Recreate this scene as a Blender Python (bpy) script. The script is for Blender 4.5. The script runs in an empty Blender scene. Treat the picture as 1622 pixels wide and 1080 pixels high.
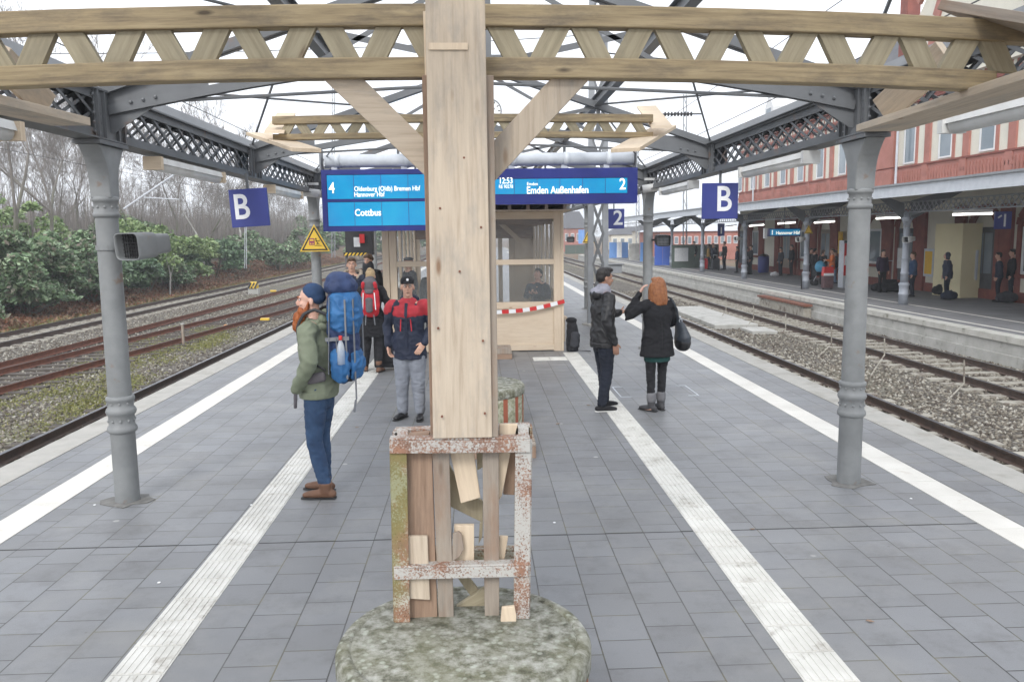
import bpy, bmesh, math, random
import numpy as np
from mathutils import Vector, Matrix, noise
random.seed(7)
R = math.radians
S = bpy.context.scene
COL = S.collection
# ---------------------------------------------------------------- camera
H = 2.25
FPX, VX, VY, ROLL = 1300.0, 755.5, 372.5, 0.018
dY = Vector((VX - 811, 540 - VY, -FPX)).normalized()
up_ = Vector((-math.sin(ROLL), math.cos(ROLL), 0)); up_ -= dY * up_.dot(dY); up_.normalize()
dX = dY.cross(up_)
cd = bpy.data.cameras.new('camera'); cam = bpy.data.objects.new('camera', cd); COL.objects.link(cam)
M3 = Matrix((dX, dY, up_))           # rows = world axes in camera space -> camera-to-world
cam.matrix_world = Matrix.Translation((0, 0, H)) @ M3.to_4x4()
cd.sensor_fit = 'HORIZONTAL'; cd.sensor_width = 36; cd.lens = 36 * FPX / 1622
cd.clip_start = 0.05; cd.clip_end = 3000
S.camera = cam
# ---------------------------------------------------------------- world, sun, exposure
W = bpy.data.worlds.new('World'); S.world = W; W.use_nodes = True
wn = W.node_tree; bg = wn.nodes['Background']
sky = wn.nodes.new('ShaderNodeTexSky'); sky.sky_type = 'NISHITA'; sky.sun_disc = False
sky.sun_elevation = R(38); sky.sun_rotation = R(200); sky.dust_density = 4; sky.air_density = 1.0; sky.ozone_density = 1
hs = wn.nodes.new('ShaderNodeHueSaturation'); hs.inputs['Saturation'].default_value = 0.25
mx = wn.nodes.new('ShaderNodeMix'); mx.data_type = 'RGBA'; mx.inputs[0].default_value = 0.8
mx.inputs[7].default_value = (11.6, 12.1, 13.0, 1)          # even cloud cover
tc = wn.nodes.new('ShaderNodeTexCoord'); nz = wn.nodes.new('ShaderNodeTexNoise'); nz.inputs['Scale'].default_value = 2.2; nz.inputs['Detail'].default_value = 4
mr = wn.nodes.new('ShaderNodeMapRange'); mr.inputs[3].default_value = .86; mr.inputs[4].default_value = 1.1
vm = wn.nodes.new('ShaderNodeVectorMath'); vm.operation = 'SCALE'
wn.links.new(tc.outputs['Generated'], nz.inputs['Vector']); wn.links.new(nz.outputs['Fac'], mr.inputs[0])
wn.links.new(sky.outputs[0], hs.inputs['Color']); wn.links.new(hs.outputs[0], mx.inputs[6])
wn.links.new(mx.outputs[2], vm.inputs[0]); wn.links.new(mr.outputs[0], vm.inputs['Scale'])
wn.links.new(vm.outputs[0], bg.inputs['Color']); bg.inputs['Strength'].default_value = 0.1
sd = bpy.data.lights.new('sun', 'SUN'); sd.energy = 1.2; sd.angle = R(18); sd.color = (1, .97, .93)
sun = bpy.data.objects.new('sun', sd); COL.objects.link(sun)
sun.rotation_euler = (R(52), 0, R(-20))
S.view_settings.view_transform = 'Standard'; S.view_settings.look = 'None'
S.view_settings.exposure = 0.62; S.view_settings.gamma = 1
try:
    S.cycles.max_bounces = 6; S.cycles.transparent_max_bounces = 8
except Exception: pass

# ---------------------------------------------------------------- picture point -> place, used to read positions
def ray(px, py):
    return M3 @ Vector((px - 811, 540 - py, -FPX))
def at(px, py, Y):
    d = ray(px, py); t = Y / d.y; return Vector((d.x * t, Y, H + d.z * t))
def atx(px, py, X):
    d = ray(px, py); t = X / d.x; return Vector((X, d.y * t, H + d.z * t))
def gr(px, py, z=0.0):
    d = ray(px, py); t = (z - H) / d.z; return Vector((d.x * t, d.y * t, z))

# ---------------------------------------------------------------- materials
MATS = {}
def newmat(name):
    m = bpy.data.materials.new(name); m.use_nodes = True; MATS[name] = m
    nt = m.node_tree; return m, nt, nt.nodes['Principled BSDF']
def N(nt, typ, **kw):
    n = nt.nodes.new('ShaderNode' + typ)
    for k, v in kw.items():
        if k.startswith('i_'):
            k = k[2:]; n.inputs[int(k) if k.isdigit() else k.replace('_', ' ')].default_value = v
        else: setattr(n, k, v)
    return n
def c4(c): return (c[0], c[1], c[2], 1)
def ramp(nt, src, stops):
    r = N(nt, 'ValToRGB'); e = r.color_ramp.elements
    while len(e) < len(stops): e.new(.5)
    for el, (p, c) in zip(e, stops): el.position = p; el.color = c4(c) if len(c) == 3 else c
    nt.links.new(src, r.inputs[0]); return r.outputs[0]
def mixc(nt, fac, a, b, mode='MIX'):
    m = N(nt, 'Mix', data_type='RGBA', blend_type=mode)
    if isinstance(fac, (int, float)): m.inputs[0].default_value = fac
    else: nt.links.new(fac, m.inputs[0])
    for i, v in ((6, a), (7, b)):
        if isinstance(v, tuple): m.inputs[i].default_value = c4(v)
        else: nt.links.new(v, m.inputs[i])
    return m.outputs[2]
def coords(nt, kind='Object', scale=(1, 1, 1)):
    t = N(nt, 'TexCoord'); mp = N(nt, 'Mapping'); mp.inputs['Scale'].default_value = scale
    nt.links.new(t.outputs[kind], mp.inputs[0]); return mp.outputs[0]
def noi(nt, vec, scale, detail=4, rough=.55, out='Fac'):
    n = N(nt, 'TexNoise'); n.inputs['Scale'].default_value = scale; n.inputs['Detail'].default_value = detail
    n.inputs['Roughness'].default_value = rough; nt.links.new(vec, n.inputs['Vector']); return n.outputs[out]
def bump(nt, b, h, strength=.3, dist=.01):
    bp = N(nt, 'Bump'); bp.inputs['Strength'].default_value = strength; bp.inputs['Distance'].default_value = dist
    nt.links.new(h, bp.inputs['Height']); nt.links.new(bp.outputs[0], b.inputs['Normal'])
def mat(name, a, b=None, rough=.7, metal=0, scale=6, bscale=60, bstr=.15, dirt=None, dscale=3, dlo=.55, dhi=.7, spec=None, bdist=.004):
    if name in MATS: return MATS[name]
    m, nt, p = newmat(name); v = coords(nt)
    b = b or tuple(x * .8 for x in a)
    c = mixc(nt, ramp(nt, noi(nt, v, scale), [(.35, (0, 0, 0)), (.65, (1, 1, 1))]), a, b)
    if dirt: c = mixc(nt, ramp(nt, noi(nt, v, dscale, 8, .65), [(dlo, (0, 0, 0)), (dhi, (1, 1, 1))]), c, dirt)
    nt.links.new(c, p.inputs['Base Color']); p.inputs['Roughness'].default_value = rough; p.inputs['Metallic'].default_value = metal
    if spec is not None: p.inputs['Specular IOR Level'].default_value = spec
    if bstr: bump(nt, p, noi(nt, v, bscale, 5), bstr, bdist)
    return m
def wood(name, a, b, c, knots=(.12, .07, .04), stain=(.2, .17, .14), samt=.5, rough=.75):
    m, nt, p = newmat(name)
    v = coords(nt, 'UV', (1.6, 26, 1)); v2 = coords(nt, 'UV', (1.1, 3, 1)); v3 = coords(nt, 'UV', (2.6, 9, 1))
    g = ramp(nt, noi(nt, v, 1.6, 8, .65), [(.3, a), (.5, b), (.72, c)])
    st = ramp(nt, noi(nt, v2, 1.7, 7, .7), [(.48, (0, 0, 0)), (.7, (samt,) * 3)])
    g = mixc(nt, st, g, stain)
    vo = N(nt, 'TexVoronoi'); vo.inputs['Scale'].default_value = 1; nt.links.new(v3, vo.inputs['Vector'])
    k = ramp(nt, vo.outputs['Distance'], [(.05, (.85,) * 3), (.13, (0, 0, 0))]); sk = N(nt, 'SeparateColor'); nt.links.new(vo.outputs['Color'], sk.inputs[0]); k = mixc(nt, 1.0, k, ramp(nt, sk.outputs[0], [(.55, (0, 0, 0)), (.75, (1, 1, 1))]), 'MULTIPLY')
    g = mixc(nt, k, g, knots)
    nt.links.new(g, p.inputs['Base Color']); p.inputs['Roughness'].default_value = rough
    bump(nt, p, noi(nt, v, 3, 8, .7), .5, .002); return m
wood('wood_new', (.60, .51, .40), (.53, .445, .345), (.40, .32, .24), stain=(.30, .28, .255), samt=.8, knots=(.22, .12, .06))
wood('wood_fresh', (.72, .6, .45), (.66, .54, .4), (.58, .46, .33), stain=(.5, .4, .3), samt=.4)
wood('wood_old', (.45, .36, .22), (.34, .265, .155), (.17, .13, .085), stain=(.12, .10, .08), samt=.9, knots=(.05, .035, .025))
wood('wood_web', (.42, .37, .26), (.35, .305, .21), (.26, .225, .15), stain=(.2, .18, .13), samt=.6)
wood('wood_brown', (.36, .245, .17), (.29, .195, .135), (.19, .12, .08), stain=(.12, .09, .075), samt=.5)
wood('wood_grey', (.36, .31, .25), (.3, .255, .21), (.22, .19, .16), stain=(.25, .13, .07), samt=.6)
wood('plywood', (.66, .55, .42), (.62, .51, .385), (.55, .44, .32), stain=(.5, .37, .25), samt=.4, knots=(.3, .14, .07))
mat('steel', (.15, .158, .166), (.12, .126, .133), .5, .0, 3, 40, .12, dirt=(.2, .12, .08), dscale=2.6, dlo=.6, dhi=.74)
mat('steel_light', (.27, .285, .3), (.22, .23, .245), .5, 0, 3, 40, .1)
mat('cast_iron', (.24, .25, .252), (.19, .198, .2), .55, 0, 5, 60, .35, dirt=(.21, .13, .085), dscale=4.5, dlo=.61, dhi=.72)
mat('pole_p1', (.38, .41, .46), (.27, .29, .33), .5, 0, 3, 40, .15, dirt=(.16, .14, .13), dscale=6, dlo=.6, dhi=.75)
mat('white_paint', (.72, .73, .72), (.6, .6, .58), .5, 0, 4, 50, .08, dirt=(.4, .37, .3), dscale=5, dlo=.6, dhi=.8)
mat('galv', (.58, .61, .65), (.5, .53, .57), .4, .0, 5, 40, .05)
mat('dark_metal', (.04, .04, .042), (.025, .025, .028), .5, .2)
mat('db_blue', (.014, .026, .20), (.012, .022, .17), .35, 0, 2, 30, .0)
mat('db_blue_matt', (.035, .05, .25), (.03, .043, .215), .45, 0, 2, 30, .0)
mat('sign_white', (.82, .83, .84), (.78, .79, .8), .5, 0, 2, 30, 0)
mat('black', (.012, .012, .013), (.02, .02, .02), .6)
mat('yellow_sign', (.75, .5, .05), (.7, .46, .04), .4, 0, 3, 30, 0)
mat('orange_sign', (.8, .3, .03), (.75, .27, .03), .4, 0, 3, 30, 0)
mat('sign_red', (.6, .03, .03), (.55, .03, .03), .4, 0, 3, 30, 0)
mat('mauve', (.3, .05, .12), (.26, .04, .1), .5, 0, 3, 30, 0)
mat('rail', (.10, .065, .05), (.06, .042, .035), .6, .2, 8, 60, .2)
mat('rail_top', (.22, .22, .24), (.12, .12, .13), .32, .7, 8, 60, .05)
mat('rail_rust', (.22, .085, .05), (.15, .06, .04), .8, 0, 8, 60, .2)
mat('sleeper_wood', (.1, .085, .07), (.06, .05, .045), .9, 0, 5, 40, .4)
mat('sleeper_conc', (.38, .36, .31), (.28, .26, .22), .9, 0, 5, 40, .3, dirt=(.13, .1, .08), dscale=4, dlo=.5, dhi=.65)
mat('concrete', (.46, .455, .43), (.36, .355, .33), .9, 0, 2.5, 50, .3, dirt=(.13, .125, .1), dscale=1.6, dlo=.58, dhi=.75)
mat('coping', (.52, .51, .47), (.42, .41, .37), .85, 0, 3, 50, .3, dirt=(.14, .14, .1), dscale=3, dlo=.58, dhi=.7)
mat('edge_strip', (.43, .415, .38), (.37, .36, .33), .75, 0, 4, 260, .6, dirt=(.28, .26, .22), dscale=2.5, dlo=.5, dhi=.75)
mat('line_white', (.69, .67, .62), (.61, .59, .54), .6, 0, 2.5, 80, .15, dirt=(.45, .38, .3), dscale=3.5, dlo=.6, dhi=.85)
mat('tactile', (.66, .65, .61), (.54, .53, .49), .6, 0, 4, 80, .15, dirt=(.28, .25, .21), dscale=5, dlo=.56, dhi=.74)
mat('asphalt_p1', (.21, .21, .215), (.16, .16, .165), .8, 0, 1.5, 80, .3)
mat('mortar', (.2, .195, .185), (.13, .128, .12), .9, 0, 9, 60, .5)
mat('earth', (.17, .135, .09), (.10, .11, .055), .95, 0, .35, 6, .5, dirt=(.16, .06, .035), dscale=.9, dlo=.45, dhi=.6, bdist=.1)
mat('brick_red', (.25, .08, .06), (.2, .065, .05), .85, 0, 3, 40, .2, dirt=(.36, .12, .085), dscale=2, dlo=.5, dhi=.8)
mat('brick_pale', (.43, .185, .15), (.36, .15, .115), .85, 0, 1.5, 40, .2, dirt=(.28, .12, .095), dscale=1.2, dlo=.5, dhi=.75)
mat('cream', (.70, .67, .57), (.64, .61, .52), .85, 0, 1.2, 40, .1)
mat('cream_yellow', (.78, .70, .45), (.74, .66, .42), .85, 0, 1.2, 40, .1)
mat('window_white', (.75, .75, .74), (.7, .7, .7), .5, 0, 3, 30, 0)
mat('slate', (.10, .10, .11), (.075, .075, .08), .7, 0, 3, 20, .3)
mat('bark', (.2, .185, .165), (.14, .13, .11), .95, 0, 1.2, 12, .5, dirt=(.13, .15, .07), dscale=.8, dlo=.5, dhi=.7, bdist=.03)
mat('twig', (.235, .215, .195), (.18, .16, .145), .95, 0, 1, 10, 0)
mat('birch', (.5, .49, .46), (.3, .28, .26), .9, 0, 2, 12, .3)
mat('tarp_blue', (.055, .13, .5), (.045, .11, .43), .5, 0, 1, 6, .3, bdist=.05)
mat('tarp_light', (.16, .33, .68), (.13, .28, .6), .5, 0, 1, 6, .3)
mat('hoarding', (.09, .12, .10), (.075, .1, .085), .7)
mat('paper', (.62, .63, .62), (.5, .52, .55), .7, 0, 9, 30, 0)
mat('paper_yellow', (.75, .46, .03), (.68, .4, .03), .7, 0, 9, 30, 0)
mat('paper_blue', (.42, .47, .6), (.32, .37, .5), .6, 0, 14, 30, 0)
def glass(name, col, rough=.03, alpha=.25):
    m, nt, p = newmat(name); p.inputs['Base Color'].default_value = c4(col); p.inputs['Roughness'].default_value = rough
    p.inputs['Alpha'].default_value = alpha; return m
glass('pane', (.35, .37, .37), .05, .16); glass('bottle_pet', (.75, .8, .85), .08, .45)
mat('window_glass', (.16, .2, .23), (.26, .3, .33), .06, 0, .5, 10, 0)
# lit display: a screen gives off light
m, nt, p = newmat('screen'); v = coords(nt)
c = mixc(nt, noi(nt, v, 1.3, 3), (.0, .13, .38), (.01, .30, .47))
nt.links.new(c, p.inputs['Base Color']); nt.links.new(c, p.inputs['Emission Color']); p.inputs['Emission Strength'].default_value = .38; p.inputs['Roughness'].default_value = .2
m, nt, p = newmat('screen_text'); p.inputs['Base Color'].default_value = (.9, .9, .8, 1); p.inputs['Emission Color'].default_value = (1, 1, .86, 1); p.inputs['Emission Strength'].default_value = .45
m, nt, p = newmat('screen_yellow'); p.inputs['Base Color'].default_value = (.9, .9, .6, 1); p.inputs['Emission Color'].default_value = (1, .97, .6, 1); p.inputs['Emission Strength'].default_value = .45
# rusty painted steel
def rusty(name, paint, thr=.5, green=0):
    m, nt, p = newmat(name); v = coords(nt)
    n = noi(nt, v, 95, 5, .75); r = ramp(nt, noi(nt, v, 9, 8, .7), [(.35, (.30, .12, .05)), (.6, (.17, .07, .035))])
    n2 = N(nt, 'Math', operation='ADD'); nt.links.new(n, n2.inputs[0]); nn = noi(nt, v, 7, 4)
    s = N(nt, 'Math', operation='MULTIPLY'); s.inputs[1].default_value = .7; nt.links.new(nn, s.inputs[0]); nt.links.new(s.outputs[0], n2.inputs[1])
    f = ramp(nt, n2.outputs[0], [(thr + .34, (0, 0, 0)), (thr + .44, (.85, .85, .85))])
    c = mixc(nt, f, paint, r)
    vs = N(nt, 'TexVoronoi'); vs.inputs['Scale'].default_value = 75; nt.links.new(v, vs.inputs['Vector']); s2 = ramp(nt, vs.outputs['Distance'], [(.16, (1, 1, 1)), (.27, (0, 0, 0))]); s3 = mixc(nt, 1.0, s2, ramp(nt, noi(nt, v, 14, 5), [(.4, (0, 0, 0)), (.55, (1, 1, 1))]), 'MULTIPLY'); c = mixc(nt, s3, c, (.12, .055, .03))
    if green: c = mixc(nt, ramp(nt, noi(nt, v, 5, 6), [(.42, (0, 0, 0)), (.6, (green,) * 3)]), c, (.19, .2, .06))
    nt.links.new(c, p.inputs['Base Color']); p.inputs['Roughness'].default_value = .75; bump(nt, p, n, .6, .003)
rusty('rusty_white', (.46, .45, .42), .49); rusty('rusty_green', (.46, .45, .38), .44, .65); rusty('rusty_grey', (.48, .52, .56), .52)
# moss-grown concrete
m, nt, p = newmat('pedestal'); v = coords(nt)
c = ramp(nt, noi(nt, v, 14, 9, .7), [(.33, (.06, .06, .045)), (.45, (.17, .17, .13)), (.55, (.31, .31, .27)), (.72, (.46, .46, .42))])
c = mixc(nt, ramp(nt, noi(nt, v, 4, 5), [(.45, (0, 0, 0)), (.62, (.42,) * 3)]), c, (.15, .15, .08))
vo = N(nt, 'TexVoronoi'); vo.inputs['Scale'].default_value = 22; nt.links.new(v, vo.inputs['Vector'])
c = mixc(nt, ramp(nt, vo.outputs['Distance'], [(.18, (.5,) * 3), (.32, (0, 0, 0))]), c, (.45, .48, .41))
nt.links.new(c, p.inputs['Base Color']); p.inputs['Roughness'].default_value = .9; bump(nt, p, noi(nt, v, 35, 8, .7), .8, .01)
m, nt, p = newmat('pedestal_stripes'); v = coords(nt); t = N(nt, 'TexCoord')
sx = N(nt, 'SeparateXYZ'); nt.links.new(t.outputs['Object'], sx.inputs[0])
an = N(nt, 'Math', operation='ARCTAN2'); nt.links.new(sx.outputs[1], an.inputs[0]); nt.links.new(sx.outputs[0], an.inputs[1])
mu = N(nt, 'Math', operation='MULTIPLY'); mu.inputs[1].default_value = 18; nt.links.new(an.outputs[0], mu.inputs[0])
si = N(nt, 'Math', operation='SINE'); nt.links.new(mu.outputs[0], si.inputs[0])
f = ramp(nt, si.outputs[0], [(.45, (0, 0, 0)), (.55, (1, 1, 1))])
c = ramp(nt, noi(nt, v, 18, 9, .7), [(.35, (.12, .13, .07)), (.5, (.36, .36, .25)), (.7, (.55, .55, .48))])
c = mixc(nt, f, c, (.33, .1, .055)); nt.links.new(c, p.inputs['Base Color']); p.inputs['Roughness'].default_value = .9; bump(nt, p, noi(nt, v, 35, 8, .7), .6, .008)
# pavers: 30 cm slabs, courses along the platform
m, nt, p = newmat('pavers'); t = N(nt, 'TexCoord'); sx = N(nt, 'SeparateXYZ'); nt.links.new(t.outputs['Object'], sx.inputs[0])
cb = N(nt, 'CombineXYZ'); nt.links.new(sx.outputs[1], cb.inputs[0]); nt.links.new(sx.outputs[0], cb.inputs[1])
mp = N(nt, 'Mapping'); mp.inputs['Location'].default_value = (.05, -.06, 0); nt.links.new(cb.outputs[0], mp.inputs[0])
br = N(nt, 'TexBrick'); br.offset = .5; br.inputs['Scale'].default_value = 1; br.inputs['Brick Width'].default_value = .3; br.inputs['Row Height'].default_value = .29
br.inputs['Mortar Size'].default_value = .0042; br.inputs['Mortar Smooth'].default_value = .2; br.inputs['Bias'].default_value = -.1
br.inputs['Color1'].default_value = (.212, .219, .231, 1); br.inputs['Color2'].default_value = (.175, .179, .187, 1); br.inputs['Mortar'].default_value = (.03, .029, .026, 1)
nt.links.new(mp.outputs[0], br.inputs['Vector']); v = coords(nt)
c = mixc(nt, ramp(nt, noi(nt, v, .9, 5), [(.4, (0, 0, 0)), (.7, (.55,) * 3)]), br.outputs[0], (.17, .17, .168))
c = mixc(nt, .3, c, noi(nt, v, 160, 4, .7, 'Fac'), 'OVERLAY')
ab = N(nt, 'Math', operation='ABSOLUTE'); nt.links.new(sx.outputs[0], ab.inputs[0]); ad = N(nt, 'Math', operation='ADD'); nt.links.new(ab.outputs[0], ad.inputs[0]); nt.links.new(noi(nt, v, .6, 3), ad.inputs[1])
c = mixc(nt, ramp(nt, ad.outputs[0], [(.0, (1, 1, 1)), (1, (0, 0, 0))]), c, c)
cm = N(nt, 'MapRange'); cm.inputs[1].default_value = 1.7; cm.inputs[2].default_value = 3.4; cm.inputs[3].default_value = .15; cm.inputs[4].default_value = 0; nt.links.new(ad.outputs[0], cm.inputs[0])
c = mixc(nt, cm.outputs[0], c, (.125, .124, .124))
vo = N(nt, 'TexVoronoi'); vo.inputs['Scale'].default_value = 1.15; nt.links.new(v, vo.inputs['Vector'])
c = mixc(nt, ramp(nt, vo.outputs['Distance'], [(.022, (.6,) * 3), (.034, (0, 0, 0))]), c, (.5, .5, .48))
vq = N(nt, 'TexVoronoi'); vq.inputs['Scale'].default_value = 3.1; nt.links.new(v, vq.inputs['Vector']); c = mixc(nt, ramp(nt, vq.outputs['Distance'], [(.02, (.55,) * 3), (.045, (0, 0, 0))]), c, (.09, .085, .08))
c = mixc(nt, ramp(nt, noi(nt, v, 2.3, 9, .75), [(.5, (0, 0, 0)), (.72, (.6,) * 3)]), c, (.1, .098, .095))
c = mixc(nt, ramp(nt, noi(nt, v, .8, 6, .7), [(.5, (0, 0, 0)), (.68, (.35,) * 3)]), c, (.30, .295, .28))
mo = ramp(nt, noi(nt, v, 3.2, 5), [(.5, (0, 0, 0)), (.62, (1, 1, 1))])
mo2 = N(nt, 'Math', operation='MULTIPLY'); nt.links.new(mo, mo2.inputs[0]); nt.links.new(br.outputs['Fac'], mo2.inputs[1])
c = mixc(nt, mo2.outputs[0], c, (.13, .12, .075))
nt.links.new(c, p.inputs['Base Color'])
rr = N(nt, 'MapRange'); rr.inputs[3].default_value = .34; rr.inputs[4].default_value = .62; nt.links.new(noi(nt, v, 1.5, 4), rr.inputs[0]); nt.links.new(rr.outputs[0], p.inputs['Roughness'])
inv = N(nt, 'Math', operation='SUBTRACT'); inv.inputs[0].default_value = 1; nt.links.new(br.outputs['Fac'], inv.inputs[1]); bump(nt, p, inv.outputs[0], .6, .003)
# ballast: broken stones
m, nt, p = newmat('ballast'); v = coords(nt); vo = N(nt, 'TexVoronoi'); vo.inputs['Scale'].default_value = 16; nt.links.new(v, vo.inputs['Vector'])
sp = N(nt, 'SeparateColor'); nt.links.new(vo.outputs['Color'], sp.inputs[0])
c = ramp(nt, sp.outputs[0], [(0, (.08, .065, .052)), (.4, (.18, .16, .13)), (.75, (.27, .25, .21)), (1, (.4, .38, .33))])
c = mixc(nt, ramp(nt, vo.outputs['Distance'], [(.35, (0, 0, 0)), (.7, (.85,) * 3)]), c, (.05, .04, .035))
c = mixc(nt, ramp(nt, noi(nt, v, .25, 4), [(.5, (0, 0, 0)), (.7, (.45,) * 3)]), c, (.2, .2, .1))
nt.links.new(c, p.inputs['Base Color']); p.inputs['Roughness'].default_value = .95; bump(nt, p, vo.outputs['Distance'], 1, -.06)
m, nt, p = newmat('stone'); t = N(nt, 'ObjectInfo'); g_ = N(nt, 'NewGeometry')
c = ramp(nt, g_.outputs['Random Per Island'], [(0, (.08, .062, .05)), (.35, (.17, .148, .118)), (.7, (.27, .245, .2)), (1, (.42, .4, .35))])
nt.links.new(c, p.inputs['Base Color']); p.inputs['Roughness'].default_value = .9
def leafmat(name, cols):
    m, nt, p = newmat(name); g_ = N(nt, 'NewGeometry'); n = len(cols)
    c = ramp(nt, g_.outputs['Random Per Island'], [(i / (n - 1), k) for i, k in enumerate(cols)])
    nt.links.new(c, p.inputs['Base Color']); p.inputs['Roughness'].default_value = .5; p.inputs['Specular IOR Level'].default_value = .35
leafmat('leaf', [(.09, .15, .075), (.14, .22, .11), (.2, .3, .155), (.36, .46, .29), (.1, .16, .09), (.25, .21, .17), (.16, .25, .12)])
leafmat('leaf_light', [(.13, .2, .08), (.2, .29, .11), (.32, .4, .19), (.16, .22, .1)])
leafmat('leaf_dark', [(.07, .12, .065), (.1, .18, .09), (.2, .29, .17), (.08, .13, .07)])
leafmat('litter', [(.20, .075, .04), (.28, .13, .07), (.15, .07, .04), (.30, .2, .12), (.1, .08, .05)])
leafmat('grass', [(.16, .17, .04), (.25, .24, .07), (.12, .14, .04), (.3, .27, .12)])

# ---------------------------------------------------------------- mesh helpers
class MB:
    def __init__(s): s.v = []; s.f = []; s.uv = []
    def quadset(s, P, F, UV=None):
        o = len(s.v); s.v += [tuple(q) for q in P]
        for i, f in enumerate(F):
            s.f.append(tuple(o + k for k in f)); s.uv.append(UV[i] if UV else [(0, 0)] * len(f))
        return s
    def bar(s, a, b, w, h, up=(0, 0, 1), w2=None, h2=None):
        a = Vector(a); b = Vector(b); d = b - a; L = d.length
        if L < 1e-6: return s
        d /= L; up = Vector(up); sd_ = d.cross(up)
        if sd_.length < 1e-4: up = Vector((0, 1, 0)); sd_ = d.cross(up)
        sd_.normalize(); u = sd_.cross(d); w2 = w if w2 is None else w2; h2 = h if h2 is None else h2
        P = []
        for c, ww, hh in ((a, w, h), (b, w2, h2)):
            P += [c + sd_ * (i * ww / 2) + u * (j * hh / 2) for i, j in ((-1, -1), (1, -1), (1, 1), (-1, 1))]
        r = random.uniform(0, 50); r2 = random.uniform(0, 50)
        F = [(0, 1, 5, 4), (1, 2, 6, 5), (2, 3, 7, 6), (3, 0, 4, 7), (3, 2, 1, 0), (4, 5, 6, 7)]
        ws = [w, h, w, h]; UV = []; acc = r2
        for k in range(4):
            UV.append([(r, acc), (r, acc + ws[k]), (r + L, acc + ws[k]), (r + L, acc)]); acc += ws[k] + .03
        UV += [[(r, r2), (r + .01, r2 + w), (r + .02, r2 + w), (r, r2)]] * 2
        return s.quadset(P, F, UV)
    def box(s, x0, x1, y0, y1, z0, z1):
        X, Y, Z = x1 - x0, y1 - y0, z1 - z0
        cx, cy, cz = (x0 + x1) / 2, (y0 + y1) / 2, (z0 + z1) / 2
        if X >= Y and X >= Z: return s.bar((x0, cy, cz), (x1, cy, cz), Y, Z)
        if Y >= Z: return s.bar((cx, y0, cz), (cx, y1, cz), X, Z)
        return s.bar((cx, cy, z0), (cx, cy, z1), X, Y, (0, 1, 0))
    def tube(s, pts, r, n=8, cap=True, flat=None, ref=None):
        pts = [Vector(q) for q in pts]; m = len(pts)
        rs = r if isinstance(r, (list, tuple)) else [r] * m
        rr = [(q if isinstance(q, (tuple, list)) else (q, q)) for q in rs]
        P = []; prev = Vector(ref) if ref else None; rings = []
        for i in range(m):
            d = (pts[min(i + 1, m - 1)] - pts[max(i - 1, 0)]).normalized()
            if prev is None: prev = d.orthogonal()
            x = (Vector(ref) if ref else prev); x = x - d * x.dot(d)
            if x.length < 1e-4: x = d.orthogonal()
            x.normalize(); prev = x; y = d.cross(x)
            rings.append((pts[i], x, y, rr[i][0], rr[i][1], d))
        if cap == 'round':
            def caps(R_, sgn):
                o, x, y, a, b, d = R_; k = min(a, b); out = []
                for t in (.35, .7, .92): 
                    q = math.sqrt(1 - t * t); out.append((o + d * (sgn * k * t), x, y, a * q, b * q, d))
                return out
            rings = caps(rings[0], -1)[::-1] + rings + caps(rings[-1], 1)
        for o, x, y, a, b, d in rings:
            for k in range(n):
                t = 2 * math.pi * k / n; P.append(o + x * (a * math.cos(t)) + y * (b * math.sin(t)))
        F = []
        for i in range(len(rings) - 1):
            for k in range(n):
                k2 = (k + 1) % n; F.append((i * n + k, i * n + k2, (i + 1) * n + k2, (i + 1) * n + k))
        if cap: F.append(tuple(range(n))[::-1]); F.append(tuple((len(rings) - 1) * n + k for k in range(n)))
        return s.quadset(P, F)
    def beam(s, P, w, h):
        P = [Vector(q) for q in P]; r = random.uniform(0, 40); V = []; F = []; UV = []; L = [0.0]
        for q in P: V += [q + Vector((0, j * w / 2, k * h / 2)) for j, k in ((-1, -1), (1, -1), (1, 1), (-1, 1))]
        for i in range(1, len(P)): L.append(L[-1] + (P[i] - P[i - 1]).length)
        o_ = [0, w + .03, w + h + .06, 2 * w + h + .09]; ws = [w, h, w, h]
        for i in range(len(P) - 1):
            for k in range(4):
                a, b = i * 4 + k, i * 4 + (k + 1) % 4; F.append((a, b, b + 4, a + 4)); UV.append([(r + L[i], o_[k]), (r + L[i], o_[k] + ws[k]), (r + L[i + 1], o_[k] + ws[k]), (r + L[i + 1], o_[k])])
        F += [(3, 2, 1, 0), tuple(4 * (len(P) - 1) + k for k in range(4))]; UV += [[(0, 0), (0, .1), (.02, .1), (.02, 0)]] * 2
        return s.quadset(V, F, UV)
    def ell(s, c, r, R_=None, nu=14, nv=9):
        P = []; F = []; c = Vector(c)
        if isinstance(r, (int, float)): r = (r, r, r)
        for j in range(nv + 1):
            ph = math.pi * j / nv
            for i in range(nu):
                th = 2 * math.pi * i / nu
                q = Vector((r[0] * math.sin(ph) * math.cos(th), r[1] * math.sin(ph) * math.sin(th), r[2] * math.cos(ph)))
                if R_ is not None: q = R_ @ q
                P.append(c + q)
        for j in range(nv):
            for i in range(nu):
                i2 = (i + 1) % nu; F.append((j * nu + i, (j + 1) * nu + i, (j + 1) * nu + i2, j * nu + i2))
        return s.quadset(P, F)
    def prism(s, poly, ext):
        n = len(poly); ext = Vector(ext); P = [Vector(q) for q in poly] + [Vector(q) + ext for q in poly]
        F = [tuple(range(n))[::-1], tuple(range(n, 2 * n))] + [(i, (i + 1) % n, n + (i + 1) % n, n + i) for i in range(n)]
        r = random.uniform(0, 9)
        o = Vector(poly[0]); e = (Vector(poly[1]) - o); L = e.length or 1; e /= L
        g = [(r + (q - o).dot(e), r + (q - o - e * (q - o).dot(e)).length) for q in P]
        return s.quadset(P, F, [[g[k] for k in f] for f in F])
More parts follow.
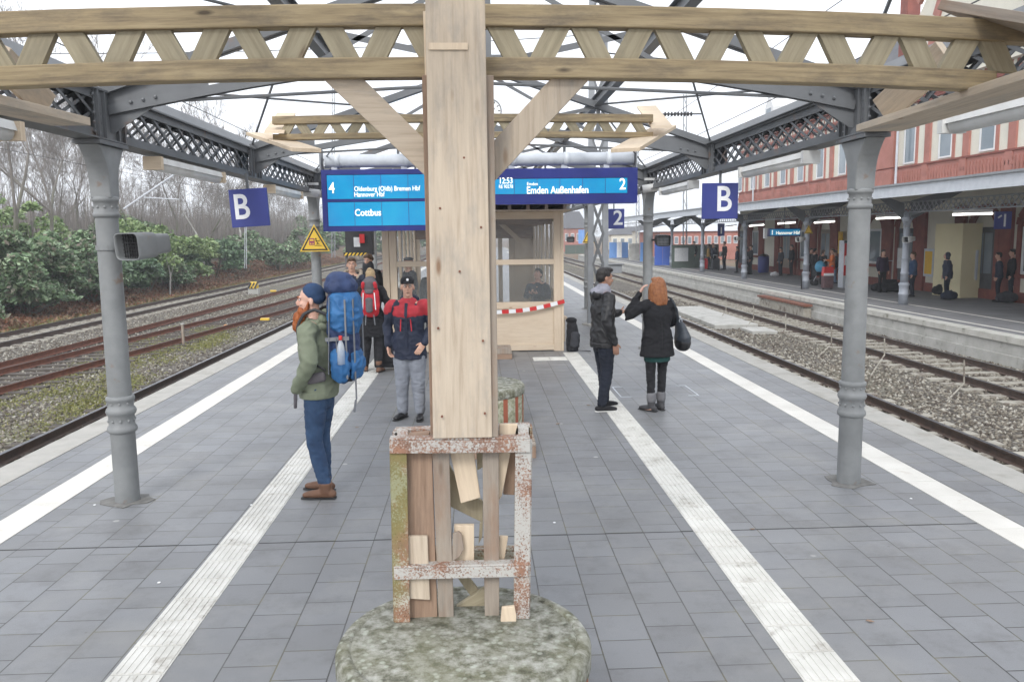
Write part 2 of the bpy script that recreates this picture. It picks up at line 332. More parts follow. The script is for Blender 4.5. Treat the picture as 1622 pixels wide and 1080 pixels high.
    def lathe(s, prof, c=(0, 0, 0), n=28):
        P = []; F = []; c = Vector(c); m = len(prof)
        for r, z in prof:
            for k in range(n):
                t = 2 * math.pi * k / n; P.append(c + Vector((r * math.cos(t), r * math.sin(t), z)))
        for i in range(m - 1):
            for k in range(n):
                k2 = (k + 1) % n; F.append((i * n + k, i * n + k2, (i + 1) * n + k2, (i + 1) * n + k))
        F.append(tuple(range(n))[::-1]); F.append(tuple((m - 1) * n + k for k in range(n)))
        return s.quadset(P, F)
    def build(s, name, m, parent=None, smooth=False, bevel=0, kind=None, fix=True):
        me = bpy.data.meshes.new(name); loc = Vector((0, 0, 0))
        if parent is not None:
            loc = parent.get('_o') and Vector(parent['_o']) or Vector((0, 0, 0))
        me.from_pydata([tuple(Vector(q) - loc) for q in s.v], [], s.f)
        ul = me.uv_layers.new(name='UVMap'); flat = [c for f in s.uv for q in f for c in q]
        ul.data.foreach_set('uv', flat)
        if fix:
            bm = bmesh.new(); bm.from_mesh(me); bmesh.ops.recalc_face_normals(bm, faces=bm.faces); bm.to_mesh(me); bm.free()
        if smooth: me.polygons.foreach_set('use_smooth', [True] * len(me.polygons))
        me.materials.append(MATS[m] if isinstance(m, str) else m)
        o = bpy.data.objects.new(name, me); COL.objects.link(o)
        if parent is not None: o.parent = parent
        if parent is not None: o['_o'] = tuple(loc)
        if bevel:
            b = o.modifiers.new('bevel', 'BEVEL'); b.width = bevel; b.segments = 2; b.limit_method = 'ANGLE'
        if smooth == 'auto':
            pass
        if kind: o['kind'] = kind
        return o
def thing(name, label, cat, loc=(0, 0, 0), group=None):
    o = bpy.data.objects.new(name, None); COL.objects.link(o); o.location = loc; o['_o'] = tuple(loc); o.empty_display_size = .2
    o['label'] = label; o['category'] = cat
    if group: o['group'] = group
    return o
def tag(o, label, cat, group=None):
    o['label'] = label; o['category'] = cat
    if group: o['group'] = group
    return o
def dup(root, loc, label, group=None, rotz=None, scale=None):
    def cp(o, par):
        c = o.copy(); COL.objects.link(c); c.parent = par
        for k in o.children: cp(k, c)
        return c
    r = cp(root, None); r.location = loc; r['label'] = label
    if rotz is not None: r.rotation_euler = (0, 0, rotz)
    if scale is not None: r.scale = scale if isinstance(scale, tuple) else (scale,) * 3
    if group: r['group'] = group
    return r
def plain(o):     # move a top-level mesh's data so nothing else is needed
    return o
def text(body, loc, size, m, parent=None, name='lettering', align='LEFT', off=0.0, rz=0, sx=1.0, th=.002):
    cu = bpy.data.curves.new('t', 'FONT'); cu.body = body; cu.size = size; cu.align_x = align; cu.align_y = 'BOTTOM_BASELINE'
    cu.offset = off; cu.extrude = th; cu.resolution_u = 4
    to = bpy.data.objects.new('t', cu); COL.objects.link(to); bpy.context.view_layer.update()
    dg = bpy.context.evaluated_depsgraph_get(); me = bpy.data.meshes.new_from_object(to.evaluated_get(dg))
    bpy.data.objects.remove(to); bpy.data.curves.remove(cu)
    pl = Vector(parent['_o']) if parent is not None and parent.get('_o') else Vector((0, 0, 0))
    me.transform(Matrix.Translation(Vector(loc) - pl) @ Matrix.Rotation(rz, 4, 'Z') @ Matrix.Rotation(R(90), 4, 'X') @ Matrix.Diagonal((sx, 1, 1, 1)))
    me.materials.clear(); me.materials.append(MATS[m]); o = bpy.data.objects.new(name, me); COL.objects.link(o)
    if parent is not None: o.parent = parent; o['_o'] = tuple(pl)
    return o
def npmesh(name, V, F, m, parent=None, smooth=False):
    me = bpy.data.meshes.new(name); V = np.asarray(V, dtype=np.float32); F = np.asarray(F, dtype=np.int32)
    me.vertices.add(len(V)); me.vertices.foreach_set('co', V.ravel())
    k = F.shape[1]; me.loops.add(F.size); me.loops.foreach_set('vertex_index', F.ravel())
    me.polygons.add(len(F)); me.polygons.foreach_set('loop_start', np.arange(0, F.size, k, dtype=np.int32))
    try: me.polygons.foreach_set('loop_total', np.full(len(F), k, dtype=np.int32))
    except Exception: pass
    me.update(calc_edges=True); me.validate()
    me.materials.append(MATS[m]); o = bpy.data.objects.new(name, me); COL.objects.link(o)
    if smooth: me.polygons.foreach_set('use_smooth', [True] * len(me.polygons))
    if parent is not None: o.parent = parent
    return o
rng = np.random.default_rng(5)
def leaves(C, size, aspect=.45, flat=0.0, up=None):
    """C: n x 3 centres -> small quads facing any way"""
    n = len(C); a = rng.normal(size=(n, 3)); a[:, 2] *= (1 - flat); a /= np.linalg.norm(a, axis=1)[:, None]
    b = rng.normal(size=(n, 3)); b[:, 2] *= (1 - flat * .7); b -= a * (a * b).sum(1)[:, None]; b /= np.linalg.norm(b, axis=1)[:, None]
    s = size * rng.uniform(.6, 1.4, size=(n, 1)); a = a * s; b = b * s * aspect
    V = np.stack([C - a, C + b, C + a, C - b], 1).reshape(-1, 3); F = np.arange(4 * n).reshape(-1, 4); return V, F
# ================================================================= SETTING
def struct(mb, name, m, **k):
    o = mb.build(name, m, **k); o['kind'] = 'structure'; return o
GZ = -0.93
# ground: one sheet to the horizon, with the wooded bank on the left
nx, ny = 130, 130
xs = np.concatenate([np.linspace(-480, -60, 22), np.linspace(-56, 20, 77), np.linspace(24, 480, 31)])
ys = np.concatenate([np.linspace(-60, 0, 8), np.linspace(1.5, 120, 92), np.linspace(130, 900, 30)])
XX, YY = np.meshgrid(xs, ys)
sm = lambda t: t * t * (3 - 2 * t)
edge = -17.9 + .012 * (YY - 30) + .5 * np.sin(YY * .21)
t = np.clip((edge - XX) / 7, 0, 1)
ZZ = GZ - .04 + 1.5 * sm(t) + .12 * np.sin(XX * .9 + YY * .37) * t + .08 * np.sin(XX * 2.1 - YY * 1.3) * t
V = np.stack([XX, YY, ZZ], -1).reshape(-1, 3); a = np.arange(len(ys) * len(xs)).reshape(len(ys), len(xs))
F = np.stack([a[:-1, :-1], a[:-1, 1:], a[1:, 1:], a[1:, :-1]], -1).reshape(-1, 4)
o = npmesh('ground', V, F, 'earth', smooth=True); o['kind'] = 'structure'
def gz(x, y):
    e = -17.9 + .012 * (y - 30) + .5 * math.sin(y * .21); t = min(max((e - x) / 7, 0), 1); return GZ - .04 + 1.5 * sm(t)
struct(MB().prism([(-16.6, -5, GZ), (-4.7, -5, GZ), (-4.7, 190, GZ), (-15.8, 190, GZ)], (0, 0, .004)), 'track_bed', 'ballast')
struct(MB().prism([(4.9, -5, GZ), (12.5, -5, GZ), (12.5, 190, GZ), (4.9, 190, GZ)], (0, 0, .004)), 'track_bed', 'ballast')
XL, XR, YE = -4.80, 5.0, 150
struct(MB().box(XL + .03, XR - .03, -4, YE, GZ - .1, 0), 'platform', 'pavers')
struct(MB().box(XL, XL + .36, -4, YE, -.16, .006), 'platform_edge', 'edge_strip')
struct(MB().box(XR - .37, XR, -4, YE, -.16, .006), 'platform_edge', 'edge_strip')
def strip(x0, x1, y0, y1, L, name, m, z=.005):
    b = MB(); y = y0
    while y < y1: b.box(x0 + random.uniform(-.002, .002), x1, y, min(y + L - .003, y1), -.02, z + random.uniform(0, .0012)); y += L
    return struct(b, name, m)
strip(XL + .90, XL + 1.19, -3, 110, .4, 'safety_line', 'line_white'); strip(3.82, 4.10, -3, 110, .4, 'safety_line', 'line_white')
def tact(x0, x1, y0, y1, cross=False):
    b = MB(); n = 7; y = y0
    if cross:
        w = (x1 - x0) / 2
        for i in range(2):
            a0 = x0 + i * w; b.box(a0, a0 + w - .004, y0, y1, -.02, .004)
            for k in range(8): b.box(a0 + .01, a0 + w - .014, y0 + .02 + k * (y1 - y0 - .03) / 8, y0 + .02 + (k + .5) * (y1 - y0 - .03) / 8, .004, .0085)
        return struct(b, 'tactile_strip', 'tactile')
    while y < y1:
        L = .3; j = random.uniform(-.002, .002); b.box(x0, x1, y, y + L - .006, -.02, .004 + j * .3)
        for k in range(n):
            xx = x0 + (x1 - x0) * (k + .25) / n; b.bar((xx + .009, y + .008, .0062), (xx + .009, y + L - .014, .0062), .021, .0046)
        y += L
    return struct(b, 'tactile_strip', 'tactile')
tact(1.605, 1.885, -1, 15.3); tact(-1.95, -1.67, -1, 42); tact(.98, 1.60, 14.55, 14.95, True)
# wide joint across the paving, filled joints round the columns
struct(MB().box(XL + .4, -1.96, 5.932, 5.942, -.02, .0015), 'paving_joint', 'black'); struct(MB().box(-1.66, 1.6, 5.932, 5.942, -.02, .0015), 'paving_joint', 'black'); struct(MB().box(1.89, 3.81, 5.932, 5.942, -.02, .0015), 'paving_joint', 'black')
# manhole cover outline beside the woman
b = MB(); g0 = gr(997, 612); 
for (x0, y0, x1, y1) in ((1.95, 11.1, 2.1, 11.12), (1.95, 11.85, 2.1, 11.87), (1.95, 11.12, 1.965, 11.85), (2.9, 11.1, 3.05, 11.12), (2.9, 11.85, 3.05, 11.87), (3.035, 11.12, 3.05, 11.85)): b.box(x0, x1, y0, y1, -.01, .004)
tag(b.build('cable_cover', 'galv'), 'pale metal frame of a square cable pit cover set in the paving beside the woman', 'manhole cover')

# small litter on the paving
for i, (px, py) in enumerate([(252, 923), (150, 800), (398, 800), (878, 188 + 640), (1443, 790), (620, 925), (560, 1005)]):
    p = gr(px, py); bb = MB()
    bb.lathe([(.001, .001), (.012, .004), (.010, .007), (.002, .008)], p, 7)
    if i < 5: tag(bb.build('chewing_gum', 'sign_white'), 'pale spot of chewing gum trodden flat on the grey slabs', 'litter', 'trodden spots on the paving')

for i in range(14):
    x, y = random.uniform(-4, 4.4), random.uniform(3.6, 12); a = random.uniform(0, 6); r_ = random.uniform(.02, .035); bb = MB()
    bb.prism([(x + r_ * math.cos(a + q) * k, y + r_ * math.sin(a + q) * k, .007) for q, k in ((0, 1), (1.2, .45), (2.6, .6), (3.6, .9), (5, .5))], (0, 0, .002))
    tag(bb.build('dead_leaf', 'wood_brown'), 'small brown dead leaf lying on the paving', 'leaf', 'dead leaves on the paving')
# ---------------------------------------------------------------- railway tracks
RAILP = [(-.036, .15), (-.036, .128), (-.01, .115), (-.01, .03), (-.07, .012), (-.07, 0), (.07, 0), (.07, .012), (.01, .03), (.01, .115), (.036, .128), (.036, .15)]
def rail_mb(path, z):
    b = MB(); n = len(RAILP); P = []; F = []
    for i, (x, y) in enumerate(path):
        x0, y0 = path[max(i - 1, 0)]; x1, y1 = path[min(i + 1, len(path) - 1)]; d = Vector((x1 - x0, y1 - y0, 0)).normalized(); s_ = Vector((d.y, -d.x, 0))
        for a, h in RAILP: P.append(Vector((x, y, z)) + s_ * a + Vector((0, 0, h)))
    for i in range(len(path) - 1):
        for k in range(n - 1): F.append((i * n + k, (i + 1) * n + k, (i + 1) * n + k + 1, i * n + k + 1))
    top = MB(); b.quadset(P, F)
    PT = []; FT = []
    for i, (x, y) in enumerate(path): PT += [(x - .034, y, z + .1515), (x + .034, y, z + .1515)]
    for i in range(len(path) - 1): FT.append((2 * i, 2 * i + 1, 2 * i + 3, 2 * i + 2))
    top.quadset(PT, FT); return b, top
def track(label, L, Rr, y0, y1, slm, railm='rail', gap=.62, ends=.52, stop=110, topm='rail_top'):
    """L, Rr: functions y -> x of the two rails"""
    t = thing('railway_track', label, 'railway track', (L(y0), y0, GZ))
    ysamp = list(np.linspace(y0, y1, 40))
    for fn in (L, Rr):
        b, tp = rail_mb([(fn(y), y) for y in ysamp], GZ + .03)
        r = b.build('rail', railm, t); tp.build('rail_head', topm, r)
    y = y0; k = 0; proto = None
    while y < min(y1, stop) and k < 100:
        a, c = L(y), Rr(y); bb = MB()
        bb.bar((a - ends, y, GZ + .0), (c + ends, y, GZ + .0), .25, .09)
        o = bb.build('sleeper', slm, t)
        k += 1; y += gap + random.uniform(-.02, .02) + (0.0 if y < 45 else .5)
    return t
lin = lambda x0, y0, x1, y1: (lambda y: x0 + (x1 - x0) * (y - y0) / (y1 - y0))
def curve(pts):
    Y = [q[1] for q in pts]; X = [q[0] for q in pts]; return lambda y: float(np.interp(y, Y, X))
track('shiny rails just beyond the right-hand platform edge', lin(5.72, 0, 5.66, 150), lin(7.16, 0, 7.1, 150), 1, 150, 'sleeper_conc')
track('rusty rails right below the pale wall of the station building platform', lin(10.0, 0, 9.92, 150), lin(11.44, 0, 11.36, 150), 8, 150, 'sleeper_conc', railm='rail')
track('shiny rails just beyond the left-hand platform edge', lin(-6.85, 8, -6.45, 90), lin(-5.41, 8, -5.01, 90), 1, 150, 'sleeper_wood')
A = curve([(-10.9, 6), (-10.0, 17), (-8.05, 36), (-7.2, 60), (-6.9, 150)])
B = curve([(-12.35, 6), (-11.43, 19), (-9.5, 38), (-8.65, 62), (-8.35, 150)])
track('rusty red rails curving in the middle of the left-hand tracks', lambda y: B(y), lambda y: A(y), 5, 150, 'sleeper_wood', 'rail_rust', topm='rail')
C_ = curve([(-12.0, 6), (-11.95, 20), (-11.2, 48), (-11, 150)])
bm_, tp_ = rail_mb([(C_(y), y) for y in np.linspace(12, 120, 30)], GZ + .034)
t = tag(bm_.build('switch_rail', 'rail_rust'), 'third rusty rail splitting off to the left from the curving rusty track', 'railway rail')
track('farthest track on the left, running along the foot of the bushes', lin(-15.7, 26, -15.4, 78), lin(-14.27, 26, -13.97, 78), 10, 150, 'sleeper_conc')
# loose stones where the ballast is near enough to see them
def stones(n, xr, yr, s, excl=()):
    x = rng.uniform(*xr, n); u = rng.uniform(0, 1, n) ** 1.6; y = yr[0] + u * (yr[1] - yr[0])
    c = np.stack([x, y, np.full(n, GZ + .01)], 1); sz = rng.uniform(.5, 1.3, (n, 1)) * s
    base = np.array([[1, 0, 0], [-.3, .9, 0], [-.7, -.8, 0], [0, 0, .8], [.3, .3, -.6]])
    ax = rng.uniform(0, 6.28, n); ca, sa = np.cos(ax), np.sin(ax)
    V = []
    for k in range(5):
        q = base[k] + rng.normal(scale=.18, size=(n, 3)); V.append(np.stack([q[:, 0] * ca - q[:, 1] * sa, q[:, 0] * sa + q[:, 1] * ca, q[:, 2]], 1) * sz + c)
    V = np.stack(V, 1).reshape(-1, 3); f = np.array([[0, 1, 3], [1, 2, 3], [2, 0, 3], [1, 0, 4], [2, 1, 4], [0, 2, 4]])
    F = (np.arange(n)[:, None, None] * 5 + f[None]).reshape(-1, 3); return V, F
V1, F1 = stones(26000, (5.0, 12.2), (9, 45), .042); V2, F2 = stones(26000, (-15.9, -4.9), (9, 50), .042)
o = npmesh('ballast_stones', np.concatenate([V1, V2]), np.concatenate([F1, F2 + len(V1)]), 'stone'); o['kind'] = 'stuff'; o['label'] = 'loose grey and brown ballast stones lying round the rails'; o['category'] = 'gravel'
# dry yellow-green moss between the left tracks
n = 22000; cc = rng.uniform(0, 1, (60, 2)) * np.array([2.6, 18]) + np.array([-9.7, 12]); ii = rng.integers(0, 60, n); x = cc[ii, 0] + rng.normal(scale=.22, size=n); y = cc[ii, 1] + rng.normal(scale=.55, size=n); V, F = leaves(np.stack([x - (y - 14) * .08, y, GZ + rng.uniform(.01, .05, n)], 1), .03, .3)
o = npmesh('moss', V, F, 'grass'); o['kind'] = 'stuff'; o['label'] = 'yellow-green moss and grass on the ballast left of the platform'; o['category'] = 'moss'

# ---------------------------------------------------------------- station building platform
P1 = -.25; XE = 12.35
b = MB(); b.box(XE + .03, 18.6, 8, 100, GZ - .1, P1); struct(b, 'side_platform', 'asphalt_p1')
b = MB(); y = 8
while y < 100: b.box(XE - .06, XE + .36, y, y + .985, P1 - .14, P1 + .006 + random.uniform(0, .004)); y += 1
struct(b, 'platform_coping', 'coping')
b = MB(); y = 8
while y < 100:
    b.box(XE - .10, XE + .04, y, y + 1.985, GZ - .1, P1 - .42); b.box(XE - .02, XE + .04, y + .5, y + 2.49, P1 - .415, P1 - .145); y += 2
struct(b, 'platform_wall', 'concrete')
struct(MB().box(XE + .75, XE + .87, 8, 100, P1 - .1, P1 + .004), 'safety_line', 'line_white')
struct(MB().box(XE + 2.1, XE + 2.2, 8, 90, P1 - .1, P1 + .004), 'safety_line', 'line_white')
# old stone trough let into the platform wall
g = gr(1240, 505, GZ)
b = MB(); b.box(11.95, 12.25, 29.6, 34.4, GZ - .1, GZ + .42); o1 = thing('stone_trough', 'reddish brown stone trough standing against the pale platform wall', 'trough', (12, 29, GZ))
b.build('body', 'sleeper_conc', o1, bevel=.03); MB().box(11.9, 12.24, 29.5, 34.5, GZ + .425, GZ + .5).build('rim', 'rail_rust', o1)
# flat concrete slabs between the two right-hand tracks
for i, (x0, x1, y0, y1, lb) in enumerate([(7.75, 9.2, 26.5, 33.5, 'wide flat concrete slab lying between the right-hand tracks'), (8.5, 9.3, 25.0, 26.2, 'small concrete slab in front of the wide one between the right-hand tracks')]):
    tag(MB().box(x0, x1, y0, y1, GZ, GZ + .16 - i * .05).build('concrete_slab', 'concrete', bevel=.02), lb, 'concrete slab')
# bent steel stakes between the tracks
for i, (vx, vt, vb, fx, fy) in enumerate([(1527, 570, 607, 1499, 636), (1401, 536, 562, 1378, 597), (1317, 517, 545, 1295, 566), (1244.5, 497, 520, 1228, 541), (1193.5, 484, 504, 1179, 522), (1150, 474, 493, 1137, 508)]):
    f = gr(fx, fy, GZ); Y = f.y + .45
    a = at(vx, vb, Y); tp = at(vx, vt, Y); b = MB().tube([f, a, tp], .016, 6)
    tag(b.build('bent_stake', 'sleeper_conc'), 'bent steel stake leaning between the right-hand tracks, %s from the near end' % ['one', 'two', 'three', 'four', 'five', 'six'][i], 'stake', 'bent stakes between the right-hand tracks')
# ================================================================= CANOPY STEELWORK on our platform
CX = (-3.08, 3.31); CY = [7.05, 15.9, 24.7, 33.5, 42.3]; FY = [2.6, 7.05, 11.5, 15.9, 20.3, 24.7, 29.1, 33.5, 37.9, 42.3]
def col_label(side, i):
    s = ('left', 'right')[side]
    return ['grey cast iron column nearest the camera on the %s, with two ringed collars' % s, 'second grey cast iron column on the %s, %s' % (s, ('carrying the yellow warning triangle', 'behind the red-haired woman')[side]),
            'third grey cast iron column along the %s row' % s, 'fourth grey cast iron column along the %s row' % s, 'fifth and farthest grey column of the %s row' % s][i]
def make_column(x, y, lab):
    t = thing('iron_column', lab, 'column', (x, y, 0), 'canopy columns on the middle platform'); o = (x, y, 0)
    MB().lathe([(0.1015, -.02), (0.1001, .62), (0.1050, .63)], o, 24).build('base', 'cast_iron', t, smooth=True).modifiers.new('e', 'EDGE_SPLIT')
    r = [(0.1050, .61), (0.1176, .62), (0.1225, .64), (0.1176, .66), (0.1050, .675), (0.1050, .76), (0.1155, .77), (0.1246, .795), (0.1155, .82), (0.1050, .83), (0.1050, .88), (0.1141, .89), (0.1176, .905), (0.1141, .92), (0.0980, .93)]
    MB().lathe(r, o, 24).build('lower_collar', 'cast_iron', t, smooth=True)
    MB().lathe([(0.0966, .92), (0.0896, 2.44)], o, 24).build('shaft', 'cast_iron', t, smooth=True).modifiers.new('e', 'EDGE_SPLIT')
    MB().lathe([(0.0896, 2.43), (0.1022, 2.44), (0.1050, 2.455), (0.1022, 2.47), (0.0931, 2.475), (0.0931, 2.56), (0.1036, 2.565), (0.1064, 2.585), (0.1022, 2.6), (0.0896, 2.605)], o, 24).build('upper_collar', 'cast_iron', t, smooth=True)
    b = MB(); P = []
    for k in range(10): a = k / 9; P.append((.086 + .155 * (a ** 3.0), 2.59 + .42 * a))
    poly = [(x - .085, y - w, z) for w, z in P] + [(x - .085, y + w, z) for w, z in P[::-1]]
    b.prism(poly[::-1], (.17, 0, 0)); b.build('capital', 'cast_iron', t, bevel=.01)
    MB().box(x - .11, x + .11, y - .27, y + .27, 3.012, 3.045).build('cap_plate', 'steel', t)
    b = MB()
    for k in range(10):
        an = 2 * math.pi * k / 10; q = Vector((x + .105 * math.cos(an), y + .105 * math.sin(an), 0))
        b.ell(q + Vector((0, 0, .718)), .014, None, 6, 4); b.ell(q + Vector((0, 0, .867)), .011, None, 6, 4); b.ell(Vector((x + .093 * math.cos(an), y + .093 * math.sin(an), 2.518)), .013, None, 6, 4)
    b.build('rivets', 'cast_iron', t)
    P = [(x + r_ * math.cos(q), y + r_ * math.sin(q), .001) for q, r_ in ((k * .449, random.uniform(.15, .24)) for k in range(14))]
    MB().prism(P, (0, 0, .005)).build('mortar_bed', 'mortar', t)
    return t
for s in (0, 1):
    base = None
    for i, y in enumerate(CY):
        if base is None: base = make_column(CX[s], y, col_label(s, i))
        else: dup(base, (CX[s], y, 0), col_label(s, i))
# longitudinal lattice girders
def lattice(b, x, y0, y1, z0, z1, pitch, w=.035, th=.008):
    n = max(1, round((y1 - y0) / pitch)); d = (y1 - y0) / n
    for k in range(-1, n + 1):
        for sg in (0, 1):
            ya = y0 + k * d; yb = ya + 2 * d
            za, zb = (z0, z1) if sg == 0 else (z1, z0); a = Vector((x + (sg * 2 - 1) * th, ya, za)); c = Vector((x + (sg * 2 - 1) * th, yb, zb))
            if ya < y0: f = (y0 - ya) / (yb - ya); a = a.lerp(c, f)
            if yb > y1: f = (y1 - ya) / (yb - ya); c = Vector((a.x, y1, za + (zb - za) * f)) if ya >= y0 else c
            b.bar(a, c, w, th, (1, 0, 0)) if False else b.bar(a, c, th, w)
for s in (0, 1):
    x = CX[s]; sg = -1 if s == 0 else 1; ya, yb = -.5, 44
    t = thing('lattice_girder', ('long riveted steel lattice girder along the left row of columns', 'long riveted steel lattice girder along the right row of columns')[s], 'girder', (x, 7, 3), 'lattice girders of the canopy')
    b = MB(); b.box(x - .11, x + .11, ya, yb, 3.05, 3.062); b.box(x - .075, x - .063, ya, yb, 3.064, 3.13); b.box(x + .063, x + .075, ya, yb, 3.064, 3.13); b.build('bottom_chord', 'steel', t)
    b = MB(); b.box(x - .11, x + .11, ya, yb, 3.43, 3.445); b.box(x - .075, x - .063, ya, yb, 3.36, 3.428); b.box(x + .063, x + .075, ya, yb, 3.36, 3.428)
    b.build('top_chord', 'steel', t)
    b = MB(); b.prism([(x + sg * .02, ya, 3.449), (x + sg * .05, ya, 3.449), (x + sg * .16, ya, 3.63), (x + sg * .13, ya, 3.63)], (0, yb - ya, 0)); b.box(x - .14, x + .02, ya, yb, 3.449, 3.457); b.build('gutter_plate', 'steel', t)
    b = MB(); fr = [ya] + [q for q in FY if q > ya] + [yb]
    for i in range(len(FY) - 1):
        y0, y1 = FY[i] + .26, FY[i + 1] - .26
        b = MB()
        if y0 < 26: lattice(b, x - .055, y0, y1, 3.10, 3.40, .32, .026, .006); lattice(b, x + .055, y0, y1, 3.10, 3.40, .32, .026, .006)
        else: lattice(b, x, y0, y1, 3.10, 3.40, .3, .05)
        b.build('lattice', 'steel', t)
    rv = MB()
    for y in FY:
        b = MB()
        if y in CY: b.box(x - .062, x + .062, y - .1, y + .1, 3.064, 3.427)
        b.box(x - .085, x - .076, y - .27, y + .27, 3.064, 3.427); b.box(x + .076, x + .085, y - .27, y + .27, 3.064, 3.427)
        for dy in (-.24, -.12, .12, .24): b.box(x - .11, x - .086, y + dy - .012, y + dy + .012, 3.064, 3.427); b.box(x + .086, x + .11, y + dy - .012, y + dy + .012, 3.064, 3.427)
        if y < 14:
            for dy in (-.19, .19, .29, -.29):
                for k in range(5):
                    for q in (-.087, .087): rv.ell((x + q, y + dy, 3.1 + k * .072), .014, None, 6, 4)
        b.build('column_plates', 'steel', t)
    rv.build('rivets', 'steel', t)
# transverse roof trusses: tie, rafters, struts, rods (roof covering is gone)
x0, x1 = CX; xm = (x0 + x1) / 2
words = ['first', 'second', 'third', 'fourth', 'fifth', 'sixth', 'seventh', 'eighth', 'ninth', 'tenth']
for i, y in enumerate(FY):
    t = thing('roof_truss', 'open grey steel roof truss spanning the platform, %s in the row from the camera' % words[i] if i != 1 else 'open grey steel roof truss springing from the two nearest columns', 'roof truss', (xm, y, 3.4), 'roof trusses of the stripped canopy')
    AP = Vector((xm, y, 4.5)); fn = MB()
    for sg, xe in ((1, x0), (-1, x1)):
        e = Vector((xe + sg * .09, y, 3.42)); q1 = Vector((xe + sg * 1.6, y, 3.59)); mdl = Vector((xm, y, 3.68))
        b = MB(); pr = e
        for k in range(1, 9):
            f = k / 8; q = Vector((e.x + (xm - sg * .02 - e.x) * f, y, 3.30 + .38 * math.sin(f * math.pi / 2)))
            if k == 1: pr = Vector((e.x, y, 3.30))
            for dy in (-.03, .03): b.bar(pr + Vector((0, dy, 0)), q + Vector((0, dy, 0)), .012, .075)
            pr = q
        b.build('tie', 'steel', t)
        rb = MB(); a = Vector((xe + sg * .05, y, 3.46))
        for dy in (-.035, .035): rb.bar(a + Vector((0, dy, 0)), AP + Vector((-sg * .02, dy, 0)), .05, .085)
        rb.build('rafter', 'steel', t)
        g = MB(); g.prism([(xe + sg * .08, y - .006, 3.12), (xe + sg * .12, y - .006, 3.12), (xe + sg * .5, y - .006, 3.36), (xe + sg * .9, y - .006, 3.44), (xe + sg * .9, y - .006, 3.60), (xe + sg * .45, y - .006, 3.56), (xe + sg * .08, y - .006, 3.44)], (0, .012, 0)); g.build('gusset', 'steel', t)
        P1_ = Vector((xe + sg * 1.62, y, 3.97)); T1 = Vector((xe + sg * 1.62, y, 3.575)); 
        w = MB(); w.bar(P1_, T1, .05, .05, (0, 1, 0)); w.bar(P1_, Vector((xm - sg * .15, y, 3.68)), .012, .05); w.bar(Vector((xm, y, 4.45)), T1, .012, .04); w.build('strut', 'steel', t)
        MB().tube([Vector((xe + sg * .3, y, 3.36)), Vector((xm, y, 3.5)),], .014, 6).build('tie_rod', 'steel', t)
        if y < 12:
            rv = MB()
            for k in range(3):
                for dz in (0,): rv.ell((xe + sg * (.28 + .1 * k), y - .042, 3.36 + .02 * k), .016, None, 6, 4)
            rv.build('rivets', 'steel', t)
    MB().bar(Vector((xm, y - .02, 3.66)), AP, .06, .05, (0, 1, 0)).build('king_post', 'steel', t)
    MB().box(xm - .3, xm + .3, y - .05, y - .04, 3.58, 3.72).build('centre_plate', 'steel', t)
for k, (x, z, lb) in enumerate([(-1.46, 4.05, 'long roof purlin left of the ridge of the stripped canopy'), (1.68, 4.05, 'long roof purlin right of the ridge of the stripped canopy'), (xm, 4.58, 'ridge purlin along the top of the stripped canopy')]):
    t = thing('roof_purlin', lb, 'purlin', (x, 7, z), 'purlins of the stripped canopy'); yb = 43
    MB().box(x - .05, x + .05, -2, yb, z + .06, z + .07).build('top_flange', 'steel', t); MB().box(x - .008, x + .008, -2, yb, z - .06, z + .058).build('web', 'steel', t); MB().box(x - .05, x + .05, -2, yb, z - .072, z - .062).build('bottom_flange', 'steel', t)
n = 0
for a, c, y0, y1, nm in [(1.68, 3.25, 7.05, 11.5, 'right'), (3.25, 1.68, 7.05, 11.5, 'right'), (-1.46, -3.02, 7.05, 11.5, 'left'), (-3.02, -1.46, 7.05, 11.5, 'left'), (-1.46, -3.02, 11.5, 15.9, 'left'), (1.68, 3.25, 11.5, 15.9, 'right'), (1.68, 3.25, 2.6, 7.05, 'right'), (-3.02, -1.46, 2.6, 7.05, 'left')]:
    zz = lambda x: 3.5 if abs(x) > 3 else 4.0
    b = MB().tube([(a, y0, zz(a)), (c, y1, zz(c))], .013, 6); n += 1
    tag(b.build('bracing_rod', 'steel'), 'thin steel rod bracing the %s roof slope, %s bay' % (nm, {2.6: 'nearest', 7.05: 'second', 11.5: 'third'}[y0]) + (', rising away' if abs(a) > abs(c) else ', falling away'), 'bracing rod', 'wind bracing rods of the canopy')
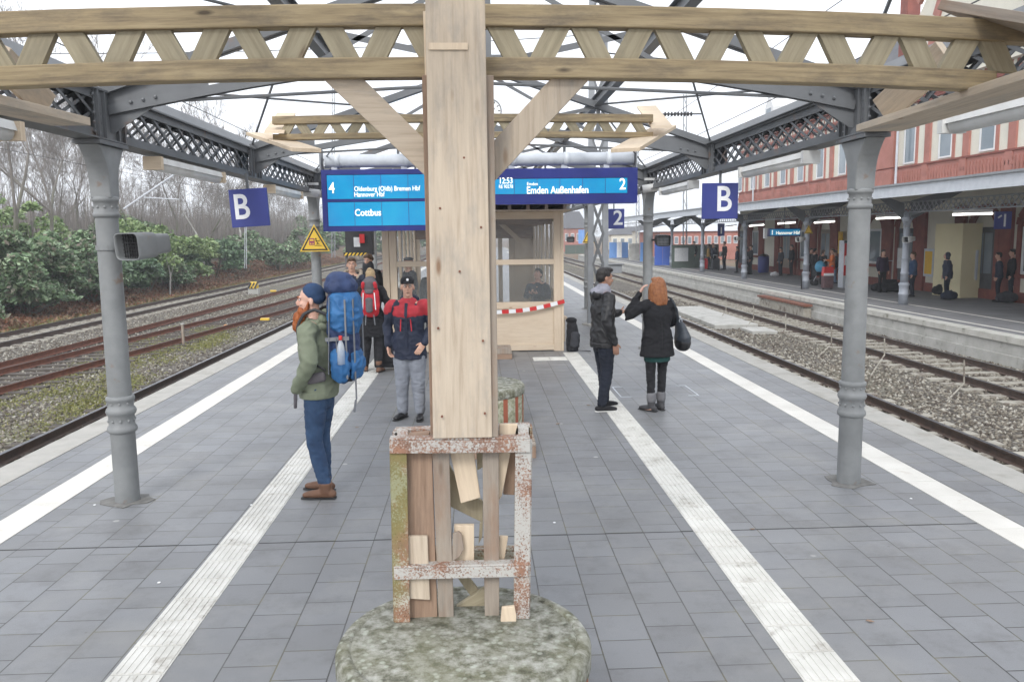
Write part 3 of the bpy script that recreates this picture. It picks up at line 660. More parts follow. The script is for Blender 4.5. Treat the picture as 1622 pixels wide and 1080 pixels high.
# ================================================================= TIMBER SHORING
def board(pts_a, pts_b, w, h, up=(0, 0, 1)): return MB().bar(pts_a, pts_b, w, h, up)
def girder(Y, xl, xr, yt0, yt1, yb0, yb1, label, tilt, npx, ph0):
    """timber lattice girder across the platform; heights read at the centre"""
    cx = 755; zt = at(cx, (yt0 + yt1) / 2, Y).z; ht = (yt1 - yt0) / FPX * Y; zb = at(cx, (yb0 + yb1) / 2, Y).z; hb = (yb1 - yb0) / FPX * Y
    t = thing('timber_girder', label, 'timber girder', ((xl + xr) / 2, Y, zb), 'timber lattice girders shoring the canopy')
    cam_ = lambda x: -tilt * (x + .3) ** 2        # the long timbers sag a little towards their ends
    zt += .003; zb += .003
    for (z, h, nme) in ((zt, ht, 'top_chord'), (zb, hb, 'bottom_chord')):
        b = MB(); seg = 16; xe = 2.34 if (nme == 'bottom_chord' and Y < 5) else xr
        P = [Vector((xl + (xe - xl) * k / seg, Y, z + cam_(xl + (xe - xl) * k / seg) + random.uniform(-.001, .001))) for k in range(seg + 1)]
        b.beam(P, .08, h); b.build(nme, 'wood_old', t, bevel=.006)
    zl, zh = zb + hb / 2 + .001, zt - ht / 2 - .001
    n = npx; d = (xr - xl - .1) / n
    for k in range(n):
        a = xl + .05 + ph0 + k * d; up_ = k % 2 == 0
        w = d * .60
        lo, hi = (a + w / 2 + .003, a + d - w / 2 - .003) if up_ else (a + d - w / 2 - .003, a + w / 2 + .003)
        T = Vector((0, 0, 1)); y0 = Y - .018
        q = w / 2
        P = [(lo - q, y0, zl + cam_(lo - q)), (lo + q, y0, zl + cam_(lo + q)), (hi + q, y0, zh + cam_(hi + q)), (hi - q, y0, zh + cam_(hi - q))]
        MB().prism(P[1:] + P[:1], (0, .036, 0)).build('web_board', 'wood_web', t)
    return t, zt, ht, zb, hb
G1, zt, ht, zb, hb = girder(3.74, -2.75, 2.50, 12, 44, 95, 125, 'weathered timber lattice girder right overhead, bolted to the nearest post', .0100, 28, 0)
G2, zt2, ht2, zb2, hb2 = girder(8.1, -1.92, 1.72, 182, 194, 210, 219, 'weathered timber lattice girder farther back, seen below the near one', .004, 22, 0)
# bracket planks lying under and beside the girder ends (forming a V)
def lpair(xc, Y, z, half, sgn, nm, near):
    t1 = MB().bar((xc, Y - half, z - .022), (xc + .0, Y + half, z - .022), .24, .04).build('support_plank', 'wood_new', None, bevel=.003)
    tag(t1, 'flat new plank laid under the %s end of the %s timber girder' % (nm, near), 'plank', 'planks at the girder ends')
    a = Vector((xc + sgn * .11, Y - half * .92, z + .02)); 
    b = MB(); x = xc - sgn * .16
    b.prism([(x, Y - half * .92, z + .001), (x + sgn * .045, Y - half * .92, z + .001), (x + sgn * .215, Y - half * .92, z + .25), (x + sgn * .17, Y - half * .92, z + .25)][::sgn], (0, half * 1.84, 0))
    return t1
pl = MB().bar(at(990, 238, 7.3) , at(1052, 202, 9.0), .26, .035); tag(pl.build('support_plank', 'wood_fresh', None, bevel=.003), 'flat pale plank under the right end of the farther timber girder', 'plank', 'planks at the girder ends')
pl = MB().prism([at(1009, 172, 8.9), at(1040, 171, 8.9), at(1066, 203, 8.0), at(1032, 204, 8.0)], (0, .03, .03)); tag(pl.build('side_plank', 'wood_fresh', None, bevel=.003), 'pale plank leaning up at the right end of the farther timber girder', 'plank', 'planks at the girder ends')
pl = MB().bar(at(410, 213, 8.9), at(486, 238, 7.4), .26, .035); tag(pl.build('support_plank', 'wood_fresh', None, bevel=.003), 'flat pale plank under the left end of the farther timber girder', 'plank', 'planks at the girder ends')
pl = MB().prism([at(438, 183, 8.9), at(468, 183, 8.9), at(450, 212, 8.0), at(418, 211, 8.0)], (0, .03, .03)); tag(pl.build('side_plank', 'wood_fresh', None, bevel=.003), 'pale plank leaning up at the left end of the farther timber girder', 'plank', 'planks at the girder ends')
# near girder, right end
zz = zb - hb / 2
a = at(1392, 203, 4.9); c = at(1700, 110, 3.2); pl = MB().bar(a, c, .27, .04); tag(pl.build('support_plank', 'wood_new', None, bevel=.003), 'flat wide plank under the right end of the near timber girder', 'plank', 'planks at the girder ends')
pl = MB().bar(at(1398, 176, 4.9), at(1500, 85, 4.3), .035, .17, (-.5, 0, 1)); tag(pl.build('side_plank', 'wood_new', None, bevel=.003), 'brown plank slanting up behind the right end of the near timber girder', 'plank', 'planks at the girder ends')
pl = MB().bar(at(1525, 22, 3.95), at(1760, 62, 3.2), .3, .045, (.2, .1, 1)); tag(pl.build('cover_plank', 'wood_grey', None, bevel=.003), 'pale grey plank lying on top of the right end of the near timber girder', 'plank', 'planks at the girder ends')
# near girder, left end
pl = MB().bar(at(112, 193, 4.9), at(-200, 120, 3.3), .22, .045); tag(pl.build('support_plank', 'wood_new', None, bevel=.003), 'flat wide plank under the left end of the near timber girder', 'plank', 'planks at the girder ends')
pl = MB().bar(at(74, 168, 4.8), at(0, 95, 4.2), .035, .15, (.5, 0, 1)); tag(pl.build('side_plank', 'wood_new', None, bevel=.003), 'brown plank slanting up behind the left end of the near timber girder', 'plank', 'planks at the girder ends')

# near post: square timbers faced with a wide board, two raking braces
Yp = 3.62
t = thing('timber_post', 'tall new timber post in the middle, rising from the rusty frame to the near girder', 'post', (-.1, Yp, .5))
b = MB(); b.prism([at(676, -2, Yp - .10), at(683, 692, Yp - .05), at(783, 692, Yp - .05), at(767, -2, Yp - .10)], (0, .03, 0)); b = MB()
A0, A1 = at(721, -3, Yp - .075), at(733, 692, Yp - .045); b.bar(A1, A0, .036, .262, (1, 0, 0), .036, .245); b.build('face_board', 'wood_new', t, bevel=.003)
MB().bar(at(722, 123, Yp + .08), at(733, 688, Yp + .08), .12, .288, (1, 0, 0)).build('post_timber', 'wood_brown', t, bevel=.004)
MB().bar(at(775, 123, Yp + .0), at(783, 688, Yp + .0), .10, .035, (1, 0, 0)).build('side_board', 'wood_grey', t, bevel=.003)
MB().prism([at(679, 68, Yp - .097), at(679, 79, Yp - .097), at(741, 79, Yp - .097), at(741, 68, Yp - .097)], (0, .003, 0)).build('tape_strip', 'wood_fresh', t)
nb = MB()
for px, py in ((690, 40), (752, 38), (692, 150), (758, 148), (697, 330), (762, 360), (694, 520), (765, 540), (700, 660), (768, 655), (728, 430), (735, 250)): q = at(px, py, Yp - .083); nb.tube([q, q + Vector((0, .012, 0))], .005, 8)
nb.build('nail_heads', 'rail_rust', t)
MB().bar(at(676, 20, Yp + .06), at(679, 122, Yp + .06), .04, .03, (1, 0, 0)).build('packing', 'wood_fresh', t, bevel=.003)
Yb = 3.74
b = MB().prism([at(507, 121, Yb), at(571, 121, Yb), at(680, 228, Yb), at(678, 283, Yb)], (0, .05, 0)); b.build('brace', 'wood_new', t, bevel=.003)
b = MB().prism([at(938, 121, Yb), at(876, 121, Yb), at(783, 222, Yb), at(784, 286, Yb)][::-1], (0, .05, 0)); b.build('brace', 'wood_new', t, bevel=.003)

# round mossy pedestals
def pedestal(x, y, lab, h=.5, r=.545):
    t = thing('round_pedestal', lab, 'pedestal', (x, y, 0), 'round concrete pedestals')
    MB().lathe([(r - .01, -.02), (r, .02), (r, h - .11)], (x, y, 0), 48).build('drum', 'pedestal_stripes', t, smooth=True).modifiers.new('e', 'EDGE_SPLIT')
    MB().lathe([(r + .004, h - .112), (r + .012, h - .10), (r + .012, h - .03), (r - .004, h - .006), (r - .03, h), (r - .045, h - .002), (r - .052, h - .012), (r - .06, h - .002), (.01, h + .004)], (x, y, 0), 64).build('top_slab', 'pedestal', t, smooth=True)
    return t
pedestal(-.088, 3.42, 'big round moss-grown concrete pedestal at the bottom edge, under the rusty frame'); pedestal(-.02, 9.65, 'round pedestal farther back with rusty stripes, half hidden by the post')
# the rusty steel frame on the near pedestal
Yf, Yk = 3.58, 3.80; zt_ = at(728, 698, Yf).z
t = thing('steel_frame', 'rusty white-painted steel frame standing on the round pedestal and packed with scrap timber', 'steel frame', (-.08, 3.68, .5))
def fr_leg(px0, px1, pyt, pyb, Y, m, w=.05):
    b = MB(); a = at(px0, pyt, Y); c = at(px1, pyb, Y); c.z = max(c.z, .5)
    wd = 26 / FPX * Y
    b.bar(a, c, .012, wd, (1, 0, 0)); b.bar(a + Vector((0 if px0 < 730 else 0, .035, 0)) + Vector((-wd / 2 if px0 < 730 else wd / 2, 0, 0)), c + Vector((0, .035, 0)) + Vector((-wd / 2 if px0 < 730 else wd / 2, 0, 0)), .06, .01, (1, 0, 0)); return b.build('leg', m, t, bevel=.002)
fr_leg(631, 638, 700, 1008, Yf, 'rusty_green'); fr_leg(829, 826, 700, 1006, Yf, 'rusty_white')
fr_leg(636, 640, 684, 960, Yk, 'rusty_white'); fr_leg(829, 826, 676, 960, Yk, 'rusty_green')
def crossbar(p0, p1, Y, m, h, name='crossbar', n=10, jig=.0):
    b = MB(); a = at(p0[0], p0[1], Y); c = at(p1[0], p1[1], Y); 
    b.bar(a, c, .012, h, (0, 0, 1)); b.bar(a + Vector((0, .03, h / 2 + .005)), c + Vector((0, .03, h / 2 + .005)), .06, .01); return b.build(name, m, t, bevel=.003)
crossbar((617, 708), (840, 706), Yf - .013, 'rusty_white', .058); crossbar((624, 909), (837, 904), Yf - .013, 'rusty_white', .050)
crossbar((625, 692), (840, 684), Yk, 'rusty_white', .05); crossbar((640, 886), (826, 884), Yk, 'rusty_green', .07)
for px, py, py2 in ((638, 698, 690), (829, 690, 682)):
    b = MB(); a = at(px, 705, Yf + .02); c = at(px, 686 if px < 700 else 680, Yk - .02); b.bar(a, c, .05, .05); b.build('side_bar', 'rusty_white', t, bevel=.003)
for px in (636, 829):
    a = at(px, 905, Yf + .02); c = at(px, 885, Yk - .02); MB().bar(a, c, .05, .05).build('side_bar', 'rusty_green', t, bevel=.003)
def slat(nm, P, Y, m, label, th=.03, cat='board', dy=0):
    b = MB().prism([at(px, py, Y) for px, py in P], (0, th, 0)); return tag(b.build(nm, m, None, bevel=.003), label, cat, 'scrap timber in the rusty frame')
slat('scrap_board', [(641, 712), (644, 1008), (694, 1008), (684, 712)], 3.62, 'wood_brown', 'widest reddish brown board standing upright at the left in the frame')
slat('scrap_board', [(685, 712), (695, 988), (719, 988), (711, 712)], 3.615, 'wood_grey', 'narrow grey upright board left of the middle of the frame', .04)
slat('scrap_board', [(764, 712), (768, 985), (791, 985), (790, 712)], 3.615, 'wood_grey', 'narrow grey upright board right of the middle of the frame', .04)
slat('stone_block', [(694, 989), (695, 1005), (719, 1005), (718, 989)], 3.6, 'galv', 'small grey block under the left narrow grey board', .06, 'block'); slat('stone_block', [(768, 986), (769, 1004), (792, 1004), (791, 986)], 3.6, 'galv', 'small grey block under the right narrow grey board', .06, 'block')
slat('scrap_board', [(712, 713), (730, 797), (761, 788), (750, 713)], 3.66, 'wood_fresh', 'bright short board hanging aslant below the middle of the top bar', .025)
slat('scrap_board', [(791, 672), (789, 795), (795, 785), (809, 715), (820, 672)], 3.66, 'wood_fresh', 'bright tapering board in the top right of the frame', .025)
slat('scrap_board', [(803, 713), (797, 783), (815, 784), (817, 716)], 3.72, 'wood_brown', 'short brown board behind the bright tapering one', .025)
slat('scrap_board', [(643, 849), (648, 948), (681, 950), (677, 849)], 3.595, 'wood_new', 'short light offcut at the lower left of the frame', .02)
slat('scrap_board', [(719, 832), (719, 893), (751, 893), (751, 832)], 3.66, 'wood_fresh', 'short upright offcut in the middle of the frame above the lower bar', .03)
slat('scrap_board', [(791, 849), (789, 898), (797, 898), (805, 850)], 3.66, 'wood_fresh', 'thin light offcut beside the right narrow grey board', .02)
slat('scrap_board', [(795, 962), (793, 984), (803, 992), (806, 1003), (817, 1003), (818, 975), (815, 960)][::-1], 3.55, 'wood_fresh', 'splintered pale offcut at the lower right corner of the frame', .02)
slat('scrap_board', [(712, 1000), (721, 996), (768, 962), (768, 930), (716, 965)], 3.72, 'wood_web', 'mossy olive board slanting across the bottom of the frame', .03)
slat('scrap_board', [(714, 900), (716, 880), (768, 948), (768, 975)], 3.75, 'wood_web', 'olive board slanting the other way in the lower middle of the frame', .03)
slat('scrap_board', [(711, 735), (713, 802), (765, 828), (765, 795), (730, 770)], 3.76, 'wood_web', 'olive board slanting across the upper middle of the frame', .03)
slat('scrap_board', [(717, 845), (716, 890), (727, 882), (735, 870), (731, 846), (727, 842)], 3.62, 'wood_grey', 'torn grey splinter of wood beside the middle offcut', .02)
slat('scrap_board', [(755, 715), (756, 745), (768, 738), (768, 715)], 3.7, 'wood_web', 'small olive offcut under the top bar right of the bright one', .03)
slat('scrap_board', [(643, 690), (680, 686), (680, 702), (643, 702)], 3.68, 'wood_brown', 'short dark board lying on the left top of the frame', .06)
slat('scrap_board', [(760, 828), (758, 862), (764, 850), (765, 828)], 3.72, 'wood_web', 'thin olive splinter left of the right grey board', .02)
# pallet behind
t = thing('wooden_pallet', 'grey wooden pallet lying between the frame and the farther pedestal', 'pallet', (-.05, 8.6, 0))
for k in range(6): MB().box(-.62, .56, 8.1 + k * .16, 8.1 + k * .16 + .1, .122, .144).build('slat', 'wood_grey', t)
for k in (-.62, -.09, .42): MB().box(k, k + .14, 8.1, 9.0, .0, .12).build('block', 'wood_brown', t)
# ================================================================= SIGNS, LAMPS, BOARDS
def quadbox(b, px0, py0, px1, py1, Y, th):
    a = at(px0, py0, Y); c = at(px1, py1, Y); a2 = at(px1, py0, Y)
    b.box(a.x, a2.x, Y, Y + th, c.z, a.z); return b
def board_frame(t, x0, x1, z0, z1, Y, rows, m=.07):
    b = MB(); b.box(x0, x1, Y + .02, Y + .30, z0, z1); b.build('case', 'db_blue', t, bevel=.01)
    b = MB(); b.box(x0, x1, Y, Y + .019, z1 - m, z1); b.box(x0, x1, Y, Y + .019, z0, z0 + m); b.box(x0, x0 + m, Y, Y + .019, z0 + m, z1 - m); b.box(x1 - m, x1, Y, Y + .019, z0 + m, z1 - m)
    H_ = (z1 - z0 - 2 * m)
    for k in range(1, rows): b.box(x0 + m, x1 - m, Y, Y + .019, z0 + m + H_ * k / rows - .02, z0 + m + H_ * k / rows + .02)
    b.build('front_frame', 'db_blue', t)
    for k in range(rows):
        za = z0 + m + H_ * k / rows + .028; zb_ = z0 + m + H_ * (k + 1) / rows - .028
        if k == 0: za = z0 + m + .008
        if k == rows - 1: zb_ = z1 - m - .008
        MB().box(x0 + m + .01, x1 - m - .01, Y + .008, Y + .0195, za, zb_).build('screen', 'screen', t)
        b = MB(); n = max(2, round((x1 - x0) / .47))
        for j in range(1, n): xx = x0 + m + (x1 - x0 - 2 * m) * j / n; b.box(xx - .004, xx + .004, Y + .005, Y + .0078, za, zb_)
        b.build('screen_joint', 'db_blue_matt', t)
YB = 14.6
pL = at(508, 268, YB); pR = at(1010, 264, YB); zT = (pL.z + pR.z) / 2; zTL = at(640, 268, YB).z
zb4 = at(590, 366, YB).z; zb2 = at(890, 323, YB).z
zz = at(590, 318, YB).z
t = thing('departure_board', 'wide blue departure board with two lit rows, showing 4 and Cottbus', 'departure board', (-1.3, YB, 3))
board_frame(t, pL.x, -.16, zb4, zTL, YB, 2, .085)
def tx(s, px, py, hpx, tt, m='screen_text', Y=YB - .003, off=.004, sx=1, align='LEFT'):
    off = off * (.38 if hpx > 9 else .1); sx = sx * .93
    p = at(px, py, Y); return text(s, (p.x, Y, p.z), hpx / FPX * Y * 1.38, m, tt, 'lettering', align, off, sx=sx)
tx('4', 521, 306, 17, t, 'screen_yellow', off=.008, sx=.85); tx('Oldenburg (Oldb) Bremen Hbf', 561, 303, 7.6, t, sx=.83, off=.006); tx('Hannover Hbf', 561, 312, 7.6, t, sx=.83, off=.006); tx('Cottbus', 562, 342, 10.5, t, sx=.92, off=.006)
t = thing('departure_board', 'blue departure board with one lit row, showing 2 and Emden Außenhafen at 12:53', 'departure board', (1.6, YB, 3))
board_frame(t, .10, pR.x, zb2, zT - .02, YB, 1, .17)
tx('12:53', 790, 291, 9.5, t, off=.004, sx=.82); tx('RE 90278', 790, 298.5, 5.5, t, off=.004, sx=.82); tx('Emden', 834.5, 294, 5.2, t, off=.003, sx=.95); tx('Emden Außenhafen', 834, 307, 11.3, t, off=.007, sx=.86); tx('2', 981, 300, 17.5, t, 'screen_text', off=.01, sx=.92)
t = thing('carrier_tube', 'thick pale steel tube carrying the two departure boards', 'tube', (0, YB, 3.6))
a = at(515, 257, YB + .15); c = at(1003, 250, YB + .15); a.z = c.z = (a.z + c.z) / 2
MB().tube([a, c], .115, 18).build('tube', 'galv', t, smooth=True)
for px in (530, 640, 810, 893, 960):
    q = at(px, 262, YB + .15); MB().box(q.x - .05, q.x + .05, YB + .1, YB + .2, zT - .03, a.z - .09).build('hanger', 'galv', t)
    MB().tube([(q.x, YB + .15, a.z), (q.x + .1, YB + .15, a.z)], .125, 18).build('clamp', 'galv', t, smooth=True)
for px in (508, 1007):
    q = at(px, 250, YB + .1); MB().box(q.x - .012, q.x + .012, YB, YB + .3, zT - .02, q.z + .14).build('end_plate', 'steel_light', t)
for sgn, px, py in ((-1, 487, 305), (1, 1036, 297)):
    q = at(px, py, 15.2); b = thing('security_camera', 'white tubular security camera on the %s end of the departure boards' % ('left' if sgn < 0 else 'right'), 'camera', q)
    MB().tube([q + Vector((-.2, .05, -.03 * sgn)), q + Vector((.22, -.05, .03 * sgn))], .075, 14).build('housing', 'white_paint', b, smooth=True)
    MB().box(q.x - .18, q.x + .2, q.y - .03, q.y + .03, q.z + .13, q.z + .17).build('arm', 'white_paint', b); MB().box(q.x - .02, q.x + .02, q.y - .02, q.y + .02, q.z + .05, q.z + .14).build('stem', 'galv', b)
def panel_sign(px0, py0, px1, py1, Y, char, label, m='db_blue_matt', hp=None, cpos=None, th=.04, off=.012, nm='platform_sign', skew=0, post=None, sx=1):
    a = at((px0 + px1) / 2, py0, Y); w = (px1 - px0) / FPX * Y; h = (py1 - py0) / FPX * Y
    t = thing(nm, label, 'sign', (a.x, Y, a.z - h / 2))
    b = MB().box(a.x - w / 2, a.x + w / 2, Y, Y + th, a.z - h, a.z); b.build('panel', m, t, bevel=.004)
    if char:
        fs = hp / FPX * Y * 1.38; p = at(cpos[0], cpos[1], Y); text(char, (p.x, Y - .003, p.z), fs, 'sign_white', t, 'letter', 'LEFT', off, sx=sx)
    if post:
        for dx in (post if isinstance(post, tuple) else (0,)): MB().box(a.x + dx - .015, a.x + dx + .015, Y + .005, Y + .035, a.z + .001, 3.052).build('hanger', 'steel', t)
    return t
t = panel_sign(364, 299, 422, 357, 10.6, 'B', 'blue sign with a white letter B hanging in front of the trees on the left', hp=39, cpos=(370, 346), post=True, off=.006, sx=.85); 
t.rotation_euler = (0, R(-3), 0)
t = panel_sign(1113, 290, 1170, 346, 10.9, 'B', 'blue sign with a white letter B hanging in front of the station building', hp=40, cpos=(1133, 334), post=True, off=.006, sx=.85)
panel_sign(956, 331, 989, 362, 21.5, '2', 'small blue platform sign with a white number 2 beside the lattice mast', hp=23, cpos=(971, 356), post=True, off=.008)
# warning triangles
def tri_sign(px, py0, py1, wpx, Y, label, zpost=None):
    c = at(px, (py0 + py1) / 2, Y); w = wpx / FPX * Y; h = (py1 - py0) / FPX * Y
    t = thing('warning_sign', label, 'warning sign', c)
    def T(s, dy): return [(c.x - w / 2 * s, Y + dy, c.z - h / 2 + h * .333 * (1 - s)), (c.x + w / 2 * s, Y + dy, c.z - h / 2 + h * .333 * (1 - s)), (c.x, Y + dy, c.z + h / 2 - h * .667 * (1 - s))]
    MB().prism(T(1, 0), (0, .012, 0)).build('plate', 'yellow_sign', t)
    b = MB(); o_, i_ = T(.88, -.003), T(.72, -.003)
    for k in range(3): b.quadset([o_[k], o_[(k + 1) % 3], i_[(k + 1) % 3], i_[k]], [(0, 1, 2, 3)])
    b.build('black_border', 'black', t, fix=False)
    if wpx > 30:
        b = MB(); x, z = c.x, c.z - h * .14
        b.box(x - .10, x + .0, Y - .006, Y - .004, z - .06, z + .065); b.build('train_symbol', 'mauve', t)
        b = MB(); b.bar((x - .085, Y - .008, z + .03), (x - .015, Y - .008, z + .03), .003, .03, (0, 0, 1)); b.box(x - .085, x - .06, Y - .009, Y - .007, z - .045, z - .025); b.box(x - .04, x - .015, Y - .009, Y - .007, z - .045, z - .025); b.build('train_windows', 'yellow_sign', t)
        b = MB(); b.tube([(x + .02, Y - .006, z + .03), (x + .055, Y - .006, z - .02), (x + .04, Y - .006, z - .055)], .007, 5); b.tube([(x + .02, Y - .006, z + .03), (x + .075, Y - .006, z + .01), (x + .1, Y - .006, z + .03)], .006, 5); b.tube([(x + .055, Y - .006, z - .02), (x + .09, Y - .006, z - .05)], .006, 5); b.ell((x + .025, Y - .006, z + .055), .014, None, 8, 6); b.box(x + .0, x + .13, Y - .007, Y - .004, z - .075, z - .068); b.build('person_symbol', 'black', t)
    return t
tri_sign(498, 356, 398, 47, 15.6, 'yellow triangular warning sign on the second column on the left, above the bearded man')
tri_sign(934, 360, 385, 24, 24.4, 'yellow triangular warning sign half hidden behind the lattice mast')
# loudspeaker horns
def horn(name, c, d, L, w, h, label, m='cast_iron', grid='dark_metal', flare=.8, arm=None):
    c = Vector(c); d = Vector(d).normalized(); s_ = d.cross(Vector((0, 0, 1))).normalized(); u = s_.cross(d)
    t = thing('loudspeaker', label, 'loudspeaker', c); b = MB(); P = []; n = 20
    for (dist, k) in ((L / 2, 1), (L * .42, 1), (-L * .05, .93), (-L * .1, flare), (-L / 2, flare * .9)):
        for i in range(n):
            an = 2 * math.pi * i / n; ca, sa = math.cos(an), math.sin(an); ex = lambda v: math.copysign(abs(v) ** .35, v)
            P.append(c + d * dist + s_ * (w / 2 * k * ex(ca)) + u * (h / 2 * k * ex(sa)))
    F = [(j * n + i, j * n + (i + 1) % n, (j + 1) * n + (i + 1) % n, (j + 1) * n + i) for j in range(4) for i in range(n)] + [tuple(4 * n + i for i in range(n))]
    o = b.quadset(P, F).build('housing', m, t, smooth=True, fix=False); sm_ = o.modifiers.new('s', 'SOLIDIFY'); sm_.thickness = .008; sm_.offset = 0
    g = MB(); 
    g.bar(c + d * (L * .12), c + d * (L * .14), w * .86, h * .86); g.build('inside', 'black', t)
    g = MB()
    for k in range(-3, 4): g.bar(c + d * (L * .30) + u * (h * .13 * k) - s_ * w * .46, c + d * (L * .30) + u * (h * .13 * k) + s_ * w * .46, .004, .006); 
    for k in range(-4, 5): g.bar(c + d * (L * .30) + s_ * (w * .1 * k) - u * h * .45, c + d * (L * .30) + s_ * (w * .1 * k) + u * h * .45, .004, .006, d)
    g.build('grille', grid, t)
    if arm: MB().bar(c, Vector(arm), .04, .04).build('arm', m, t)
    return t
c = at(227, 388, 6.95); t = horn('l', c + Vector((.02, -.03, 0)), (-.50, -.87, -.08), .34, .28, .215, 'grey horn loudspeaker on the nearest left column', arm=(CX[0], 7.05, c.z)); 
MB().lathe([(.102, -.02), (.102, .02)], (CX[0], 7.05, c.z - .02), 20).build('strap', 'cast_iron', t)
c = at(1048, 380, 15.7); horn('l', c, (.1, -1, -.12), .26, .27, .21, 'dark grille-fronted loudspeaker on the second right column', 'dark_metal', 'steel_light', arm=(CX[1], 15.9, c.z))
c = at(903, 379, 24.5); horn('l', c, (.1, -1, -.12), .2, .22, .16, 'small dark loudspeaker right of the wooden shelter', 'dark_metal', 'steel_light')
def lamp(x, y0, y1, z, label, wood=True, tube='white_paint'):
    t = thing('strip_lamp', label, 'lamp', (x, (y0 + y1) / 2, z), 'strip lamps under the canopy girders')
    b = MB(); b.prism([(x - .07, y0 + .06, z), (x + .07, y0 + .06, z), (x + .05, y0 + .06, z + .06), (x - .05, y0 + .06, z + .06)], (0, y1 - y0 - .12, 0)); b.build('housing', 'white_paint', t)
    b = MB(); b.tube([(x, y0 + .07, z - .012), (x, y1 - .07, z - .012)], .055, 12); b.build('diffuser', 'white_paint', t, smooth=True)
    for ye in (y0, y1 - .06): MB().box(x - .085, x + .085, ye, ye + .06, z - .06, z + .062).build('end_cap', 'wood_fresh' if wood else 'white_paint', t)
    return t
lamp(-3.02, 7.95, 9.95, 2.955, 'white strip lamp with wooden end blocks beyond the nearest left column'); lamp(-3.02, 3.6, 5.62, 2.955, 'white strip lamp with a wooden end block at the upper left edge'); lamp(-3.02, 12.3, 14.3, 2.955, 'farther white strip lamp under the left girder, left of the departure board')
lamp(3.24, 7.95, 9.95, 2.955, 'white strip lamp beyond the nearest right column', False); lamp(3.24, 3.5, 5.62, 2.955, 'white strip lamp at the upper right edge', False); lamp(3.24, 12.3, 14.3, 2.955, 'farther white strip lamp under the right girder, right of the departure board', False)
# ================================================================= LATTICE CATENARY MAST standing on our platform
mb_ = gr(934, 514); mx0, my0 = at(931, 512, mb_.y).x, mb_.y
t = thing('lattice_mast', 'grey-green steel lattice mast rising from the platform behind the young man in the black jacket', 'mast', (mx0 + .2, my0, 0))
w0 = .52
for k, sx_ in enumerate((0, 1)):
    b = MB(); xa = mx0 + sx_ * (w0 - .13); xb_ = mx0 + .06 + sx_ * (w0 - .24)
    b.bar((xa + .065, my0, -.02), (xb_ + .065, my0, 9), .14, .02, (0, 1, 0)); 
    for e in (-1, 1): b.bar((xa + .065 + e * .062, my0 + .06, -.02), (xb_ + .065 + e * .062, my0 + .06, 9), .012, .1, (0, 1, 0))
    b.build('leg', 'steel_light' if k else 'steel_light', t)
b = MB(); n = 12
for k in range(n):
    z0, z1 = k * .75, k * .75 + .75
    for dy in (-.02, .1):
        b.bar((mx0 + .13, my0 + dy, z0), (mx0 + w0 - .13, my0 + dy, z1), .008, .05); b.bar((mx0 + w0 - .13, my0 + dy + .01, z0), (mx0 + .13, my0 + dy + .01, z1), .008, .05)
b.build('lacing', 'steel', t)
MB().lathe([(.01, .0), (.42, .0), (.4, .03), (.01, .035)], (mx0 + .26, my0, 0), 8).build('footing', 'concrete', t)
# other catenary masts and wires
def mast(px, pyb, pyt, Y, label, wpx=4, m='steel_light'):
    a = at(px, pyb, Y); c = at(px, pyt, Y); w = wpx / FPX * Y; b = MB()
    t = thing('catenary_mast', label, 'mast', a, 'catenary masts beside the tracks')
    for e in (-1, 1): MB().bar(a + Vector((e * w / 2, 0, 0)), c + Vector((e * w / 3, 0, 0)), w * .22, w * .3, (0, 1, 0)).build('leg', m, t)
    n = max(3, int((c.z - a.z) / .9)); b = MB()
    for k in range(n):
        p = a.lerp(c, k / n); q = a.lerp(c, (k + 1) / n); e = 1 if k % 2 else -1; b.bar(p + Vector((e * w / 2, 0, 0)), q - Vector((e * w / 2, 0, 0)), w * .1, w * .12)
    b.build('lacing', m, t); return t
mast(389, 425, 330, 62, 'slim pale post standing among the bushes under the left B sign', 3, 'galv'); mast(528, 408, 120, 78, 'tall catenary mast beyond the left tracks, behind the departure board', 5); mast(1085, 430, 150, 60, 'tall catenary mast seen right of the second right column', 6); mast(1010, 405, 210, 95, 'slim catenary mast far down the right-hand tracks', 5)
def wire(a, c, r, lb, cat='wire', sag=.3, nm='catenary_wire'):
    a = Vector(a); c = Vector(c); P = [a.lerp(c, k / 10) - Vector((0, 0, sag * 4 * (k / 10) * (1 - k / 10))) for k in range(11)]
    return tag(MB().tube(P, r, 4).build(nm, 'dark_metal'), lb, cat, 'overhead wires')
wire((6.45, 3, 5.2), (6.4, 120, 5.3), .010, 'contact wire above the nearer right-hand track'); wire((10.7, 3, 5.3), (10.65, 120, 5.3), .010, 'contact wire above the track beside the station building platform')
wire((6.45, 3, 6.6), (6.4, 60, 6.4), .009, 'upper carrying wire above the nearer right-hand track', sag=.5); wire((-6.1, 3, 5.2), (-5.9, 120, 5.3), .010, 'contact wire above the nearer left-hand track'); wire((-15, 10, 5.3), (-14.8, 120, 5.3), .01, 'contact wire above the farthest left-hand track')
wire((2.9, 20, 6.5), (12.5, 23, 6.5), .02, 'thick cross-span wire from the lattice mast towards the station building', sag=.1); wire((-15, 22, 7), (2.9, 20, 6.9), .012, 'thin cross-span wire from the lattice mast over to the left', sag=.2)
t = thing('insulator', 'dark ribbed insulator on the cross-span wire right of the farther girder end', 'insulator', at(1075, 182, 19)); p = at(1072, 181, 20.3)
b = MB()
for k in range(9): b.tube([p + Vector((k * .08 - .3, 0, 0)), p + Vector((k * .08 - .27, 0, 0))], .055, 8)
b.tube([p + Vector((-.5, 0, 0)), p + Vector((.6, 0, 0))], .018, 6); o = b.build('ribs', 'dark_metal', t)
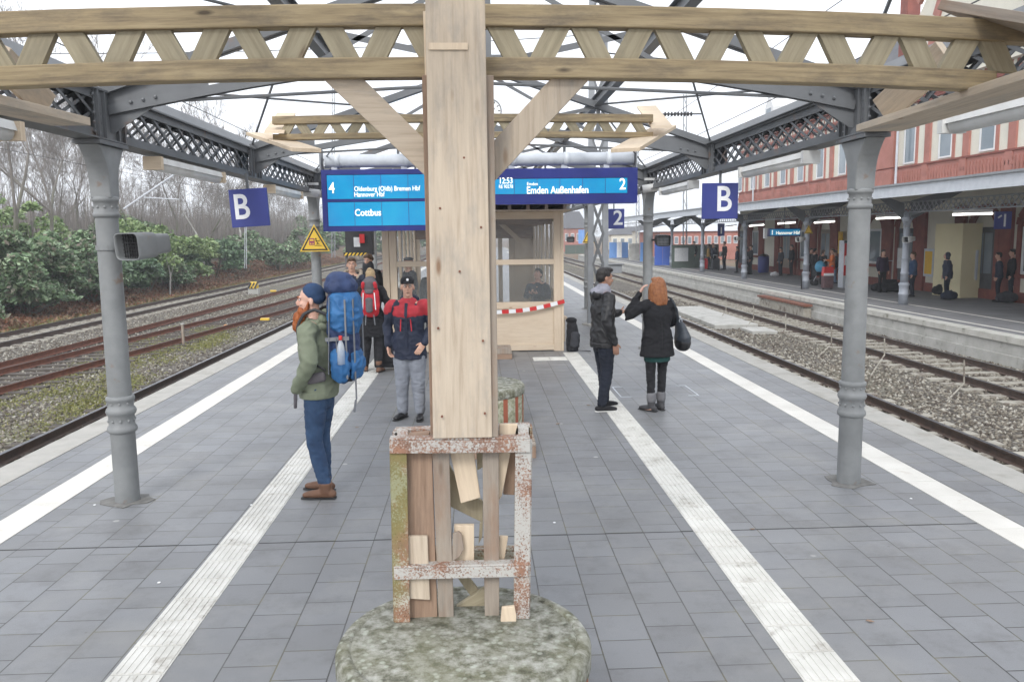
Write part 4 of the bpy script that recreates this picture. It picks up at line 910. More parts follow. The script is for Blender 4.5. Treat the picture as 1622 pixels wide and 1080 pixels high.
t = thing('cantilever_arm', 'pale slanting catenary arm left of the left B sign', 'cantilever', at(240, 310, 30)); MB().tube([at(196, 331, 30), at(277, 276, 30)], .03, 6).build('tube', 'galv', t); MB().tube([at(229, 313, 30), at(284, 316, 30)], .018, 6).build('steady_arm', 'galv', t)
t = thing('station_clock', 'round station clock with white face, half hidden by the timber post below the near girder', 'clock', at(776, 176, 19))
p = at(776, 176, 19); MB().tube([p, p + Vector((0, .12, 0))], .27, 28).build('case', 'steel', t, smooth=False); MB().tube([p + Vector((0, -.006, 0)), p + Vector((0, -.001, 0))], .24, 28).build('face', 'sign_white', t)
b = MB()
for k in range(12):
    an = k * math.pi / 6; d = Vector((math.cos(an), 0, math.sin(an))); b.bar(p + d * .18 + Vector((0, -.01, 0)), p + d * .23 + Vector((0, -.01, 0)), .004, .02)
b.bar(p + Vector((0, -.012, 0)), p + Vector((.11, -.012, .05)), .004, .02); b.bar(p + Vector((0, -.012, 0)), p + Vector((-.14, -.012, -.08)), .004, .015); b.build('hands', 'black', t); MB().box(p.x - .02, p.x + .02, p.y + .03, p.y + .07, p.z + .27, 4.45).build('hanger', 'steel', t)

# ================================================================= WAITING SHELTER of new timber
YS, YE_ = 15.75, 23.6
X0, X1 = at(608, 480, YS).x, at(893, 480, YS).x; zt = 2.68
t = thing('waiting_shelter', 'big provisional waiting shelter of new timber, plywood and clear panes', 'shelter', (0, YS, 0))
W_ = .13
def sb(nm, m, *a, bev=.004): return MB().box(*a).build(nm, m, t, bevel=bev)
yb_ = YS + .1
xm0, xm1 = at(680, 480, YS).x, at(786, 480, YS).x
for x in (X0, X0 + .14): sb('post', 'plywood', x, x + .125, YS, yb_, 0, zt)
sb('post', 'plywood', X1 - .19, X1 - .05, YS, yb_, 0, zt); sb('post', 'wood_fresh', X1 - .048, X1, YS - .01, yb_ + .3, 0, zt)
sb('post', 'plywood', xm1 - .17, xm1 - .05, YS, yb_, 0, zt); sb('post', 'plywood', xm0 + .1, xm0 + .22, YS, yb_, 0, zt)
zm = at(840, 415, YS).z; zs = at(840, 484, YS).z; zl = at(840, 475, YS).z; zw = at(840, 549, YS).z
sb('top_rail', 'plywood', xm1 - .05, X1 - .19, YS + .005, yb_ - .01, zt - .14, zt - .005); sb('top_rail', 'plywood', X0 + .27, xm0 + .1, YS + .005, yb_ - .01, zt - .14, zt - .005)
sb('middle_rail', 'plywood', xm1 - .05, X1 - .19, YS + .005, yb_ - .01, zm - .05, zm + .05); sb('middle_rail', 'plywood', X0 + .265, xm0 + .1, YS + .005, yb_ - .01, zm - .06, zm + .04)
sb('sill_rail', 'plywood', xm1 - .05, X1 - .19, YS - .01, yb_, zs - .06, zs + .07); sb('bottom_rail', 'plywood', xm1 - .05, X1 - .19, YS + .005, yb_ - .01, 0.02, .13)
sb('wall_panel', 'plywood', xm1 - .05, X1 - .19, YS + .03, YS + .06, .13, zs - .06)
MB().box(xm1 - .04, X1 - .2, YS + .05, YS + .056, zs + .07, zt - .14).build('pane', 'pane', t); MB().box(X0 + .27, xm0 + .1, YS + .05, YS + .056, .3, zt - .14).build('pane', 'pane', t)
sb('bottom_rail', 'plywood', X0 + .27, xm0 + .1, YS + .005, yb_ - .01, 0.02, .3)
b = MB(); b.box(X0 - .12, X1 + .12, YS - .25, YE_ + .2, zt + .002, zt + .03); b.build('roof_deck', 'plywood', t)
for k in range(11): x = X0 + (X1 - X0) * k / 10; sb('roof_joist', 'wood_grey', x - .03, x + .03, YS - .3, YE_, zt + .032, zt + .13)
MB().box(X0 - .2, X1 + .2, YS - .35, YE_ + .2, zt + .135, zt + .16).build('roof_sheet', 'plywood', t)
# side walls and back
for x, nmx in ((X0, 'l'), (X1 - .06, 'r')):
    for k in range(7):
        y = YS + 1.1 + k * 1.1; sb('post', 'plywood', x, x + .06, y, y + .14, 0, zt)
    sb('side_rail', 'plywood', x + .01, x + .05, YS + .15, YE_, 1.0, 1.1); sb('side_rail', 'plywood', x + .01, x + .05, YS + .15, YE_, zt - .16, zt - .02)
MB().box(X1 - .035, X1 - .02, YS + .3, YE_, .05, 1.0).build('side_panel', 'plywood', t); MB().box(X1 - .035, X1 - .028, YS + .32, YE_, 1.1, zt - .16).build('pane', 'pane', t)
MB().box(X0 + .02, X0 + .035, YS + 2.2, YE_, 1.1, zt - .16).build('pane', 'pane', t); MB().box(X0 + .02, X0 + .035, YS + 2.2, YE_, .05, 1.0).build('side_panel', 'plywood', t)
for k in range(8):
    if k in (3,): continue
    x = X0 + .06 + k * (X1 - X0 - .18) / 7.0; sb('back_post', 'plywood', x, x + .12, YE_ - .08, YE_, 0, zt)
sb('back_beam', 'wood_brown', X0 + .06, X1 - .06, YE_ - .1, YE_ - .081, 2.15, zt - .01); MB().box(.9, X1 - .07, YE_ - .05, YE_ - .03, .05, 2.2).build('back_panel', 'plywood', t)
b = MB()
for y in (17.5, 19.5, 21.5): b.box(X0 + .062, X1 - .062, y, y + .1, zt - .22, zt - .001)
b.build('ceiling_beams', 'wood_brown', t); MB().bar((.45, 19, 2.6), (1.1, 19.0, 2.0), .06, .1).build('knee_brace', 'wood_fresh', t)
b = MB().box(-.05, .5, 18.2, 21, .40, .45); b.build('bench_seat', 'wood_brown', thing('bench', 'dark bench inside the wooden shelter behind the pane', 'bench', (.2, 19, 0))); 
for y in (18.4, 20.7): 
    for x in (0, .42): tb = MB().box(x, x + .05, y, y + .05, 0, .40).build('leg', 'dark_metal', bpy.data.objects['bench'])
# barrier tape
t = thing('barrier_tape', 'red and white barrier tape sagging across the shelter front', 'tape', at(840, 484, 15.6)); P = [at(784, 494.5, 15.68), at(810, 489, 15.68), at(840, 484.5, 15.68), at(870, 479.5, 15.68), at(894, 477, 15.68)]
L = [P[0]]; segs = 10
pts = [P[0].lerp(P[-1], k / segs) - Vector((0, 0, .05 * math.sin(k / segs * math.pi))) for k in range(segs + 1)]
for k in range(segs): MB().bar(pts[k], pts[k + 1], .002, .075).build('stripe', 'sign_red' if k % 2 else 'sign_white', t)
# black backpack leaning at the shelter, olive box, wooden blocks
# information case with paper, red box and striped edge beyond the people on the left
YI = 19.3
t = thing('information_case', 'dark information case with a paper notice, a red box and a black and yellow edge', 'information case', at(567, 380, YI))
quadbox(MB(), 546, 362, 590, 404, YI, .25).build('case', 'dark_metal', t, bevel=.01); quadbox(MB(), 560, 376, 570, 391, YI - .012, .01).build('notice', 'paper', t); quadbox(MB(), 569, 371, 577, 385, YI - .05, .045).build('red_box', 'sign_red', t)
b = quadbox(MB(), 544, 400, 580, 405, YI - .03, .025).build('edge_strip', 'black', t)
b = MB()
for k in range(6): 
    px = 545 + k * 6; b.prism([at(px, 405, YI - .033), at(px + 3, 405, YI - .033), at(px + 6, 400.5, YI - .033), at(px + 3, 400.5, YI - .033)], (0, .002, 0))
b.build('yellow_stripes', 'yellow_sign', t)
for px in (548, 586): q = at(px, 404, YI); MB().box(q.x - .03, q.x + .03, YI + .05, YI + .1, 0, q.z).build('post', 'steel', t)
# things between the left-hand tracks
p = gr(402, 466, GZ); t = thing('dwarf_signal', 'low black and yellow striped shunting marker between the left-hand tracks', 'marker', p)
sY = p.y; s_ = sY / FPX
MB().box(p.x - 8 * s_, p.x + 8 * s_, sY - .1, sY + .3, GZ, p.z + 9 * s_).build('base_block', 'concrete', t, bevel=.02)
MB().lathe([(7.5 * s_, 0), (7.5 * s_, 0.1), (7 * s_, 0.2), (5 * s_, 10 * s_)], (p.x, sY + .1, p.z + 9 * s_ + .004), 12).build('hood', 'yellow_sign', t)
b = MB()
for k in (-1, 0, 1): b.bar((p.x + (k * 5 - 2) * s_, sY + .1 - 7.6 * s_, p.z + 9.5 * s_), (p.x + (k * 5 + 2.5) * s_, sY + .1 - 6.4 * s_, p.z + 18 * s_), .01, 2.4 * s_, (1, 0, 0))
b.build('black_stripes', 'black', t)
for px, py, lb in ((363, 520, 'orange-yellow marker block on the ballast, left of the pale one'), (420, 509, 'pale yellow marker block on the ballast near the bearded man'), (433, 463, 'small yellow point marker between the left-hand tracks')):
    p = gr(px, py, GZ); tag(MB().box(p.x - .17, p.x + .17, p.y - .08, p.y + .08, GZ + .03, GZ + .13).build('marker_block', 'yellow_sign' if px != 363 else 'orange_sign', bevel=.015), lb, 'marker', 'marker blocks on the ballast')
p = gr(291, 546, GZ); t = thing('wooden_post', 'short weathered post standing on the ballast between the left-hand tracks', 'post', p); MB().bar(p, p + Vector((0, 0, .62)), .07, .09, (0, 1, 0)).build('shaft', 'wood_grey', t, bevel=.01); MB().bar(p + Vector((0, 0, .62)), p + Vector((0, 0, .65)), .09, .11, (0, 1, 0)).build('cap', 'concrete', t)
p = gr(474, 418, GZ); t = thing('relay_cabinet', 'pale grey relay cabinet beyond the left-hand tracks, left of the warning sign', 'cabinet', p); s_ = p.y / FPX
MB().box(p.x - 3 * s_, p.x + 6 * s_, p.y, p.y + .8, GZ, GZ + 17 * s_).build('body', 'white_paint', t, bevel=.03); MB().box(p.x - 9 * s_, p.x - 5 * s_, p.y, p.y + .5, GZ, GZ + 10 * s_).build('side_box', 'white_paint', t, bevel=.03)

# ================================================================= STATION BUILDING
FX = 18.3
def bbox(b, y0, y1, z0, z1, d0=0, d1=.1): return b.box(FX - d1, FX - d0, y0, y1, z0, z1)
t = thing('station_building', 'long red brick and cream station building with tall white windows behind the side platform', 'building', (FX, 38, P1))
yN, yF = 18.0, 57.0; ZT = 8.3
MB().box(FX, FX + 11, yN, yF, P1 - .5, ZT).build('wall', 'cream', t)
# roof
MB().prism([(FX - .45, yN, ZT + .002), (FX + 11.4, yN, ZT + .002), (FX + 7.5, yN, ZT + 3.6), (FX + 3.5, yN, ZT + 3.6)], (0, yF - yN, 0)).build('roof', 'slate', t)
b = MB(); bbox(b, yN, yF, 4.05, 4.86, 0, .12); b.build('frieze', 'brick_pale', t)
b = MB(); y = yN
while y < yF: bbox(b, y + .06, y + .16, 4.2, 4.7, .12, .15); bbox(b, y + .16, y + .2, 4.4, 4.55, .12, .16); y += .2
b.build('frieze_ornament', 'brick_pale', t)
b = MB(); bbox(b, yN, yF, 4.862, 4.93, 0, .17); bbox(b, yN, yF, 7.45, 7.6, 0, .14); bbox(b, yN, yF, 8.1, 8.29, 0, .3); b.build('string_course', 'brick_red', t)
b = MB(); bbox(b, yN, yF, 7.604, 8.09, 0, .1); b.build('cornice_band', 'brick_pale', t)
b = MB(); y = yN
while y < yF: bbox(b, y, y + .16, 7.7, 7.95, .1, .13); y += .36
b.build('cornice_ornament', 'cream', t)
# bays
bays = []; y = 19.6
pil = MB(); thin = MB(); k = 0; wins = []
while y < yF - 1.5:
    big = 35.5 < y < 38.2
    pw = 1.5 if big else .42
    pil = MB(); thin = MB(); bbox(pil, y, y + pw, 4.94, 7.44, 0, .20 if big else .07)
    pil.build('pilaster', 'brick_pale', t); pil = MB(); bbox(pil, y, y + pw, 4.04, 4.86, .121, .26 if big else .16); pil.build('pilaster_base', 'brick_pale', t)
    yy = y + pw
    wins.append((yy + .74, yy + 1.66)); bbox(thin, yy + .57, yy + .74, 4.94, 7.44, 0, .04); thin.build('window_surround', 'brick_pale', t)
    y = yy + 2.25; k += 1
for (a, c) in wins:
    f = MB(); zb_, zt_ = 5.0, 7.3; w = .07
    for (y0, y1, z0, z1) in ((a, a + w, zb_, zt_), (c - w, c, zb_, zt_), (a + w, c - w, zb_, zb_ + w), (a + w, c - w, zt_ - w, zt_), (a + w, c - w, 6.55, 6.6)): bbox(f, y0, y1, z0, z1, .001, .05)
    fo = f.build('window', 'window_white', t); MB().box(FX - .02, FX - .005, a + w, c - w, zb_ + w, zt_ - w).build('pane', 'window_glass', fo)
# dormers and gable
for y in (30.5, 44, 50.5):
    d = MB(); d.prism([(FX - .2, y, ZT + .3), (FX - .2, y + 1.5, ZT + .3), (FX - .2, y + 1.5, ZT + 1.5), (FX - .2, y + .75, ZT + 2.3), (FX - .2, y, ZT + 1.5)], (3.2, 0, 0)); do = d.build('dormer', 'window_white', t); MB().box(FX - .22, FX - .205, y + .35, y + 1.15, ZT + .5, ZT + 1.45).build('pane', 'window_glass', do)
g = MB(); gy0, gy1 = 25.4, 34.0; g.prism([(FX - .35, gy0, ZT - .4), (FX - .35, gy1, ZT - .4), (FX - .35, gy1, ZT + 2.2), (FX - .35, gy1 - .8, ZT + 3.0), (FX - .35, (gy0 + gy1) / 2, ZT + 6.2), (FX - .35, gy0 + .8, ZT + 3), (FX - .35, gy0, ZT + 2.2)], (.8, 0, 0)); go_ = g.build('gable', 'cream', t)
b = MB(); gc = (gy0 + gy1) / 2
for k in range(16):
    a0, a1 = math.pi * k / 16, math.pi * (k + 1) / 16; b.bar((FX - .37, gc + 2.9 * math.cos(a0), ZT + 1.0 + 2.9 * math.sin(a0)), (FX - .37, gc + 2.9 * math.cos(a1), ZT + 1 + 2.9 * math.sin(a1)), .1, .5)
b.build('gable_arch', 'brick_pale', go_)
b = MB(); b.box(FX - .45, FX - .352, gy1 - .55, gy1, ZT - .4, ZT + 2.4); b.box(FX - .45, FX - .352, gy0, gy0 + .55, ZT - .4, ZT + 2.4); b.bar((FX - .4, gy1 - .3, ZT + 3.0), (FX - .4, gc, ZT + 6.3), .16, .35); b.bar((FX - .4, gy0 + .3, ZT + 3.0), (FX - .4, gc, ZT + 6.3), .16, .35); b.build('gable_brick', 'brick_pale', go_)
b = MB(); b.bar((FX - .4, gy1 - .1, ZT + 3.35), (FX - .4, gc, ZT + 6.7), .4, .12); b.bar((FX - .4, gy0 + .1, ZT + 3.35), (FX - .4, gc, ZT + 6.7), .4, .12); b.build('gable_coping', 'slate', go_)
for y in (28.4, 38.8, 55): MB().box(FX + 1.8, FX + 2.4, y, y + .7, ZT + 1, ZT + 5.0).build('chimney', 'brick_red', t)
# downpipes
for y in (35.1, 23.2, 53.5): MB().tube([(FX - .3, y, 3.9), (FX - .3, y, 7.5)], .05, 6).build('downpipe', 'galv', t)
# ground floor: dark brick piers, arches, doors, windows under the canopy
y = 19.3; k = 0
typ = ['win', 'door', 'win', 'door', 'wall', 'door', 'win', 'wall', 'door', 'win', 'door', 'wall', 'win', 'door']
while y < yF - 2 and k < 14:
    gp = MB(); ar = MB(); bbox(gp, y, y + .62, P1, 3.1, 0, .14); gp.build('pier', 'brick_red', t); ty = typ[k]; a, c = y + 1.0, y + 2.2
    if ty != 'wall':
        for q in range(8):
            a0, a1 = math.pi * q / 8, math.pi * (q + 1) / 8; cc = (a + c) / 2; r_ = .78; ar.bar((FX - .05, cc + r_ * math.cos(a0), 2.35 + r_ * .8 * math.sin(a0)), (FX - .05, cc + r_ * math.cos(a1), 2.35 + r_ * .8 * math.sin(a1)), .1, .3)
        ar.build('arch', 'brick_red', t)
        for qa, qb in ((a - .27, a - .05), (c + .05, c + .27)): gp = MB(); bbox(gp, qa, qb, P1, 2.35, 0, .08); gp.build('jamb', 'brick_red', t)
    if ty == 'door':
        do = MB(); bbox(do, a, c, P1, 2.3, 0, .03); o_ = do.build('door', 'slate' if k % 2 else 'wood_grey', t); q_ = MB(); bbox(q_, a + .12, (a + c) / 2 - .05, P1 + .9, 2.1, .03, .04); bbox(q_, (a + c) / 2 + .05, c - .12, P1 + .9, 2.1, .03, .04); q_.build('pane', 'window_glass', o_)
    if ty == 'win':
        skirt = MB(); bbox(skirt, a - .3, c + .3, .58, .7, 0, .12); skirt.build('sill', 'brick_red', t); f = MB()
        for (y0, y1, z0, z1) in ((a, a + .09, .72, 2.3), (c - .09, c, .72, 2.3), (a + .09, c - .09, .72, .82), (a + .09, c - .09, 2.2, 2.3)): bbox(f, y0, y1, z0, z1, .001, .06)
        fo = f.build('window', 'window_white', t); MB().box(FX - .03, FX - .004, a + .09, c - .09, .82, 2.2).build('pane', 'window_glass', fo)
    y += 2.72; k += 1
MB().box(FX - .06, FX - .001, yN, yF, P1, P1 + .35).build('plinth', 'brick_red', t)
# pale yellow porch box and posters
p = at(1528, 420, 26.6)
tag(MB().box(17.55, 18.28, 29.2, 31.0, P1, 2.45).build('entrance_porch', 'cream_yellow'), 'pale yellow boxed entrance standing out from the station building, left of the number 1 sign', 'porch')
def poster(px0, py0, px1, py1, X, m, label, nm='notice_case', fm='galv'):
    a = atx(px0, (py0 + py1) / 2, X); c = atx(px1, (py0 + py1) / 2, X); z1 = atx((px0 + px1) / 2, py0, X).z; z0 = atx((px0 + px1) / 2, py1, X).z
    ya, yb = min(a.y, c.y), max(a.y, c.y); t = thing(nm, label, 'notice case', (X, (ya + yb) / 2, z0))
    MB().box(X - .05, X, ya, yb, z0, z1).build('case', fm, t); e = .12 * (yb - ya); MB().box(X - .058, X - .052, ya + e, yb - e, z0 + .1, z1 - .1).build('sheet', m, t); return t
poster(1465, 394, 1480, 438, 18.12, 'paper_yellow', 'yellow timetable in a grey case on the station wall, left of the pale porch'); poster(1531, 396, 1549, 443, 18.12, 'paper_blue', 'pale blue-white notice in a grey case on the station wall, right of the pale porch')
poster(1423, 393, 1431, 425, 18.12, 'white_paint', 'small pale grey machine on the station wall behind the nearest right column', fm='white_paint')
poster(1329, 367, 1335, 402, 18.12, 'paper_yellow', 'tall yellow timetable on the station wall beside the ticket machines', fm='paper_yellow'); poster(1350, 367, 1358, 380, 18.12, 'paper_yellow', 'short yellow panel on the station wall over the ticket machines', fm='paper_yellow')
# ticket machine
p = at(1342, 448, 35.2); z_ = P1; s_ = 35.2 / FPX
t = thing('ticket_machine', 'grey ticket machine with red and white panels by the station wall', 'ticket machine', (p.x, 35.2, P1)); xa, xb = at(1335, 440, 35.2).x, at(1351, 440, 35.2).x; ztm = at(1342, 381, 35.2).z
MB().box(xa, xb, 35.2, 35.7, P1, ztm).build('cabinet', 'galv', t, bevel=.02); MB().box(xa + .02, xa + .22, 35.17, 35.198, P1 + .55, ztm - .12).build('red_panel', 'sign_red', t); MB().box(xa + .23, xb - .01, 35.17, 35.198, P1 + .55, ztm - .12).build('white_panel', 'sign_white', t); MB().box(xa, xb, 35.15, 35.198, ztm - .11, ztm).build('header', 'dark_metal', t); MB().box(xa + .03, xa + .2, 35.15, 35.168, P1 + 1.0, P1 + 1.4).build('screen', 'sign_white', t)
# canopy of the side platform
m, nt, p = newmat('lit_tube'); p.inputs['Base Color'].default_value = (.9, .9, .9, 1); p.inputs['Emission Color'].default_value = (1, .97, .9, 1); p.inputs['Emission Strength'].default_value = 3.2
PX = 14.3; PYS = [18.7, 27.0, 35.3, 43.6, 51.9, 60.2, 68.5]
t = thing('platform_canopy', 'long grey canopy roof with a pale edge over the side platform', 'canopy', (16, 40, 3)); ya, yb = 12, 88
fp = lambda x: 3.60 + (x - 13.1) * .16
MB().box(13.05, 13.10, ya, yb, 3.26, 3.62).build('fascia', 'galv', t); MB().box(12.98, 13.045, ya, yb, 3.60, 3.66).build('gutter', 'steel_light', t)
MB().prism([(13.102, ya, 3.56), (FX - .02, ya, 4.02), (FX - .02, ya, 4.1), (13.102, ya, 3.62)][::-1], (0, yb - ya, 0)).build('roof_sheet', 'steel', t)
b = MB(); y = ya + .5
while y < yb: b.bar((13.12, y, 3.50), (FX - .3, y, 3.95), .08, .12); y += 2.075
b.build('joists', 'steel', t)
b = MB(); b.box(PX - .05, PX + .05, ya, yb, 3.13, 3.17); b.box(PX - .05, PX + .05, ya, yb, 2.80, 2.84)
b.build('girder_flanges', 'steel_light', t)
b = MB(); y = ya
while y < 62:
    b.bar((PX - .02, y, 2.841), (PX - .02, y + .3, 3.129), .01, .035); b.bar((PX + .02, y + .3, 2.841), (PX + .02, y, 3.129), .01, .035); y += .26 if y < 45 else .4
b.build('girder_lattice', 'steel_light', t)
for y in PYS:
    b = MB(); b.prism([(PX - .12, y - .02, 2.55), (PX - .12, y - .02, 3.1), (13.2, y - .02, 3.5), (13.2, y - .02, 3.4)], (0, .04, 0)); b.prism([(PX + .12, y - .02, 2.55), (PX + .12, y - .02, 3.2), (16.4, y - .02, 3.75), (16.4, y - .02, 3.62)][::-1], (0, .04, 0)); b.build('bracket', 'steel', t)
    for sg in (-1, 1): MB().prism([(PX - .02, y + sg * .1, 2.5), (PX - .02, y + sg * .1, 2.8), (PX - .02, y + sg * .9, 2.8), (PX - .02, y + sg * .3, 2.72)], (.04, 0, 0)).build('corner_bracket', 'steel', t)
nm_ = ['nearest of the pale columns on the side platform, at the right edge of the picture', 'pale ringed column on the side platform with a white speaker, left of the yellow timetable', 'pale ringed column on the side platform carrying the orange warning triangle', 'pale column on the side platform, below the big B sign', 'slim pale column on the side platform in front of the green hoarding', 'farther slim column on the side platform beside the blue hoarding', 'farthest slim column under the side platform canopy']
bs = None
for i, y in enumerate(PYS):
    if bs is None:
        bs = thing('canopy_column', nm_[i], 'column', (PX, y, P1), 'canopy columns on the side platform'); o = (PX, y, P1)
        MB().lathe([(.15, 0), (.15, .32), (.17, .34), (.17, .38), (.15, .4), (.15, .62), (.175, .66), (.175, .7), (.13, .75)], o, 16).build('base', 'pole_p1', bs, smooth=True)
        MB().lathe([(.13, .74), (.12, 1.02), (.14, 1.04), (.14, 1.08), (.115, 1.1), (.11, 1.5), (.125, 1.52), (.125, 1.56), (.105, 1.58), (.10, 2.6), (.115, 2.62), (.115, 2.66), (.10, 2.68)], o, 16).build('shaft', 'pole_p1', bs, smooth=True)
        MB().lathe([(.10, 2.67), (.16, 2.8), (.19, 2.86), (.19, 2.9), (.14, 2.93), (.14, 3.05)], o, 16).build('capital', 'pole_p1', bs, smooth=True)
    else: dup(bs, (PX, y, P1), nm_[i])
c = at(1440, 379, 26.7); horn('l', c, (-1, -.35, -.1), .34, .26, .2, 'white horn loudspeaker on the pale ringed column left of the yellow timetable', 'white_paint', arm=(PX, 27, c.z)); c = at(1268, 379, 35); horn('l', c, (-1, -.35, -.1), .34, .26, .2, 'white horn loudspeaker on the column with the orange triangle', 'white_paint', arm=(PX, 35.3, c.z)); c = at(1168, 378, 43.3); horn('l', c, (-1, -.35, -.1), .34, .26, .2, 'white horn loudspeaker on the column below the big B sign', 'white_paint', arm=(PX, 43.6, c.z))
tri_sign(1281, 356, 370, 14, 35.0, 'orange-yellow warning triangle on a pale column of the side platform')
for i, (px0, px1, py, lb) in enumerate([(1509, 1573, 336, 'white strip lamp under the side canopy left of the number 1 sign'), (1388, 1430, 343, 'white strip lamp under the side canopy right of the nearest right column'), (1290, 1322, 350, 'white strip lamp under the side canopy left of the nearest right column'), (1232, 1260, 352, 'white strip lamp over the lit board of the side platform'), (1187, 1210, 356, 'white strip lamp under the side canopy right of the B sign'), (1150, 1166, 359, 'far white strip lamp under the side canopy below the B sign')]):
    Y_ = [25, 31, 36.5, 42, 48, 52][i]; a = at(px0, py, Y_); c = at(px1, py - 2, Y_ - .6); t = thing('strip_lamp', lb, 'lamp', a, 'strip lamps under the side canopy')
    MB().bar(a, c, .12, .09).build('housing', 'window_white', t); MB().bar(a - Vector((0, 0, .08)), c - Vector((0, 0, .08)), .07, .06).build('diffuser', 'lit_tube', t)
t = panel_sign(1576, 335, 1604, 363, 24.2, '1', 'blue sign with a white number 1 at the right edge over the side platform', hp=21, cpos=(1584, 359), off=.004); q = at(1583, 341.5, 24.2); MB().bar((q.x - .04, 24.195, q.z - .07), (q.x + .07, 24.195, q.z + .0), .01, .05).build('letter_flag', 'sign_white', t); panel_sign(1137, 354, 1148, 374, 52, '1', 'far small blue sign with a white number 1 below the B sign', hp=10, cpos=(1139, 370), off=.01)
t = thing('departure_board', 'lit blue departure board hanging over the side platform in the distance', 'departure board', at(1243, 368, 41)); a = at(1219, 362, 41); c = at(1268, 374, 41)
MB().box(a.x, c.x, 41, 41.3, c.z, a.z).build('case', 'db_blue', t); MB().box(a.x + .04, c.x - .04, 40.98, 40.998, c.z + .05, a.z - .05).build('screen', 'screen', t); 
q = at(1221, 371.5, 40.97); text('1', q, .3, 'screen_text', t, off=.01); q = at(1229, 371.3, 40.97); text('Hannover Hbf', q, .21, 'screen_text', t, off=.008); MB().box(a.x - .25, a.x - .12, 41, 41.2, c.z - .1, a.z + .02).build('side_lamp', 'window_white', t)
MB().box((a.x + c.x) / 2 - .02, (a.x + c.x) / 2 + .02, 41.1, 41.14, a.z, 3.8).build('hanger', 'steel', t)
# hoardings far right
def hoard(px0, px1, py0, py1, Y, m, label, nm='hoarding', poster=None):
    a = at(px0, py0, Y); c = at(px1, py1, Y); t = thing(nm, label, 'hoarding', ((a.x + c.x) / 2, Y, c.z)); n = max(2, int((c.x - a.x) / 1.2))
    for k in range(n): MB().box(a.x + (c.x - a.x) * k / n + .01, a.x + (c.x - a.x) * (k + 1) / n - .01, Y, Y + .05, c.z, a.z).build('panel', m, t)
    return t, a, c
t, a, c = hoard(1064, 1138, 388, 433, 58, 'hoarding', 'grey-green site hoarding with a white poster at the far end of the side platform'); q0 = at(1069, 393, 57.9); q1 = at(1090, 414, 57.9); MB().box(q0.x, q1.x, 57.9, 57.98, q1.z, q0.z).build('poster', 'paper', t)
hoard(1037, 1062, 383, 420, 62, 'tarp_blue', 'bright blue tarpaulin fence beyond the second right column'); hoard(965, 995, 384, 409, 84, 'tarp_light', 'light blue tarpaulin fence right of the lattice mast'); hoard(1014, 1024, 384, 415, 72, 'tarp_light', 'narrow light blue tarpaulin between the far huts'); hoard(916, 930, 364, 386, 120, 'tarp_light', 'far blue tarpaulin left of the lattice mast'); hoard(977, 985, 384, 408, 83.5, 'sign_white', 'white panel set into the light blue fence')
hoard(996, 1013, 386, 414, 76, 'concrete', 'grey boarded hut front between the blue fences')
hoard(895, 929, 388, 402, 110, 'hoarding', 'low grey-green fence far beyond the shelter')
# small houses far off
def house(px0, px1, pyb, pye, pyr, Y, wall, roofm, label, nwin=4, dep=9):
    a = at(px0, pyb, Y); c = at(px1, pyb, Y); e = at(px0, pye, Y).z; r_ = at(px0, pyr, Y).z; t = thing('house', label, 'building', ((a.x + c.x) / 2, Y, a.z)); zb_ = GZ
    MB().box(a.x, c.x, Y, Y + dep, zb_, e).build('wall', wall, t); MB().prism([(a.x - .4, Y - .3, e + .002), (c.x + .4, Y - .3, e + .002), (c.x - (c.x - a.x) * .12, Y + dep / 2, r_), (a.x + (c.x - a.x) * .12, Y + dep / 2, r_)], (0, .3, 0))
    b = MB(); b.quadset([(a.x - .4, Y - .3, e), (c.x + .4, Y - .3, e), (c.x + .4, Y + dep + .3, e), (a.x - .4, Y + dep + .3, e), (a.x + (c.x - a.x) * .2, Y + dep / 2, r_), (c.x - (c.x - a.x) * .2, Y + dep / 2, r_)], [(0, 1, 5, 4), (2, 3, 4, 5), (1, 2, 5), (3, 0, 4), (3, 2, 1, 0)]); b.build('roof', roofm, t)
    for k in range(nwin):
        x = a.x + (c.x - a.x) * (k + .5) / nwin; w = (c.x - a.x) / nwin * .3; zc = (a.z + e) / 2; h = (e - a.z) * .22
        o_ = MB().box(x - w, x + w, Y - .05, Y - .001, zc - h, zc + h).build('window', 'window_white', t); MB().box(x - w * .8, x + w * .8, Y - .06, Y - .052, zc - h * .85, zc + h * .85).build('pane', 'window_glass', o_)
house(1045, 1170, 395, 367, 356, 95, 'brick_pale', 'galv', 'low pale red brick building with arched windows beyond the hoardings', 12, 12); house(893, 930, 390, 362, 334, 150, 'brick_pale', 'slate', 'distant grey-roofed house right of the shelter', 4); house(968, 1040, 392, 372, 360, 160, 'cream', 'slate', 'long pale building far down the line between mast and column', 6); house(1018, 1066, 388, 366, 352, 130, 'cream', 'slate', 'grey gabled hut behind the second right column', 3)
# signal cabinet on the track side wall near the young man
p = at(972, 424, 44)
t = thing('trackside_cabinet', 'grey trackside box on the wall edge behind the young man in the black jacket', 'cabinet', p); MB().box(p.x - .6, p.x + .45, 44, 44.6, p.z - .3, p.z + .15).build('body', 'steel_light', t, bevel=.02); MB().box(p.x - .7, p.x + .55, 43.9, 44.7, p.z + .152, p.z + .2).build('lid', 'steel', t)
